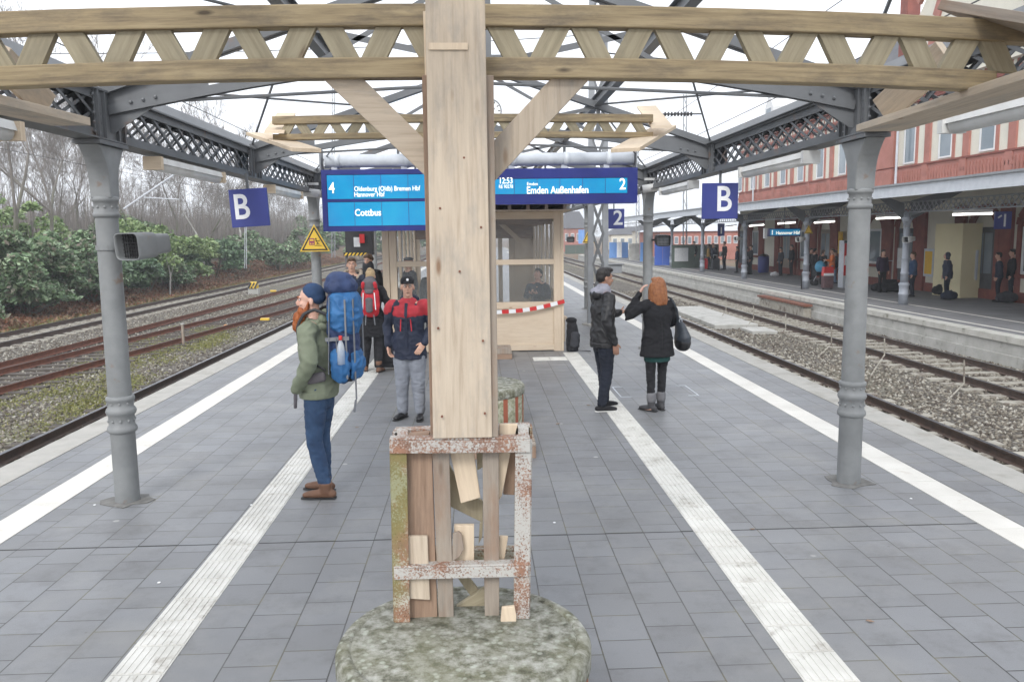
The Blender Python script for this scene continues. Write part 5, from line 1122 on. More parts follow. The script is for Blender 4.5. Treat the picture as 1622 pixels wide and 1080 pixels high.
# litter bin, barrier, pram etc. on the side platform
def sp(px, py): return gr(px, py, P1)
p = sp(1209, 432); t = thing('litter_bin', 'dark blue round litter bin on the side platform below the lit board', 'bin', p); MB().lathe([(.3, 0), (.33, .1), (.33, .95), (.3, 1.0)], p, 18).build('drum', 'db_blue_matt', t, smooth=True); MB().lathe([(.34, 0), (.2, .12), (.01, .14)], p + Vector((0, 0, 1.002)), 18).build('lid', 'dark_metal', t)
p = sp(1136, 423); t = thing('road_barrier', 'red and white striped barrier board at the far end of the side platform', 'barrier', p)
for k in range(5): MB().box(p.x - .65 + k * .26, p.x - .65 + (k + 1) * .26, p.y, p.y + .03, p.z + .75, p.z + 1.1).build('stripe', 'sign_red' if k % 2 == 0 else 'sign_white', t)
for x in (-.5, .5): MB().bar(p + Vector((x, .1, 0)), p + Vector((x, .0, .76)), .04, .04, (0, 1, 0)).build('leg', 'galv', t)
# ================================================================= VEGETATION
def bush(x, y, rx, ry, h, n, m, label, size=.11, group='evergreen shrubs along the left-hand tracks'):
    z0 = gz(x, y); t = thing('rhododendron_bush', label, 'bush', (x, y, z0), group)
    cl = []; nl = 26
    for k in range(nl):
        th = rng.uniform(0, 6.28); ph = rng.uniform(0, 1) ** .7; r = rng.uniform(.45, 1.0)
        cl.append((rx * r * math.cos(th) * math.sqrt(1 - ph * ph * .6), ry * r * math.sin(th) * math.sqrt(1 - ph * ph * .6), h * (.12 + .8 * ph * (1 - .45 * r * r * rng.uniform(.3, 1))), rng.uniform(.35, .75)))
    cl = np.array(cl); idx = rng.integers(0, nl, n); d = rng.normal(size=(n, 3)); d /= np.linalg.norm(d, axis=1)[:, None]
    d[:, 2] = np.abs(d[:, 2]) * .9 - .15; r = cl[idx, 3:4] * rng.uniform(.6, 1.05, (n, 1)) * min(rx, 2.0) * .62
    C = cl[idx, :3] + d * r; C[:, 2] = np.maximum(C[:, 2], .05)
    V, F = leaves(C, size, .5, .3); npmesh('foliage', V, F, m, t)
    b = MB()
    for k in range(7):
        c = cl[k]; b.tube([(0 + .1 * c[0], .1 * c[1], -.1), (c[0] * .5, c[1] * .5, c[2] * .5), (c[0] * .9, c[1] * .9, c[2])], [.05, .035, .015], 5)
    o = b.build('stem', 'bark'); o.parent = t; return t
spec = []
tops = [(0, 352), (60, 372), (120, 362), (185, 385), (240, 350), (300, 362), (345, 380), (395, 366), (440, 376), (462, 392)]
bl = ['big rhododendron bush at the left edge of the picture', 'dark rhododendron bush low in front of the big one at the left edge', 'rhododendron bush left of the nearest left column', 'dark rhododendron bush right behind the nearest left column', 'light green bush behind the loudspeaker on the left', 'bush with a pale bare stem in front, right of the loudspeaker', 'dark bush between the loudspeaker and the left B sign', 'rounded bush just below the left B sign', 'rounded bush right of the left B sign', 'last small bush before the pale relay cabinet']
for i, (px, pt) in enumerate(tops):
    X = -19.6; Y = X / ((px - 755.5) / FPX); tp = at(px, pt, Y).z
    X2 = X if i < 8 else X + .3
    h = tp - gz(X, Y); bush(X2, Y, 2.1 + (.4 if i == 0 else 0), 2.5 + .09 * (Y - 30), max(h, 1.8), 9000 if i < 5 else 6500, 'leaf_light' if i in (4, 5) else ('leaf_dark' if i in (3, 6) else 'leaf'), bl[i], .125 if Y < 50 else .16)
extra = [(-18.6, 29, 1.5, 2.2, 1.7), (-18.9, 35, 1.5, 2.3, 1.9), (-19, 41.5, 1.4, 2.2, 1.6), (-22.6, 32, 2.2, 2.6, 4.6), (-22.8, 42, 2.2, 3, 4.6), (-23, 55, 2.3, 3.4, 4.6), (-19, 52, 1.4, 2.6, 1.8), (-18.9, 25.5, 1.6, 2, 2.1)]
el = ['low spreading bush at the foot of the big rhododendron', 'low bush sprawling down to the dead leaves', 'low bush hiding behind the nearest left column', 'taller bush rising behind the left edge bushes', 'taller pale bush rising behind the nearest left column', 'taller bush rising behind the bushes under the B sign', 'low bush beneath the loudspeaker', 'bush cut off by the left edge of the picture']
for i, (x, y, rx, ry, h) in enumerate(extra): bush(x, y, rx, ry, h, 5000, 'leaf' if i != 4 else 'leaf_light', el[i], .12)
# bushes and thicket beyond, left of and behind the shelter
fl = ['distant green bush behind the information case', 'distant green bush left of the shelter', 'distant bush seen through the left panes of the shelter', 'distant bush straight behind the timber post', 'distant bush by the far end of the left tracks']
for i, (x, y, h) in enumerate([(-19, 98, 4.5), (-15.5, 112, 5), (-10.5, 125, 5.5), (-15, 140, 5), (-24, 120, 5)]): bush(x, y, 4, 6, h, 3500, 'leaf', fl[i], .28, 'distant bushes')
# bare trees
def tree_mesh(seed, h, m='twig', depth=7, spread=.5, trunk_r=.17, low=.22):
    rd = random.Random(seed); V = []; F = []; tv = []; tf = []
    def seg(a, b, r0, r1, n, VV, FF):
        d = (b - a).normalized(); x = d.orthogonal().normalized(); y = d.cross(x); o = len(VV)
        for c, r in ((a, r0), (b, r1)):
            for k in range(n): t = 6.2832 * k / n; VV.append(c + x * (r * math.cos(t)) + y * (r * math.sin(t)))
        for k in range(n): FF.append((o + k, o + (k + 1) % n, o + n + (k + 1) % n, o + n + k))
    def grow(p, d, L, r, dep, tr):
        q = p
        for s in range(3 if dep > 2 else 2):
            w = Vector((rd.gauss(0, .10), rd.gauss(0, .10), rd.gauss(.03, .07)))
            d = (d + w).normalized(); e = q + d * (L / 3); r2 = r * .88
            (seg(q, e, r, r2, 7, tv, tf) if tr else seg(q, e, max(r, .011), max(r2, .010), 4 if dep > 4 else 3, V, F))
            if dep <= depth - 2 and dep > 1 and rd.random() < .55 and not tr:
                dd = (d + Vector((rd.gauss(0, .7), rd.gauss(0, .7), rd.gauss(.15, .4)))).normalized(); grow(e, dd, L * .6, r2 * .55, dep - 2, False)
            q = e; r = r2
        if dep <= 0: return
        for k in range(2 if dep > 1 and rd.random() < .6 else 3):
            ang = rd.uniform(0, 6.28); s_ = spread * rd.uniform(.6, 1.3); x = d.orthogonal().normalized(); y = d.cross(x)
            dd = (d + (x * math.cos(ang) + y * math.sin(ang)) * s_ + Vector((0, 0, .10))).normalized()
            grow(q, dd, L * rd.uniform(.68, .88), r * rd.uniform(.6, .75), dep - 1, dep > depth - 1 and k == 0)
    grow(Vector((0, 0, -.2)), Vector((rd.gauss(0, .03), rd.gauss(0, .03), 1)), h * low, trunk_r, depth, True)
    def me(VV, FF, nm, mm):
        mesh = bpy.data.meshes.new(nm); mesh.from_pydata([tuple(v) for v in VV], [], FF); mesh.materials.append(MATS[mm]); return mesh
    zmax = max(v.z for v in V); k = h / zmax
    return me([v * k for v in tv], tf, 'trunk', 'bark' if m != 'birch' else 'birch'), me([v * k for v in V], F, 'crown', 'twig')
TM = [tree_mesh(s, 13, depth=d, spread=sp_, low=lo) for s, d, sp_, lo in ((11, 7, .42, .36), (23, 7, .36, .42), (37, 7, .48, .33), (51, 7, .34, .46))]
TB = tree_mesh(77, 13, 'birch', 7, .35, .12, .26)
def tree(x, y, s, mi, label, group=None, rz=None):
    tm = TB if mi == 'b' else TM[mi]; t = thing('birch_tree' if mi == 'b' else 'bare_tree', label, 'tree', (x, y, gz(x, y)), group)
    t.rotation_euler = (0, 0, random.uniform(0, 6.28) if rz is None else rz); t.scale = (s,) * 3
    for nm, me in zip(('trunk', 'crown'), tm): o = bpy.data.objects.new(nm, me); COL.objects.link(o); o.parent = t
def txy(px, Y): d = ray(px, 370); return d.x / d.y * Y
named = [(18, 36, 1.15, 0, 'thick bare tree at the left edge, rising out of the bushes'), (72, 42, 1.1, 1, 'bare tree with a straight trunk left of the nearest left column'), (118, 48, 1.1, 2, 'bare spreading tree close to the left of the nearest left column'), (232, 52, 1.05, 3, 'tall bare tree just right of the nearest left column'), (285, 62, 1.05, 0, 'bare tree above the white strip lamp on the left'), (322, 62, .95, 'b', 'pale-trunked birch left of the left B sign'), (352, 66, .9, 1, 'bare tree behind the left edge of the left B sign'), (384, 72, 1.05, 'b', 'tallest birch standing over the left girder, behind the B sign'), (428, 82, .6, 2, 'low bare tree right of the left B sign'), (455, 90, .62, 3, 'bare tree left of the warning triangle')]
for px, Y, s, mi, lb in named: tree(txy(px, Y), Y, s, mi, lb, 'bare trees on the left bank')
for k in range(64):
    px = random.uniform(-120, 520); Y = random.uniform(52, 140); x = txy(px, Y)
    if x > -22: x = -23 - random.uniform(0, 6); 
    s = random.uniform(.75, 1.15) * (1.0 if px < 250 else .68)
    tree(x, Y, s, k % 4, 'bare deciduous tree in the depth of the wood behind the bushes', 'bare trees in the depth of the wood')
for k in range(26):
    Y = random.uniform(150, 230); x = random.uniform(-75, -14); tree(x, Y, random.uniform(.7, 1.0), k % 4, 'bare tree in the far wood beyond the left tracks', 'bare trees of the far wood')
for k in range(9):
    Y = random.uniform(140, 200); x = random.uniform(8, 34); tree(x, Y, random.uniform(.35, .5), k % 4, 'small bare tree far off beyond the right-hand tracks', 'small bare trees far off on the right')
# fine thicket between the trunks: nobody could count its stems
n = 75000; x = rng.uniform(-60, -22.5, n); y = rng.uniform(28, 190, n); h = rng.uniform(1.0, 8, n) * rng.uniform(.4, 1, n); z = np.array([gz(a, b) for a, b in zip(x, y)])
dx = rng.normal(scale=.25, size=n) * h * .5; dyy = rng.normal(scale=.25, size=n) * h * .5; w = rng.uniform(.012, .03, n) * (1 + y / 70); an = rng.uniform(0, 3.14, n)
a0 = np.stack([x - w * np.cos(an), y - w * np.sin(an), z], 1); a1 = np.stack([x + w * np.cos(an), y + w * np.sin(an), z], 1); b0 = np.stack([x + dx, y + dyy, z + h], 1)
V = np.stack([a0, a1, b0], 1).reshape(-1, 3); F = np.arange(3 * n).reshape(-1, 3); o = npmesh('thicket', V, F, 'twig'); o['kind'] = 'stuff'; o['label'] = 'fine brown thicket of stems on the wooded bank behind the bushes'; o['category'] = 'thicket'
n = 30000; x = rng.uniform(-22, -16.6, n); y = 22 + rng.uniform(0, 1, n) ** 1.3 * 95; z = np.array([gz(a, b) for a, b in zip(x, y)]) + rng.uniform(.01, .12, n)
V, F = leaves(np.stack([x, y, z], 1), .075, .6); o = npmesh('leaf_litter', V, F, 'litter'); o['kind'] = 'stuff'; o['label'] = 'reddish brown dead leaves and bracken along the foot of the bushes'; o['category'] = 'leaf litter'
n = 9000; x = rng.uniform(-17.4, -16.0, n); y = 24 + rng.uniform(0, 1, n) ** 1.3 * 90; V, F = leaves(np.stack([x, y, GZ + rng.uniform(.01, .07, n)], 1), .05, .25); o = npmesh('grass_verge', V, F, 'grass'); o['kind'] = 'stuff'; o['label'] = 'dry yellow grass verge beside the farthest left-hand track'; o['category'] = 'grass'
b = MB(); q = Vector((-17.9, 48.5, gz(-17.9, 48.5))); b.tube([q, q + Vector((.1, 0, 1.2)), q + Vector((-.1, 0, 2.2)), q + Vector((.25, 0, 3.4))], [.06, .05, .035, .015], 6); b.tube([q + Vector((.1, 0, 1.0)), q + Vector((.5, 0, 2.4))], [.03, .01], 5)
t = thing('dead_sapling', 'pale bare sapling in front of the bush right of the loudspeaker', 'sapling', q); o = MB(); o.v, o.f, o.uv = b.v, b.f, b.uv; o.build('trunk', 'birch', t)
# ================================================================= PEOPLE
def cloth(name, a, rough=.85, b=None, bs=.25, sc=9): return mat(name, a, b or tuple(k * .72 for k in a), rough, 0, sc, 45, bs, bdist=.006)
cloth('skin', (.62, .38, .28), .55, (.56, .32, .23), .05, 14); cloth('skin_pale', (.66, .42, .33), .55, (.6, .34, .26), .05, 14); cloth('skin_tan', (.42, .24, .165), .5, (.38, .2, .14), .05, 14)
cloth('hair_ginger', (.36, .10, .02), .6, (.22, .055, .012), 1, 30); cloth('hair_red', (.38, .15, .055), .5, (.24, .085, .03), 1, 26); cloth('hair_black', (.018, .014, .013), .5, None, 1, 30); cloth('hair_brown', (.12, .07, .04), .6, None, 1, 30); cloth('hair_blond', (.5, .36, .2), .6, None, 1, 30); cloth('hair_white', (.6, .58, .55), .6, None, 1, 30)
cloth('parka_green', (.2, .225, .16), .8, (.165, .19, .13)); cloth('beanie_blue', (.025, .06, .14), .9); cloth('denim', (.035, .075, .15), .9, (.022, .048, .105)); cloth('denim_dark', (.008, .012, .024), .9); cloth('denim_light', (.2, .27, .38), .9); cloth('trouser_grey', (.25, .27, .31), .9, (.2, .215, .25)); cloth('black_cloth', (.010, .010, .013), .85); cloth('black_leather', (.018, .018, .02), .42, None, .3); cloth('navy', (.014, .022, .05), .7); cloth('coat_red', (.5, .03, .045), .7); cloth('hood_grey', (.36, .36, .42), .9); cloth('charcoal', (.045, .047, .055), .9); cloth('skirt_green', (.01, .06, .055), .9); cloth('boot_brown', (.17, .085, .05), .7); cloth('boot_grey', (.06, .06, .065), .8); cloth('sole_white', (.7, .7, .68), .7, None, 0); cloth('fur', (.5, .42, .33), .95, None, .6, 40); cloth('orange_cloth', (.85, .2, .03), .7); cloth('teal_blue', (.1, .38, .6), .7); cloth('mustard', (.3, .18, .05), .9); cloth('rose_red', (.45, .05, .08), .8); cloth('purple_dark', (.035, .02, .05), .9)
cloth('pack_navy', (.025, .048, .13), .7, (.018, .034, .095), .5); cloth('pack_blue', (.025, .14, .34), .65, (.018, .10, .26), .5); cloth('pack_red', (.6, .02, .035), .6); cloth('pack_grey', (.12, .11, .12), .7); cloth('strap_grey', (.2, .21, .23), .7); cloth('cuff_grey', (.17, .17, .18), .95); cloth('bag_dark', (.05, .06, .075), .45); cloth('case_maroon', (.14, .075, .08), .7)
def chain(mb, pts, rads, n=14, ref=None, cap='round'):
    """smooth tapering limb through the joints"""
    P = []; RR = []; pts = [Vector(p) for p in pts]; m = len(pts); rads = [(r, r) if isinstance(r, (int, float)) else r for r in rads]
    for i in range(m - 1):
        p0 = pts[max(i - 1, 0)]; p1 = pts[i]; p2 = pts[i + 1]; p3 = pts[min(i + 2, m - 1)]; s = 3
        for k in range(s):
            t = k / s; t2, t3 = t * t, t * t * t
            c = .5 * ((2 * p1) + (p2 - p0) * t + (2 * p0 - 5 * p1 + 4 * p2 - p3) * t2 + (3 * p1 - p0 - 3 * p2 + p3) * t3)
            c = c.lerp(p1.lerp(p2, t), .5); P.append(c); RR.append(tuple(rads[i][j] + (rads[i + 1][j] - rads[i][j]) * sm(t) for j in (0, 1)))
    P.append(pts[-1]); RR.append(rads[-1]); mb.tube(P, RR, n, cap=cap, ref=ref); return mb
def fuse(mb, name, m, parent, vox=.01, it=3, wr=0, freq=14, seed=0, cut=None, squash=(1, 1, .45)):
    me = bpy.data.meshes.new(name); me.from_pydata([tuple(v) for v in mb.v], [], mb.f); o = bpy.data.objects.new(name, me); COL.objects.link(o)
    bm = bmesh.new(); bm.from_mesh(me); bmesh.ops.recalc_face_normals(bm, faces=bm.faces); bm.to_mesh(me); bm.free()
    r = o.modifiers.new('r', 'REMESH'); r.mode = 'VOXEL'; r.voxel_size = vox; r.use_smooth_shade = True
    if it: s = o.modifiers.new('s', 'SMOOTH'); s.iterations = it; s.factor = .5
    bpy.context.view_layer.update(); dg = bpy.context.evaluated_depsgraph_get(); m2 = bpy.data.meshes.new_from_object(o.evaluated_get(dg)); o.modifiers.clear(); o.data = m2; bpy.data.meshes.remove(me); m2.name = name
    if wr:
        off = Vector((seed * 3.7, seed * 1.3, seed * 2.1))
        nn = [v.normal.copy() for v in m2.vertices]
        for v, q in zip(m2.vertices, nn):
            c = v.co; w = noise.noise(Vector((c.x * freq * squash[0], c.y * freq * squash[1], c.z * freq / squash[2] * .6)) + off); w = (1 - abs(w) * 2.2)
            w2 = noise.noise(c * 5 + off)
            v.co = c + q * (wr * (w * .7 + w2 * .6 - .35))
    m2.materials.clear(); m2.materials.append(MATS[m]); m2.polygons.foreach_set('use_smooth', [True] * len(m2.polygons)); o.parent = parent; return o
def hand(mb, w, d, palm_n, thumb_side, s=1.0, curl=.5, fine=True):
    """w wrist, d direction, palm_n palm normal; fingers curl towards palm_n"""
    d = Vector(d).normalized(); n_ = Vector(palm_n); n_ = (n_ - d * n_.dot(d)).normalized(); sd_ = d.cross(n_).normalized() * thumb_side
    w = Vector(w); c = w + d * .05 * s
    mb.tube([w, w + d * .03 * s, w + d * .09 * s], [(.028 * s, .02 * s), (.038 * s, .017 * s), (.042 * s, .014 * s)], 12, cap='round', ref=sd_)
    if not fine:
        mb.tube([w + d * .08 * s, w + d * .13 * s + n_ * curl * .03, w + d * .16 * s + n_ * curl * .06], [(.038 * s, .012 * s)] * 2 + [(.03 * s, .01 * s)], 10, cap='round', ref=sd_)
    else:
        for k, L in zip((1.5, .5, -.5, -1.5), (.078, .086, .08, .064)):
            b0 = w + d * .09 * s + sd_ * k * .0205 * s; L *= s; a = curl * (.75 + .12 * (1.5 - k)); p = [b0]; dd = d
            for j, f in enumerate((.42, .33, .25)):
                an = a * (.6, .9, .7)[j]; dd = (dd * math.cos(an) + n_ * math.sin(an)).normalized(); p.append(p[-1] + dd * L * f); n2 = (n_ - dd * n_.dot(dd)); n_l = n2.normalized() if n2.length > 1e-3 else n_
            mb.tube(p, [.0095 * s, .009 * s, .0085 * s, .0075 * s], 8, cap='round')
    tb = w + d * .025 * s + sd_ * .03 * s; td = (d * .75 + sd_ * .6 + n_ * .3).normalized()
    mb.tube([tb, tb + td * .035 * s, tb + td * .035 * s + (td * .8 + d * .4 + n_ * .3).normalized() * .045 * s], [.014 * s, .012 * s, .0095 * s], 8, cap='round')
SKIN = dict()
def person(label, pos, face, h=1.76, skin='skin', hair='hair_brown', hair_style='short', top='black_cloth', legs='denim_dark', shoes='black_cloth', arms=None, lg=None, head=(0, 0), q=1, girth=1.0, top_hem=.86, lean=0, jacket_open=None, group=None, fem=False, legw=1.0, collar=None, hood=False, seed=1, sleeves=None, puff=1.0, seated=False):
    """local frame: +Y ahead, +X the figure's right ... then turned to 'face' (degrees from +Y, anticlockwise)"""
    k = h / 1.76; t = thing('person', label, 'person', (0, 0, 0), group); vox = (.0075, .013, .024)[2 - q] if q < 3 else .006
    vox = {3: .006, 2: .0085, 1: .017, 0: .026}[q]; cv = {3: .009, 2: .011, 1: .018, 0: .026}[q]; it = 3 if q > 1 else 2
    A = dict(sh=.185 * (0.9 if fem else 1) * girth ** .5, el=None)
    arms = arms or {}; lg = lg or {}
    g = girth
    def J(side):
        s = 1 if side == 'r' else -1; d = arms.get(side, {})
        sh = Vector((s * A['sh'], lean * .55, 1.425)); el = Vector(d.get('el', (s * (.235 * g ** .5), lean * .3 - .02, 1.15))); wr = Vector(d.get('wr', (s * .235 * g ** .5, .07 + lean * .2, .90)))
        return s, sh, el, wr, d
    def Lg(side):
        s = 1 if side == 'r' else -1; d = lg.get(side, {})
        hp = Vector((s * .088, 0, .92)) if not seated else Vector((s * .09, 0, .52)); kn = Vector(d.get('kn', (s * .10, .02, .50))); an = Vector(d.get('an', (s * .105, -.02, .09))); td = Vector(d.get('toe', (s * .25, 1, 0))).normalized()
        return s, hp, kn, an, td
    X = Vector((1, 0, 0)); dz = -.40 if seated else 0
    tz = lambda z: z + dz
    if seated: 
        for kk in arms.values(): pass
    # ---- body: one continuous surface from feet to head
    b = MB(); ln = lean
    spine = [(0, 0, tz(.90)), (0, 0, tz(1.0)), (0, ln * .2, tz(1.12)), (0, ln * .45, tz(1.28)), (0, ln * .6, tz(1.39)), (0, ln * .68, tz(1.455))]
    chain(b, spine, [(.145 * g, .10 * g), (.15 * g, .105 * g), (.125 * g, .095 * g), (.145 * g, .105 * g), (.15 * g, .10 * g), (.10, .07)], 16, X)
    nk = Vector((0, ln * .72, tz(1.44))); yaw, pit = R(head[0]), R(head[1])
    HR = Matrix.Rotation(yaw, 3, 'Z') @ Matrix.Rotation(-pit, 3, 'X'); hc = Vector((0, ln * .85 + .02, tz(1.638)))
    hp_ = lambda x, y, z: hc + HR @ Vector((x, y, z))
    chain(b, [nk, nk.lerp(hc, .5), hp_(0, -.01, -.03)], [.062, .056, .055], 12)
    b.ell(hp_(0, -.012, .045), (.076, .096, .092), HR, 18, 12); b.ell(hp_(0, .028, -.02), (.060, .068, .085), HR, 16, 10); b.ell(hp_(0, .058, -.085), (.032, .028, .024), HR, 10, 8); b.ell(hp_(0, .02, -.062), (.052, .05, .035), HR, 12, 8)
    if q >= 1:
        b.tube([hp_(0, .088, .03), hp_(0, .112, -.002), hp_(0, .106, -.014)], [.010, .014, .015], 8, cap='round'); b.ell(hp_(0, .084, .042), (.05, .014, .010), HR, 12, 6)
        b.ell(hp_(0, .090, -.045), (.024, .012, .008), HR, 10, 6); b.ell(hp_(0, .087, -.056), (.02, .012, .008), HR, 10, 6)
        for s in (-1, 1): b.ell(hp_(s * .078, -.012, .003), (.010, .02, .032), HR, 8, 8); b.ell(hp_(s * .038, .075, -.012), (.02, .015, .016), HR, 8, 6)
    for sd__ in 'rl':
        s, sh, el, wr, d = J(sd__); sh = sh + Vector((0, 0, dz)); 
        if 'el' not in d: el = el + Vector((0, 0, dz))
        if 'wr' not in d: wr = wr + Vector((0, 0, dz))
        chain(b, [Vector((s * .10, ln * .6, tz(1.42))), sh, sh.lerp(el, .45), el, el.lerp(wr, .35), wr], [.07, .055, .046, .037, .037, .025], 12)
        hd = Vector(d.get('hd', (wr - el))).normalized(); pn = d.get('pn', (-s, 0.15, 0)); 
        if not d.get('pocket'): hand(b, wr, hd, pn, d.get('th', s), 1.0 if q > 0 else 1.05, d.get('curl', .45), q >= 2)
        else: b.ell(wr, (.025, .025, .03), None, 10, 6)
        s, hp, kn, an, td = Lg(sd__)
        chain(b, [hp + Vector((0, 0, .02)), hp.lerp(kn, .4), kn, kn.lerp(an, .35), an, ], [.085 * legw, .072 * legw, .05 * legw, .048 * legw, .034], 12)
        b.tube([an + Vector((0, -.02, -.045)) , an + td * .10 + Vector((0, 0, -.06)), an + td * .17 + Vector((0, 0, -.065))], [(.032, .025), (.036, .02), (.025, .014)], 10, cap='round')
    fuse(b, 'body', skin, t, vox, it)
    # eyes
    if q >= 1:
        e = MB(); ir = MB()
        for s in (-1, 1): e.ell(hp_(s * .031, .0855, .024), (.0125, .006, .0065), HR, 10, 6); ir.ell(hp_(s * .031, .0905, .024), (.0055, .0035, .0055), HR, 8, 5)
        eo = e.build('eyes', 'sign_white', t, smooth=True); ir.build('irises', 'black', eo, smooth=True)
        bw = MB()
        for s in (-1, 1): bw.tube([hp_(s * .014, .099, .043), hp_(s * .034, .098, .049), hp_(s * .05, .086, .043)], [.004, .005, .003], 6, cap='round')
        bw.build('eyebrows', hair if hair != 'hair_white' else 'hair_white', t, smooth=True)
        mo = MB().tube([hp_(-.02, .0985, -.050), hp_(0, .1035, -.0495), hp_(.02, .0985, -.050)], [.003, .0045, .003], 6, cap='round'); mo.build('mouth', 'rose_red' if fem else 'boot_brown', t, smooth=True)
    # hair
    b = MB()
    if hair_style in ('short', 'long', 'bun', 'fade', 'curly', 'ponytail'):
        b.ell(hp_(0, -.022, .062), (.083, .098, .088), HR, 18, 12); b.ell(hp_(0, -.055, .02), (.076, .062, .075), HR, 14, 10)
        if hair_style == 'fade': b.ell(hp_(0, .03, .122), (.062, .07, .032), HR, 14, 8)
        elif hair_style != 'bun': b.ell(hp_(0, .045, .108), (.066, .05, .032), HR, 14, 8)
    if hair_style == 'curly':
        for j in range(26):
            an = random.uniform(0, 6.28); zz = random.uniform(-.01, .1); r = math.sqrt(max(0, 1 - (zz / .13) ** 2)) * .085; b.ell(hp_(r * math.cos(an), -.03 + r * math.sin(an), .05 + zz), .026, None, 8, 6)
    if hair_style == 'long':
        for j in range(30):
            an = -math.pi * .5 + (j / 29 - .5) * 4.4; x0, y0 = .078 * math.cos(an), -.01 + .095 * math.sin(an); L = random.uniform(.20, .255)
            b.tube([hp_(x0, y0, .05), hp_(x0 * 1.22, y0 * 1.15, -.04), hp_(x0 * 1.35, y0 * 1.2 - .01, -L * .8), hp_(x0 * 1.05 + random.uniform(-.02, .02), y0 * 1.05 - .01, -L)], [.022, .024, .02, .007], 7, cap='round')
    if hair_style == 'bun': b.ell(hp_(0, -.065, .135), (.04, .04, .03), HR, 12, 8)
    if hair_style == 'ponytail': b.tube([hp_(0, -.1, .06), hp_(0, -.14, -.02), hp_(0, -.12, -.13)], [.03, .03, .012], 8, cap='round')
    if hair_style == 'rim': b.ell(hp_(0, -.035, .015), (.081, .085, .055), HR, 16, 10)
    if b.v: fuse(b, 'hair', hair, t, vox * (1.2 if q > 1 else 1), 1, .011 if hair_style == 'long' else (.006 if q > 1 else 0), 34, seed, squash=(1, 1, 4))
    # trousers
    b = MB(); leg_m = legs; 
    if not seated: chain(b, [(0, 0, .83), (0, 0, .90), (0, 0, .94)], [(.148 * g, .115 * g), (.16 * g, .122 * g), (.14 * g, .11 * g)], 16, X)
    else: chain(b, [(0, -.02, .47), (0, 0, .56)], [(.17 * g, .14), (.165 * g, .125)], 16, X)
    fit = lg.get('fit', 1.0)
    for sd__ in 'rl':
        s, hp, kn, an, td = Lg(sd__)
        chain(b, [hp, hp.lerp(kn, .4), kn, kn.lerp(an, .4), an + Vector((0, 0, .02))], [.102 * legw * g ** .4, .088 * legw * fit, .067 * fit * legw, .062 * fit, .053 * fit], 14)
    fuse(b, 'trousers', leg_m, t, cv, it, .009 if q > 1 else .004 * (q > 0), 11, seed, squash=(1, 1, .33))
    # shoes
    for sd__ in 'rl':
        s, hp, kn, an, td = Lg(sd__); b = MB(); sd_ = Vector((td.y, -td.x, 0)); f0 = Vector((an.x, an.y, an.z - .09)); z = f0.z
        b.tube([f0 - td * .055 + Vector((0, 0, .042)), f0 + td * .03 + Vector((0, 0, .045)), f0 + td * .12 + Vector((0, 0, .038)), f0 + td * .175 + Vector((0, 0, .032))], [(.036, .036), (.04, .04), (.046, .032), (.036, .022)], 12, cap='round', ref=sd_)
        if lg.get('boot'): b.tube([f0 + Vector((0, 0, .05)), f0 + Vector((0, 0, .05 + lg['boot'] * .5)), f0 + Vector((0, 0, .05 + lg['boot']))], [.05, .054, .058], 12)
        so = fuse(b, 'shoe', shoes, t, cv, it)
        b = MB().tube([f0 - td * .08 + Vector((0, 0, .008)), f0 + td * .12 + Vector((0, 0, .008)), f0 + td * .2 + Vector((0, 0, .008))], [(.038, .009), (.05, .009), (.034, .008)], 12, cap='round', ref=sd_); o = b.build('sole', lg.get('sole', 'black'), None, smooth=True); o.parent = so
        if lg.get('boot') and lg.get('cuffm'): o = MB().tube([f0 + Vector((0, 0, .03 + lg['boot'])), f0 + Vector((0, 0, .08 + lg['boot']))], [.064, .066], 12, cap='round').build('cuff', lg['cuffm'], None, smooth=True); o.parent = so
    # jacket
    b = MB(); pf = puff; hem = top_hem + dz
    chain(b, [(0, 0, hem), (0, 0, tz(.98)), (0, ln * .2, tz(1.12)), (0, ln * .45, tz(1.28)), (0, ln * .6, tz(1.38)), (0, ln * .68, tz(1.455))],
          [(.196 * g * (1.05 if top_hem < .8 else 1), .146 * g), (.184 * g * pf, .138 * g * pf), (.158 * g * pf * (.93 if fem else 1), .125 * g * pf), (.172 * g * pf, .135 * g * pf), (.165 * g ** .5, .115 * g), (.115, .08)], 18, X, True)
    for sd__ in 'rl':
        s, sh, el, wr, d = J(sd__); sh = sh + Vector((0, 0, dz)); 
        if 'el' not in d: el = el + Vector((0, 0, dz))
        if 'wr' not in d: wr = wr + Vector((0, 0, dz))
        a = .075 * g ** .3; chain(b, [Vector((s * .11, ln * .6, tz(1.40))), sh + Vector((-s * .01, 0, -.01)), sh.lerp(el, .45), el, el.lerp(wr, .4), wr - (wr - el).normalized() * .01], [a * 1.1, a * pf, a * .9 * pf, a * .80 * pf, a * .75 * pf, .046], 14)
    if collar or hood: b.tube([nk + Vector((0, -.005, .0)), nk + Vector((0, .002, .055))], [(.092, .088), (.078, .076)], 16, ref=X)
    if hood == 'down': b.ell(nk + Vector((0, -.10, .01)), (.115, .065, .06), None, 14, 8)
    jk = fuse(b, 'jacket', top, t, cv, it, .014 if q > 1 else .006 * (q > 0), 10, seed)
    info = dict(t=t, hp=hp_, nk=nk, HR=HR, tz=tz, jacket=jk, J=J, vox=vox, cv=cv, k=k)
    t.location = pos; t.rotation_euler = (0, 0, R(face)); t.scale = (k, k, k); t['_f'] = face
    return info
def tow(info, mb):   # shapes drawn in the figure's own frame -> world
    t = info['t']; M = Matrix.Translation(t.location) @ Matrix.Rotation(t.rotation_euler[2], 4, 'Z') @ Matrix.Scale(info['k'], 4)
    mb.v = [tuple(M @ Vector(v)) for v in mb.v]; return mb
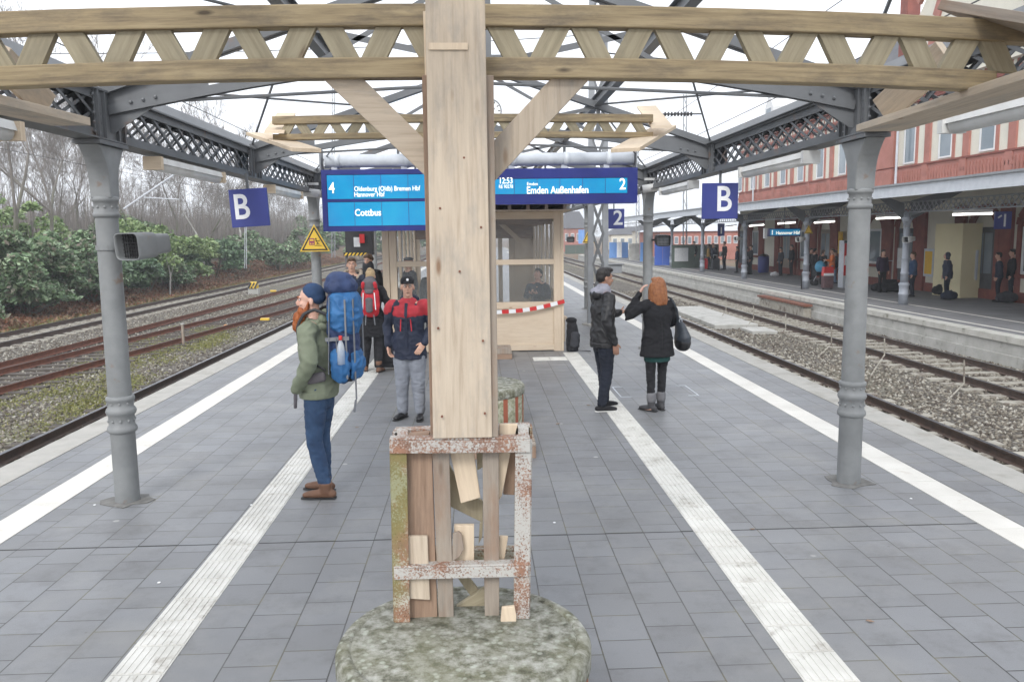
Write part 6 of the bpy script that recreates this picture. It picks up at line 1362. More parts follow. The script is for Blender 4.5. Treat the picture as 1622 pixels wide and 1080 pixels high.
def sub(info, mb, name, m, smooth=True, parent=None):
    o = mb.build(name, m, None, smooth=smooth); o.parent = parent or info['t']; return o
X3 = Vector((1, 0, 0))
# ---- 1 bearded man, seen from his left side, facing left across the track
gp_ = gr(514, 783)
I = person('bearded man in an olive parka and blue knitted cap, carrying a tall blue rucksack', gp_ , 80, 1.83, skin='skin_pale', hair='hair_ginger', hair_style=None, top='parka_green', legs='denim', shoes='boot_brown', q=3,
           arms={'l': dict(el=(-.26, -.02, 1.17), wr=(-.215, .12, .94), pocket=1), 'r': dict(el=(.26, -.02, 1.17), wr=(.215, .12, .94), pocket=1)}, lg={'l': dict(an=(-.10, -.05, .09), kn=(-.10, .03, .50), toe=(-.1, 1, 0)), 'r': dict(an=(.11, .03, .09), kn=(.10, .04, .5), toe=(.15, 1, 0)), 'fit': 1.05, 'boot': .09}, top_hem=.86, lean=.03, hood='down', collar=True, puff=1.10, head=(14, 3), seed=2)
hp_ = I['hp']; b = MB(); HR = I['HR']
b.ell(hp_(0, .07, -.075), (.062, .052, .05), HR, 14, 10); b.ell(hp_(0, .105, -.13), (.054, .052, .065), HR, 14, 10); b.ell(hp_(0, .125, -.195), (.042, .042, .06), HR, 12, 8); b.ell(hp_(0, .1, -.042), (.032, .012, .009), HR, 10, 6)
for s in (-1, 1): b.tube([hp_(s * .066, .01, .0), hp_(s * .066, .03, -.05), hp_(s * .05, .055, -.09)], [.012, .02, .03], 8, cap='round')
fuse(b, 'beard', 'hair_ginger', I['t'], .006, 1, .013, 38, 3, squash=(1, 1, 5))
b = MB(); b.ell(hp_(0, -.035, .075), (.086, .095, .075), HR, 18, 12); b.tube([hp_(0, .052, .093), hp_(0, -.06, .035)], [(.07, .07), (.084, .084)], 18, ref=X3)
b = MB(); b.ell(hp_(0, -.03, .066), (.087, .098, .086), HR @ Matrix.Rotation(R(28), 3, 'X'), 20, 14); b.ell(hp_(0, -.05, .03), (.084, .078, .06), HR, 16, 10); kb = fuse(b, 'knitted_cap', 'beanie_blue', I['t'], .006, 2, .002, 60, 1)
# cut the cap's front so the forehead stays bare
b = MB()
# jacket details
b = MB(); b.box(-.292, -.278, .0, .04, 1.25, 1.28); sub(I, b, 'sleeve_patch', 'boot_brown', False)
b = MB(); chain(b, [(0, .01, .85), (0, .01, .91)], [(.202, .152), (.206, .157)], 18, X3, True); fuse(b, 'hem_band', 'parka_green', I['t'], .009, 2, .003, 20, 5)
b = MB(); b.tube([(0, .0, 1.44), (0, -.01, 1.50)], [(.11, .105), (.10, .095)], 18, ref=X3); b.ell((0, -.085, 1.51), (.125, .06, .075), None, 14, 8); fuse(b, 'collar', 'parka_green', I['t'], .009, 3, .008, 14, 6)
# rucksack
rk = thing('rucksack', 'tall blue trekking rucksack on the bearded man\'s back', 'rucksack', gp_ + Vector((-.035, .0, .05)))
rk.rotation_euler = I['t'].rotation_euler; s_ = I['t'].scale; rk.scale = (s_.x, s_.y * .86, s_.z)
def rs(mb, name, m, vox=.009, wr=.017, it=2, fr=13): return fuse(mb, name, m, rk, vox, it, wr, fr, 7)
b = MB(); chain(b, [(0, -.30, 1.02), (0, -.31, 1.15), (0, -.30, 1.35), (0, -.29, 1.55), (0, -.28, 1.64)], [(.15, .115), (.17, .14), (.17, .145), (.165, .135), (.14, .11)], 18, X3); rs(b, 'main_bag', 'pack_navy')
b = MB(); b.ell((0, -.29, 1.715), (.165, .155, .085), None, 18, 10); b.ell((0, -.28, 1.77), (.14, .12, .07), None, 18, 10); rs(b, 'lid', 'pack_navy')
b = MB(); chain(b, [(0, -.37, 1.36), (0, -.39, 1.47), (0, -.38, 1.60), (0, -.35, 1.66)], [(.14, .08), (.165, .095), (.16, .09), (.12, .06)], 16, X3); chain(b, [(-.11, -.3, 1.37), (-.12, -.31, 1.5), (-.11, -.3, 1.62)], [(.06, .08), (.075, .12), (.06, .09)], 14, X3); rs(b, 'front_bag', 'pack_blue')
b = MB(); chain(b, [(-.15, -.31, .98), (-.165, -.32, 1.08), (-.16, -.32, 1.19)], [(.04, .08), (.05, .10), (.04, .09)], 14, X3); chain(b, [(0, -.42, .99), (0, -.435, 1.08), (0, -.42, 1.17)], [(.13, .04), (.14, .05), (.13, .035)], 14, X3); rs(b, 'side_pockets', 'pack_blue')
b = MB(); chain(b, [(0, -.28, .96), (0, -.29, 1.0)], [(.14, .11), (.16, .135)], 16, X3, True); rs(b, 'base', 'black_cloth', wr=.004)
b = MB(); chain(b, [(-.17, -.16, 1.0), (-.20, -.05, .98), (-.19, .08, .98)], [(.02, .045)] * 3, 10, X3); chain(b, [(.17, -.16, 1.0), (.20, -.05, .98), (.19, .08, .98)], [(.02, .045)] * 3, 10, X3); b.tube([(-.21, .06, 1.0), (-.22, .10, .88), (-.22, .11, .74)], [(.012, .02)] * 3, 8); rs(b, 'hip_belt', 'pack_grey', wr=.0)
b = MB()
for s in (-1, 1): chain(b, [(s * .11, -.20, 1.49), (s * .13, -.08, 1.535), (s * .145, .02, 1.50), (s * .15, .085, 1.40), (s * .165, .075, 1.26), (s * .19, -.03, 1.13), (s * .17, -.18, 1.05)], [(.008, .017)] * 4 + [(.007, .012)] * 3, 10, X3)
rs(b, 'shoulder_straps', 'dark_metal', vox=.007, wr=0, it=1)
b = MB(); b.box(-.178, -.17, -.40, -.385, .98, 1.62); b.box(-.125, -.10, -.452, -.445, .8, 1.62) ; b.box(.10, .125, -.452, -.445, 1.0, 1.62); b.bar((-.193, -.22, 1.02), (-.185, -.25, 1.64), .018, .006, (0, 1, 0)); b.bar((-.19, -.2, 1.30), (-.17, -.42, 1.31), .01, .03); b.bar((-.12, -.445, .8), (-.13, -.43, .70), .006, .02); b.bar((-.18, -.3, 1.10), (-.21, -.34, 1.19), .004, .02); b.bar((-.185, -.30, 1.31), (-.2, -.31, 1.2), .005, .02)
o = b.build('webbing', 'strap_grey'); o.parent = rk
b = MB(); q0 = Vector((-.20, -.35, 1.10)); bt = thing('water_bottle', 'clear water bottle with a red cap in the rucksack side pocket', 'bottle', gp_ + Vector((-.035, 0, .05))); bt.rotation_euler = rk.rotation_euler; bt.scale = rk.scale.copy()
o = MB().lathe([(.01, 0), (.036, .005), (.036, .10), (.034, .14), (.026, .17), (.013, .195), (.013, .21)], q0, 16).build('bottle_body', 'bottle_pet', None, smooth=True); o.parent = bt
o = MB().lathe([(.016, .2), (.017, .205), (.017, .232), (.014, .235)], q0, 14).build('cap', 'sign_red', None, smooth=True); o.parent = bt
# ---- 2 young man in black leather jacket, turned right, gesturing
g2 = gr(955, 648)
I = person('young man in a black jacket with a grey hood, holding one hand out', g2, -72, 1.80, skin='skin_tan', hair='hair_black', hair_style='fade', top='black_leather', legs='denim_dark', shoes='black_cloth', q=3,
           arms={'l': dict(el=(-.25, .05, 1.16), wr=(-.12, .30, 1.20), hd=(.1, .9, .25), pn=(.3, -.2, 1), curl=.35, th=-1), 'r': dict(el=(.26, -.09, 1.15), wr=(.235, .05, .86), hd=(-.25, .25, -1), pn=(-1, 0.2, 0), curl=.3)}, lg={'r': dict(an=(.13, -.08, .09), kn=(.11, .0, .5), toe=(.2, 1, 0)), 'l': dict(an=(-.11, .08, .09), kn=(-.09, .05, .5), toe=(-.1, 1, 0)), 'fit': 1.15, 'sole': 'sole_white'}, top_hem=.80, hood='down', puff=1.08, head=(0, 8), seed=4)
nk = I['nk']; b = MB(); b.tube([nk + Vector((0, .0, .02)), nk + Vector((0, .0, .07))], [(.10, .10), (.094, .096)], 16, cap='round', ref=X3); b.ell(nk + Vector((0, -.085, .045)), (.12, .07, .065), None, 14, 10); b.ell(nk + Vector((0, .075, -.04)), (.035, .04, .09), None, 10, 8); fuse(b, 'grey_hood', 'hood_grey', I['t'], .009, 2, .01, 13, 3)
b = MB(); b.tube([(-.125, .275, 1.205), (-.12, .305, 1.21)], [.034, .032], 10, cap='round'); sub(I, b, 'shirt_cuff', 'sign_white')
b = MB(); chain(b, [(0, 0, .80), (0, 0, .86)], [(.206, .152), (.208, .157)], 18, X3, True); fuse(b, 'waistband', 'black_leather', I['t'], .009, 2, .003, 20, 5)
# ---- 3 red-haired woman, back to the camera, right... hand raised to her hair
g3 = gr(1040, 650)
I = person('red-haired woman in a short black coat seen from behind, one hand raised to her hair', g3, 12, 1.68, skin='skin_pale', hair='hair_red', hair_style='long', top='black_cloth', legs='black_cloth', shoes='boot_grey', q=3, fem=True, girth=1.12,
           arms={'l': dict(el=(-.40, .06, 1.28), wr=(-.22, .10, 1.56), hd=(.5, .0, .85), pn=(1, -.2, 0), curl=.5, th=1), 'r': dict(el=(.26, .10, 1.17), wr=(.12, .30, 1.15), hd=(-.6, .6, 0.2), pn=(-1, 0, 0), curl=.6)}, lg={'r': dict(an=(.075, .03, .09), kn=(.085, .03, .5), toe=(.05, 1, 0)), 'l': dict(an=(-.085, -.02, .09), kn=(-.09, .0, .5), toe=(-.55, 1, 0)), 'fit': .92, 'boot': .13, 'cuffm': 'cuff_grey'}, top_hem=.86, collar=True, puff=1.05, head=(15, -4), seed=5)
b = MB(); chain(b, [(0, 0, .67), (0, .0, .84)], [(.178, .135), (.19, .145)], 18, X3, True); fuse(b, 'green_skirt', 'skirt_green', I['t'], .011, 3, .006, 9, 4)
b = MB(); P = [(-.21 + .42 * j / 8, 0, .76) for j in range(9)]; chain(b, [(0, 0, .74), (0, 0, .84), (0, 0, .98), (0, 0, 1.1)], [(.24, .18), (.225, .17), (.205, .155), (.18, .135)], 18, X3, True); fuse(b, 'coat_skirt', 'black_cloth', I['t'], .011, 3, .009, 9, 4)
b = MB().tube([(-.02, -.192, .84), (-.01, -.176, 1.0), (-.01, -.158, 1.2)], [.003] * 3, 5); sub(I, b, 'back_seam', 'black')
bg_ = thing('shoulder_bag', 'dark grey shoulder bag hanging from the red-haired woman\'s right shoulder', 'bag', g3); bg_.rotation_euler = I['t'].rotation_euler; bg_.scale = I['t'].scale
b = MB(); chain(b, [(.34, -.05, .90), (.34, -.05, .97), (.315, -.04, 1.10), (.285, -.03, 1.22)], [(.09, .15), (.095, .175), (.06, .13), (.025, .05)], 18, X3); fuse(b, 'bag_body', 'bag_dark', bg_, .01, 3, .007, 8, 3)
b = MB(); b.tube([(.275, -.05, 1.22), (.235, -.08, 1.36), (.16, -.06, 1.50), (.15, .03, 1.52), (.2, .1, 1.42), (.275, .02, 1.22)], [(.008, .016)] * 6, 8, cap='round'); o = b.build('strap', 'bag_dark', None, smooth=True); o.parent = bg_
b = MB(); 
for j in range(12): a0 = j * math.pi / 6; b.tube([(.29 + .022 * math.cos(a0), -.09, 1.205 + .022 * math.sin(a0)), (.29 + .022 * math.cos(a0 + .53), -.09, 1.205 + .022 * math.sin(a0 + .53))], .005, 6)
b.ell((.283, -.085, 1.25), .015, None, 8, 6); o = b.build('ring', 'galv', None, smooth=True); o.parent = bg_
b = MB(); chain(b, [(.34, -.05, .885), (.34, -.05, .91)], [(.094, .155), (.097, .165)], 16, X3); fuse(b, 'bag_base', 'black_leather', bg_, .01, 2)
# ---- 4 older man with cap, red and navy jacket
g4 = gr(652, 662)
I = person('older man in a black cap and a navy jacket with red shoulders and grey trousers', g4, 172, 1.74, skin='skin', hair='hair_white', hair_style='rim', top='navy', legs='trouser_grey', shoes='black_leather', q=3, girth=1.06,
           arms={'r': dict(el=(.275, -.03, 1.17), wr=(.25, .06, .93), hd=(-.1, .15, -1), pn=(-1, .3, 0), curl=.8), 'l': dict(el=(-.29, -.06, 1.17), wr=(-.21, .11, .97), hd=(.45, .3, -.7), pn=(.3, -1, 0), curl=.2)}, lg={'fit': 1.25, 'r': dict(an=(.11, .0, .09), toe=(.35, 1, 0)), 'l': dict(an=(-.12, .04, .09), toe=(-.15, 1, 0))}, top_hem=.76, collar=True, puff=1.1, head=(14, -2), legw=1.08, seed=6)
hp_ = I['hp']; HR = I['HR']
b = MB(); chain(b, [(0, .0, 1.33), (0, .0, 1.40), (0, 0, 1.44)], [(.205, .160), (.19, .145), (.13, .10)], 18, X3)
for s in (-1, 1): chain(b, [(s * .12, 0, 1.40), (s * .20, 0, 1.42), (s * .235, -.01, 1.36)], [.080, .088, .084], 14)
fuse(b, 'red_yoke', 'coat_red', I['t'], .009, 3, .007, 9, 6)
b = MB(); b.bar((0, .165, .9), (0, .168, 1.30), .022, .006, (0, 1, 0)); b.bar((0, .168, 1.30), (0, .115, 1.46), .035, .02, (0, 1, 0)); sub(I, b, 'zip_flap', 'navy', False)
for s in (-1, 1): b = MB().bar((s * .07, .172, 1.12), (s * .06, .172, 1.27), .012, .006, (0, 1, 0)); sub(I, b, 'chest_zip', 'pack_red', False)
b = MB(); b.tube([I['nk'] + Vector((0, .0, -.02)), I['nk'] + Vector((0, .0, .045))], [(.105, .10), (.092, .088)], 16, ref=X3); b.ell(I['nk'] + Vector((0, -.09, .05)), (.13, .06, .07), None, 14, 8); fuse(b, 'collar', 'navy', I['t'], .009, 2, .008, 14, 7)
b = MB(); b.ell(hp_(0, -.01, .085), (.088, .104, .072), HR, 18, 12); b.ell(hp_(0, .105, .066), (.062, .055, .010), HR, 14, 6); cp_ = fuse(b, 'cap', 'black_cloth', I['t'], .006, 1)
b = MB().tube([hp_(0, .088, .105), hp_(0, .098, .107)], .016, 12); o = b.build('cap_badge', 'sign_white'); o.parent = cp_
b = MB()
for s in (-1, 1):
    for j in range(10): a0, a1 = j * .628, (j + 1) * .628; b.tube([hp_(s * .033 + .02 * math.cos(a0), .103, .02 + .015 * math.sin(a0)), hp_(s * .033 + .02 * math.cos(a1), .103, .02 + .015 * math.sin(a1))], .002, 5)
sub(I, b, 'spectacles', 'dark_metal', False)
# ---- 5 woman with red rucksack, back to the camera, with trolley case
g5 = gr(592, 588)
I = person('woman in a long black coat seen from behind with a red rucksack', g5, -4, 1.70, skin='skin_pale', hair='hair_blond', hair_style='bun', top='black_cloth', legs='black_cloth', shoes='boot_brown', q=2, fem=True, girth=1.15, arms={'l': dict(el=(-.29, .02, 1.17), wr=(-.27, .12, .98)), 'r': dict(el=(.29, -.02, 1.17), wr=(.27, -.02, .93), curl=.9)}, lg={'fit': 1.1, 'boot': .15, 'l': dict(an=(-.14, .0, .09)), 'r': dict(an=(.12, -.12, .09), kn=(.11, 0, .5))}, top_hem=.62, collar=True, hood='down', seed=8)
rk = thing('rucksack', 'red and grey rucksack on the back of the woman with the blond bun', 'rucksack', g5 + Vector((.03, .02, -.1))); rk.rotation_euler = I['t'].rotation_euler; rk.scale = I['t'].scale * 1.1
b = MB(); chain(b, [(0, -.22, 1.04), (0, -.24, 1.15), (0, -.23, 1.32), (0, -.21, 1.42)], [(.13, .07), (.15, .10), (.145, .095), (.12, .07)], 16, X3); fuse(b, 'main_bag', 'pack_red', rk, .011, 3, .006, 9, 3)
b = MB(); chain(b, [(0, -.22, 1.43), (0, -.23, 1.51), (0, -.2, 1.56)], [(.12, .09), (.12, .085), (.08, .05)], 16, X3); fuse(b, 'lid', 'pack_grey', rk, .011, 3, .004, 9, 3)
b = MB(); chain(b, [(0, -.33, 1.08), (0, -.335, 1.26)], [(.055, .03), (.06, .03)], 12, X3); chain(b, [(0, -.325, 1.36), (0, -.32, 1.40)], [(.07, .02), (.07, .02)], 12, X3); fuse(b, 'front_panel', 'pack_grey', rk, .011, 2)
for s in (-1, 1):
    b = MB(); chain(b, [(s * .10, -.28, 1.44), (s * .09, -.3, 1.50)], [(.03, .03), (.03, .03)], 10, X3); fuse(b, 'lid_wing', 'pack_red', rk, .011, 2)
    o = MB().bar((s * .10, -.335, 1.10), (s * .085, -.335, 1.36), .014, .006, (0, 1, 0)).build('strap', 'sign_white'); o.parent = rk; o = MB().bar((s * .06, -.30, 1.02), (s * .075, -.30, .86), .014, .006, (0, 1, 0)).build('strap_end', 'strap_grey'); o.parent = rk
def suitcase(pos, w, d, h, label, m, handle=.45, rz=0):
    t = thing('suitcase', label, 'suitcase', pos); x, y, z = pos
    MB().box(x - w / 2, x + w / 2, y - d / 2, y + d / 2, z + .05, z + h).build('shell', m, t, bevel=.03)
    for s in (-1, 1):
        MB().tube([(x + s * w * .4 - .02, y, z + .028), (x + s * w * .4 + .02, y, z + .028)], .028, 10).build('wheel', 'black', t)
    MB().box(x - w * .4, x + w * .4, y - d / 2 - .012, y - d / 2 - .001, z + .15, z + h * .7).build('front_pocket', m, t, bevel=.005)
    if handle:
        b = MB()
        for s in (-1, 1): b.tube([(x + s * w * .25, y + d * .3, z + h), (x + s * w * .25, y + d * .3, z + h + handle)], .008, 6)
        b.tube([(x - w * .28, y + d * .3, z + h + handle), (x + w * .28, y + d * .3, z + h + handle)], .014, 6); b.build('handle', 'galv', t)
    t.rotation_euler = (0, 0, rz); return t
suitcase(gr(613, 585), .40, .26, .62, 'black trolley suitcase standing right of the woman with the red rucksack', 'black_cloth', .36)
# ---- 6 fair-haired man in navy coat with fur hood, behind the big rucksack
g6 = gr(563, 570)
I = person('fair-haired man in a navy coat with a fur-edged hood, behind the big blue rucksack', g6, 175, 1.86, skin='skin', hair='hair_brown', hair_style='short', top='navy', legs='denim_dark', q=2, top_hem=.82, hood='down', collar=True, head=(12, 0), seed=9)
b = MB(); nk = I['nk']
for s in (-1, 1): chain(b, [nk + Vector((s * .13, -.09, .10)), nk + Vector((s * .145, -.02, .05)), nk + Vector((s * .10, .08, -.01))], [.03, .034, .02], 10)
chain(b, [nk + Vector((-.13, -.09, .1)), nk + Vector((0, -.15, .11)), nk + Vector((.13, -.09, .1))], [.03, .03, .03], 10); fuse(b, 'fur_trim', 'fur', I['t'], .012, 1, .01, 40, 2)
sub(I, MB().bar((0, .172, 1.0), (0, .155, 1.42), .012, .006, (0, 1, 0)), 'zip', 'strap_grey', False)
# ---- 7 man in black behind him
I = person('bespectacled person in a black jacket and scarf, farthest in the group on the left', gr(588, 545), 165, 1.86, skin='skin', hair='hair_brown', hair_style='curly', top='black_cloth', legs='denim_dark', q=1, hood='down', collar=True, seed=10, puff=1.15)
b = MB().tube([I['nk'] + Vector((0, .01, .03)), I['nk'] + Vector((0, .02, .12))], [(.12, .12), (.115, .115)], 14, cap='round', ref=X3); fuse(b, 'scarf', 'charcoal', I['t'], .02, 2)
# ---- people inside the shelter
I = person('person in a flat cap behind the left pane of the shelter', Vector((-1.5, 18.2, 0)), 120, 1.78, skin='skin', hair='hair_brown', hair_style='rim', top='charcoal', legs='black_cloth', q=1, seed=11); hp_ = I['hp']
b = MB(); b.ell(hp_(0, .0, .09), (.09, .115, .045), I['HR'], 14, 8); fuse(b, 'flat_cap', 'charcoal', I['t'], .018, 1)
person('man in a dark jacket behind the left pane, just over the older man\'s cap', Vector((-.95, 17.2, 0)), 190, 1.66, skin='skin', hair='hair_brown', top='charcoal', legs='black_cloth', q=1, collar=True, seed=12)
g = at(852, 470, 16.9)
I = person('seated young man in a dark hooded jacket looking down at his phone inside the shelter', Vector((g.x + .03, 17.2, 0.18)), 158, 1.74, skin='skin_pale', hair='hair_black', hair_style='short', top='navy', legs='denim_dark', q=2, seated=True, hood='down', collar=True, head=(-15, -28),
           arms={'r': dict(el=(.25, .06, .78), wr=(.09, .26, .86), hd=(-.6, .6, .3), pn=(-.3, 0, 1), curl=.7), 'l': dict(el=(-.25, .06, .78), wr=(-.07, .27, .86), hd=(.6, .6, .3), pn=(.3, 0, 1), curl=.7)}, lg={'r': dict(kn=(.11, .42, .50), an=(.11, .42, .09)), 'l': dict(kn=(-.11, .42, .50), an=(-.11, .42, .09))}, seed=13)
b = MB().box(-.035, .035, .33, .345, .88, 1.0); ph = tow(I, b).build('phone', 'dark_metal'); tag(ph, 'dark phone held by the seated young man inside the shelter', 'phone')
b = MB(); x_, y_ = g.x + .03, 17.2; tt = thing('shelter_bench', 'light wooden bench under the seated young man in the shelter', 'bench', (x_, y_, 0)); MB().box(x_ - .5, x_ + .6, 17.1, 17.5, .46, .52).build('seat', 'plywood', tt); 
for xx in (-.45, .5): MB().box(x_ + xx, x_ + xx + .06, 17.15, 17.45, 0, .46).build('leg', 'plywood', tt)
# black rucksack leaning at the shelter corner, olive box, timber blocks
p = gr(906, 556); t = thing('rucksack', 'black rucksack standing on the ground at the right corner of the shelter', 'rucksack', p); t['_o'] = (0, 0, 0)
b = MB(); chain(b, [(0, 0, .0), (.01, 0, .28), (0, 0, .50), (-.02, 0, .58)], [(.12, .1), (.125, .12), (.105, .1), (.07, .06)], 14, X3, True); b.ell((-.01, 0, .60), (.11, .10, .06), None, 12, 8); chain(b, [(.10, .0, .1), (.11, 0, .3)], [.05, .05], 10); fuse(b, 'bag', 'black_cloth', t, .013, 2, .01, 9, 2)
b = MB(); chain(b, [(.03, -.1, .12), (.05, -.12, .35)], [(.08, .05), (.08, .05)], 12, X3); fuse(b, 'front_pocket', 'charcoal', t, .013, 2, .008, 9, 2); o = MB().bar((.1, -.06, .02), (.35, -.12, .01), .02, .01).build('strap', 'black_cloth'); o.parent = t
p = gr(791, 552); q0, q1 = at(786, 552, p.y), at(796, 552, p.y)
t = thing('metal_box', 'narrow olive green box standing in front of the shelter beside the timber post', 'box', p); MB().box(q0.x, q1.x, p.y, p.y + .12, 0, .52).build('body', 'grass', t, bevel=.01); MB().box(q0.x - .01, q1.x + .01, p.y - .01, p.y + .13, .522, .55).build('lid', 'grass', t, bevel=.005)
p = gr(800, 569); t = thing('timber_block', 'brown timber blocks stacked on the paving before the shelter', 'timber blocks', p)
MB().box(p.x - .25, p.x + .13, p.y, p.y + .14, .0, .09).build('block', 'wood_brown', t, bevel=.005); MB().box(p.x - .25, p.x + .12, p.y + .02, p.y + .5, .092, .2).build('block', 'wood_grey', t, bevel=.005)
# ---- people on the side platform
def far(px, py, h, face, label, top, legs, hair='hair_black', hs='short', q=0, **k):
    return person(label, gr(px, py, P1), face, h, hair=hair, hair_style=hs, top=top, legs=legs, q=q, **k)
I = far(1499, 474, 1.66, 75, 'person in a dark hooded coat holding a bag in front of the pale porch', 'navy', 'denim_dark', hs=None, q=1, lean=.06, puff=1.2, top_hem=.78, collar=True, girth=1.1, head=(0, -10))
b = MB(); hp_ = I['hp']; b.ell(hp_(0, -.03, .04), (.105, .11, .125), I['HR'], 14, 10); b.ell(hp_(0, -.05, -.07), (.1, .09, .07), I['HR'], 14, 10); fuse(b, 'hood', 'navy', I['t'], .017, 2, .006, 9, 2)
far(1509, 470, 1.74, 100, 'man mostly hidden behind the person in the dark hooded coat', 'black_cloth', 'denim_dark', 'hair_brown', q=1)
far(1580, 478, 1.68, 62, 'left of two dark-clad men at the right edge, leaning forward a little', 'navy', 'denim_dark', q=1, lean=.04); far(1600, 478, 1.78, 65, 'right-hand one of two dark-clad men at the right edge, in a black coat', 'black_cloth', 'denim_dark', q=1, top_hem=.78, girth=1.15)
far(1317, 451, 1.66, 75, 'woman in a bright orange jacket with dark hair by the ticket machine', 'orange_cloth', 'denim_light', 'hair_brown', 'ponytail', q=1, top_hem=.74, fem=True, arms={'r': dict(el=(.23, .05, 1.17), wr=(.16, .27, 1.2)), 'l': dict(el=(-.23, .05, 1.17), wr=(-.16, .27, 1.2))})
far(1322, 449, 1.56, 80, 'person in black top and light blue jeans behind the orange jacket', 'black_cloth', 'denim_light', 'hair_brown', q=1); far(1331, 449, 1.6, 80, 'dark-clad person against the ticket machine', 'black_cloth', 'denim_dark')
far(1302, 447, 1.55, -60, 'person in a red scarf facing the woman in orange', 'black_cloth', 'charcoal', 'hair_brown'); far(1289, 446, 1.62, -80, 'dark-clad person just right of the column with the orange triangle', 'black_cloth', 'charcoal'); far(1283, 443, 1.6, 200, 'dark-clad person half behind the column with the orange triangle', 'charcoal', 'black_cloth')
far(1253, 436, 1.72, 90, 'man in black with a rucksack under the lit board, right of his neighbour', 'black_cloth', 'black_cloth', puff=1.2); far(1236, 437, 1.6, 100, 'man in a dark coat beside a pale bag under the lit board', 'charcoal', 'denim_dark'); far(1189, 434, 1.7, 80, 'man in a grey coat right of the column below the B sign', 'charcoal', 'charcoal', 'hair_brown'); far(1182, 434, 1.6, 100, 'dark-clad person next to the man in the grey coat', 'black_cloth', 'black_cloth'); far(1167, 432, 1.6, 80, 'person in navy left of the column below the B sign', 'navy', 'black_cloth')
far(1147, 427, 1.85, 100, 'dark-clad man right of the striped barrier', 'black_cloth', 'denim_dark'); far(1122, 427, 1.72, 260, 'young woman in a mustard coat left of the striped barrier', 'mustard', 'black_cloth', 'hair_brown', 'long', fem=True); far(1129, 424, 1.7, 180, 'dark-clad person just left of the striped barrier', 'navy', 'black_cloth'); far(1099, 424, 1.85, 110, 'man in a black coat in front of the green hoarding', 'black_cloth', 'black_cloth', girth=1.2)
far(1396, 463, 1.7, 190, 'person in a purple-black coat just right of the nearest right column', 'purple_dark', 'black_cloth', q=1); far(1444, 470, 1.65, 75, 'person in a blue jacket half hidden by the pale ringed column', 'denim', 'denim_dark', 'hair_brown', q=1, girth=1.15)
# luggage on the side platform
suitcase(gr(1310, 458, P1), .44, .3, .57, 'maroon suitcase beside the woman in the orange jacket', 'case_maroon', 0); suitcase(gr(1115, 427, P1), .5, .3, .75, 'bright red suitcase on the side platform beside a slim column', 'sign_red', .2); suitcase(gr(1131, 428, P1) + Vector((0, -.3, 0)), .5, .3, .8, 'dark suitcase in front of the striped barrier', 'charcoal', .2); suitcase(gr(1408, 462, P1), .5, .3, .5, 'black suitcase with raised handle right of the nearest right column', 'black_cloth', .75); suitcase(gr(1181, 434, P1) - Vector((.1, .5, 0)), .4, .26, .7, 'dark suitcase of the people below the B sign', 'black_cloth', .3)
def duffel(px, py, w, h, label, m='black_cloth', cat='bag', z=P1, nm='duffel_bag'):
    p = gr(px, py, z); t = thing(nm, label, cat, p); t['_o'] = (0, 0, 0); b = MB(); chain(b, [(-w / 2, 0, h * .45), (0, 0, h * .5), (w / 2, 0, h * .45)], [h * .38, h * .48, h * .38], 12); fuse(b, 'bag', m, t, .02, 2, .012, 7, 2)
    o = MB().tube([(-w * .25, -h * .3, h * .7), (0, -h * .3, h * 1.05), (w * .25, -h * .3, h * .7)], .012, 6).build('handles', m); o.parent = t; return t
duffel(1398, 462, .7, .4, 'black duffel bag on the floor left of the black suitcase'); duffel(1419, 463, .8, .42, 'black duffel bag on the floor right of the black suitcase'); duffel(1594, 480, .42, .42, 'dark grey bag on the floor between the two men at the right edge', 'charcoal'); duffel(1503, 475, .35, .35, 'dark bag with white trim at the feet of the hooded person', 'navy'); duffel(1489, 468, .3, .45, 'black handbag held low by the hooded person', 'black_cloth')
duffel(1227, 438, .3, .28, 'small white bag on the floor under the lit board', 'sign_white'); p = gr(1310, 452, P1); 
b = thing('shopping_bag', 'red and white shopping bag on top of the maroon suitcase', 'shopping bag', (p.x, p.y - 1.0, P1 + .8)); p2 = gr(1310, 458, P1)
b.location = (p2.x, p2.y, P1 + .58); b['_o'] = (p2.x, p2.y, P1 + .58)
MB().prism([(p2.x - .24, p2.y - .12, P1 + .575), (p2.x + .24, p2.y - .12, P1 + .575), (p2.x + .22, p2.y - .12, P1 + .96), (p2.x - .2, p2.y - .12, P1 + .96)], (0, .24, 0)).build('bag', 'sign_red', b, bevel=.02); MB().box(p2.x - .22, p2.x + .22, p2.y - .128, p2.y - .122, P1 + .58, P1 + .69).build('white_band', 'sign_white', b)
MB().tube([(p2.x - .1, p2.y - .1, P1 + .95), (p2.x, p2.y - .1, P1 + 1.07), (p2.x + .1, p2.y - .1, P1 + .95)], .01, 6).build('handle', 'sign_red', b)
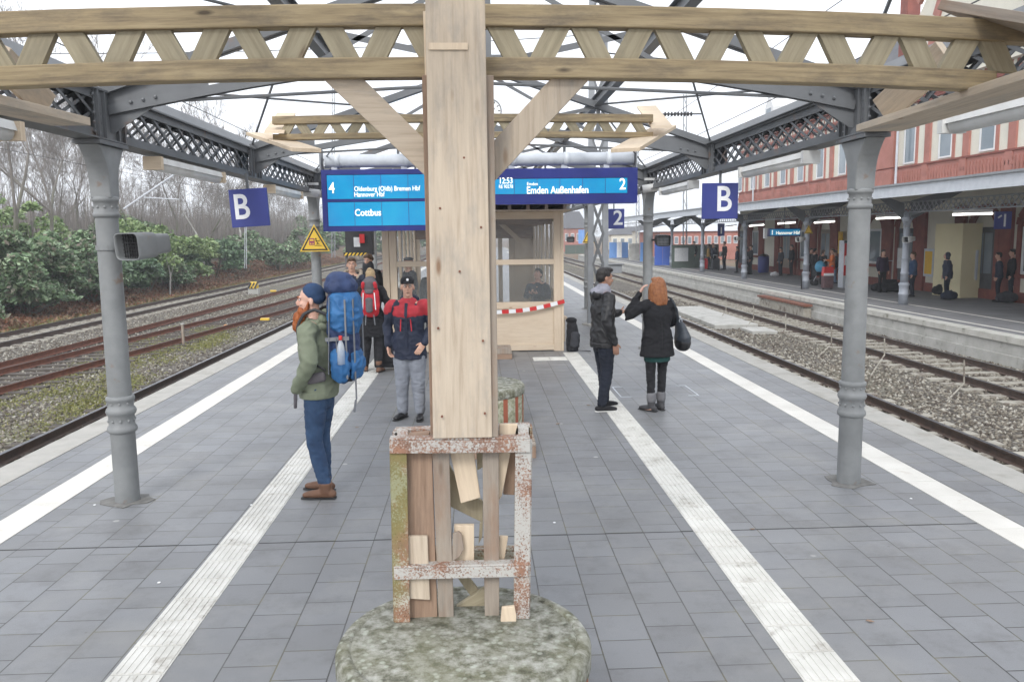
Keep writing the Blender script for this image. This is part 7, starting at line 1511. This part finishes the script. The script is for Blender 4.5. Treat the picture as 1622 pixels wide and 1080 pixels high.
# pushchair with child's blue jacket
p = gr(1298, 452, P1); t = thing('pushchair', 'pushchair with a light blue cover by the woman in orange', 'pushchair', p)
b = MB(); b.ell(p + Vector((.0, 0, .85)), (.22, .3, .28), None, 14, 8); b.build('cover', 'teal_blue', t, smooth=True); b = MB(); b.bar(p + Vector((-.2, .2, .2)), p + Vector((.25, .1, 1.15)), .03, .03); b.bar(p + Vector((.25, -.2, .2)), p + Vector((-.15, 0, .8)), .03, .03); b.build('frame', 'galv', t)
for dx, dy_ in ((-.25, -.2), (.25, -.2), (-.2, .3), (.25, .3)): MB().tube([p + Vector((dx, dy_, .12)), p + Vector((dx, dy_ + .04, .12))], .12, 14).build('wheel', 'black', t)
MB().box(p.x - .2, p.x + .2, p.y - .15, p.y + .2, P1 + .45, P1 + .62).build('seat', 'black_cloth', t)
t = thing('leaning_bicycle', 'dark bicycle wheel leaning against the column with the orange triangle', 'bicycle wheel', (PX - .35, 34.9, P1 + .33)); b = MB(); c_ = Vector((PX - .3, 35.0, P1 + .36))
for j in range(20): a0, a1 = j * math.pi / 10, (j + 1) * math.pi / 10; b.tube([c_ + Vector((.12 * math.cos(a0), .33 * math.cos(a0), .34 * math.sin(a0))), c_ + Vector((.12 * math.cos(a1), .33 * math.cos(a1), .34 * math.sin(a1)))], .02, 6)
b.build('tyre', 'black', t); b = MB()
for j in range(8): a0 = j * math.pi / 4; b.tube([c_, c_ + Vector((.12 * math.cos(a0), .33 * math.cos(a0), .34 * math.sin(a0)))], .003, 4)
b.build('spokes', 'galv', t)
# tidy helper properties
for o in bpy.data.objects:
    for k in ('_o', '_f'):
        if k in o: del o[k]
# damp winter air: far things fade a little
hz = MB().box(-478, 478, -58, 898, -3.0, 26).build('haze', 'black'); hz['kind'] = 'stuff'; hz['label'] = 'thin pale winter haze over the whole station'; hz['category'] = 'haze'
m = bpy.data.materials.new('haze'); m.use_nodes = True; nt = m.node_tree; nt.nodes.clear()
vo = nt.nodes.new('ShaderNodeVolumePrincipled'); vo.inputs['Color'].default_value = (.93, .96, 1, 1); vo.inputs['Density'].default_value = .0013; vo.inputs['Anisotropy'].default_value = .1
ou = nt.nodes.new('ShaderNodeOutputMaterial'); nt.links.new(vo.outputs[0], ou.inputs['Volume']); hz.data.materials.clear(); hz.data.materials.append(m)
for k in ('_o', '_f'):
    if k in hz: del hz[k]
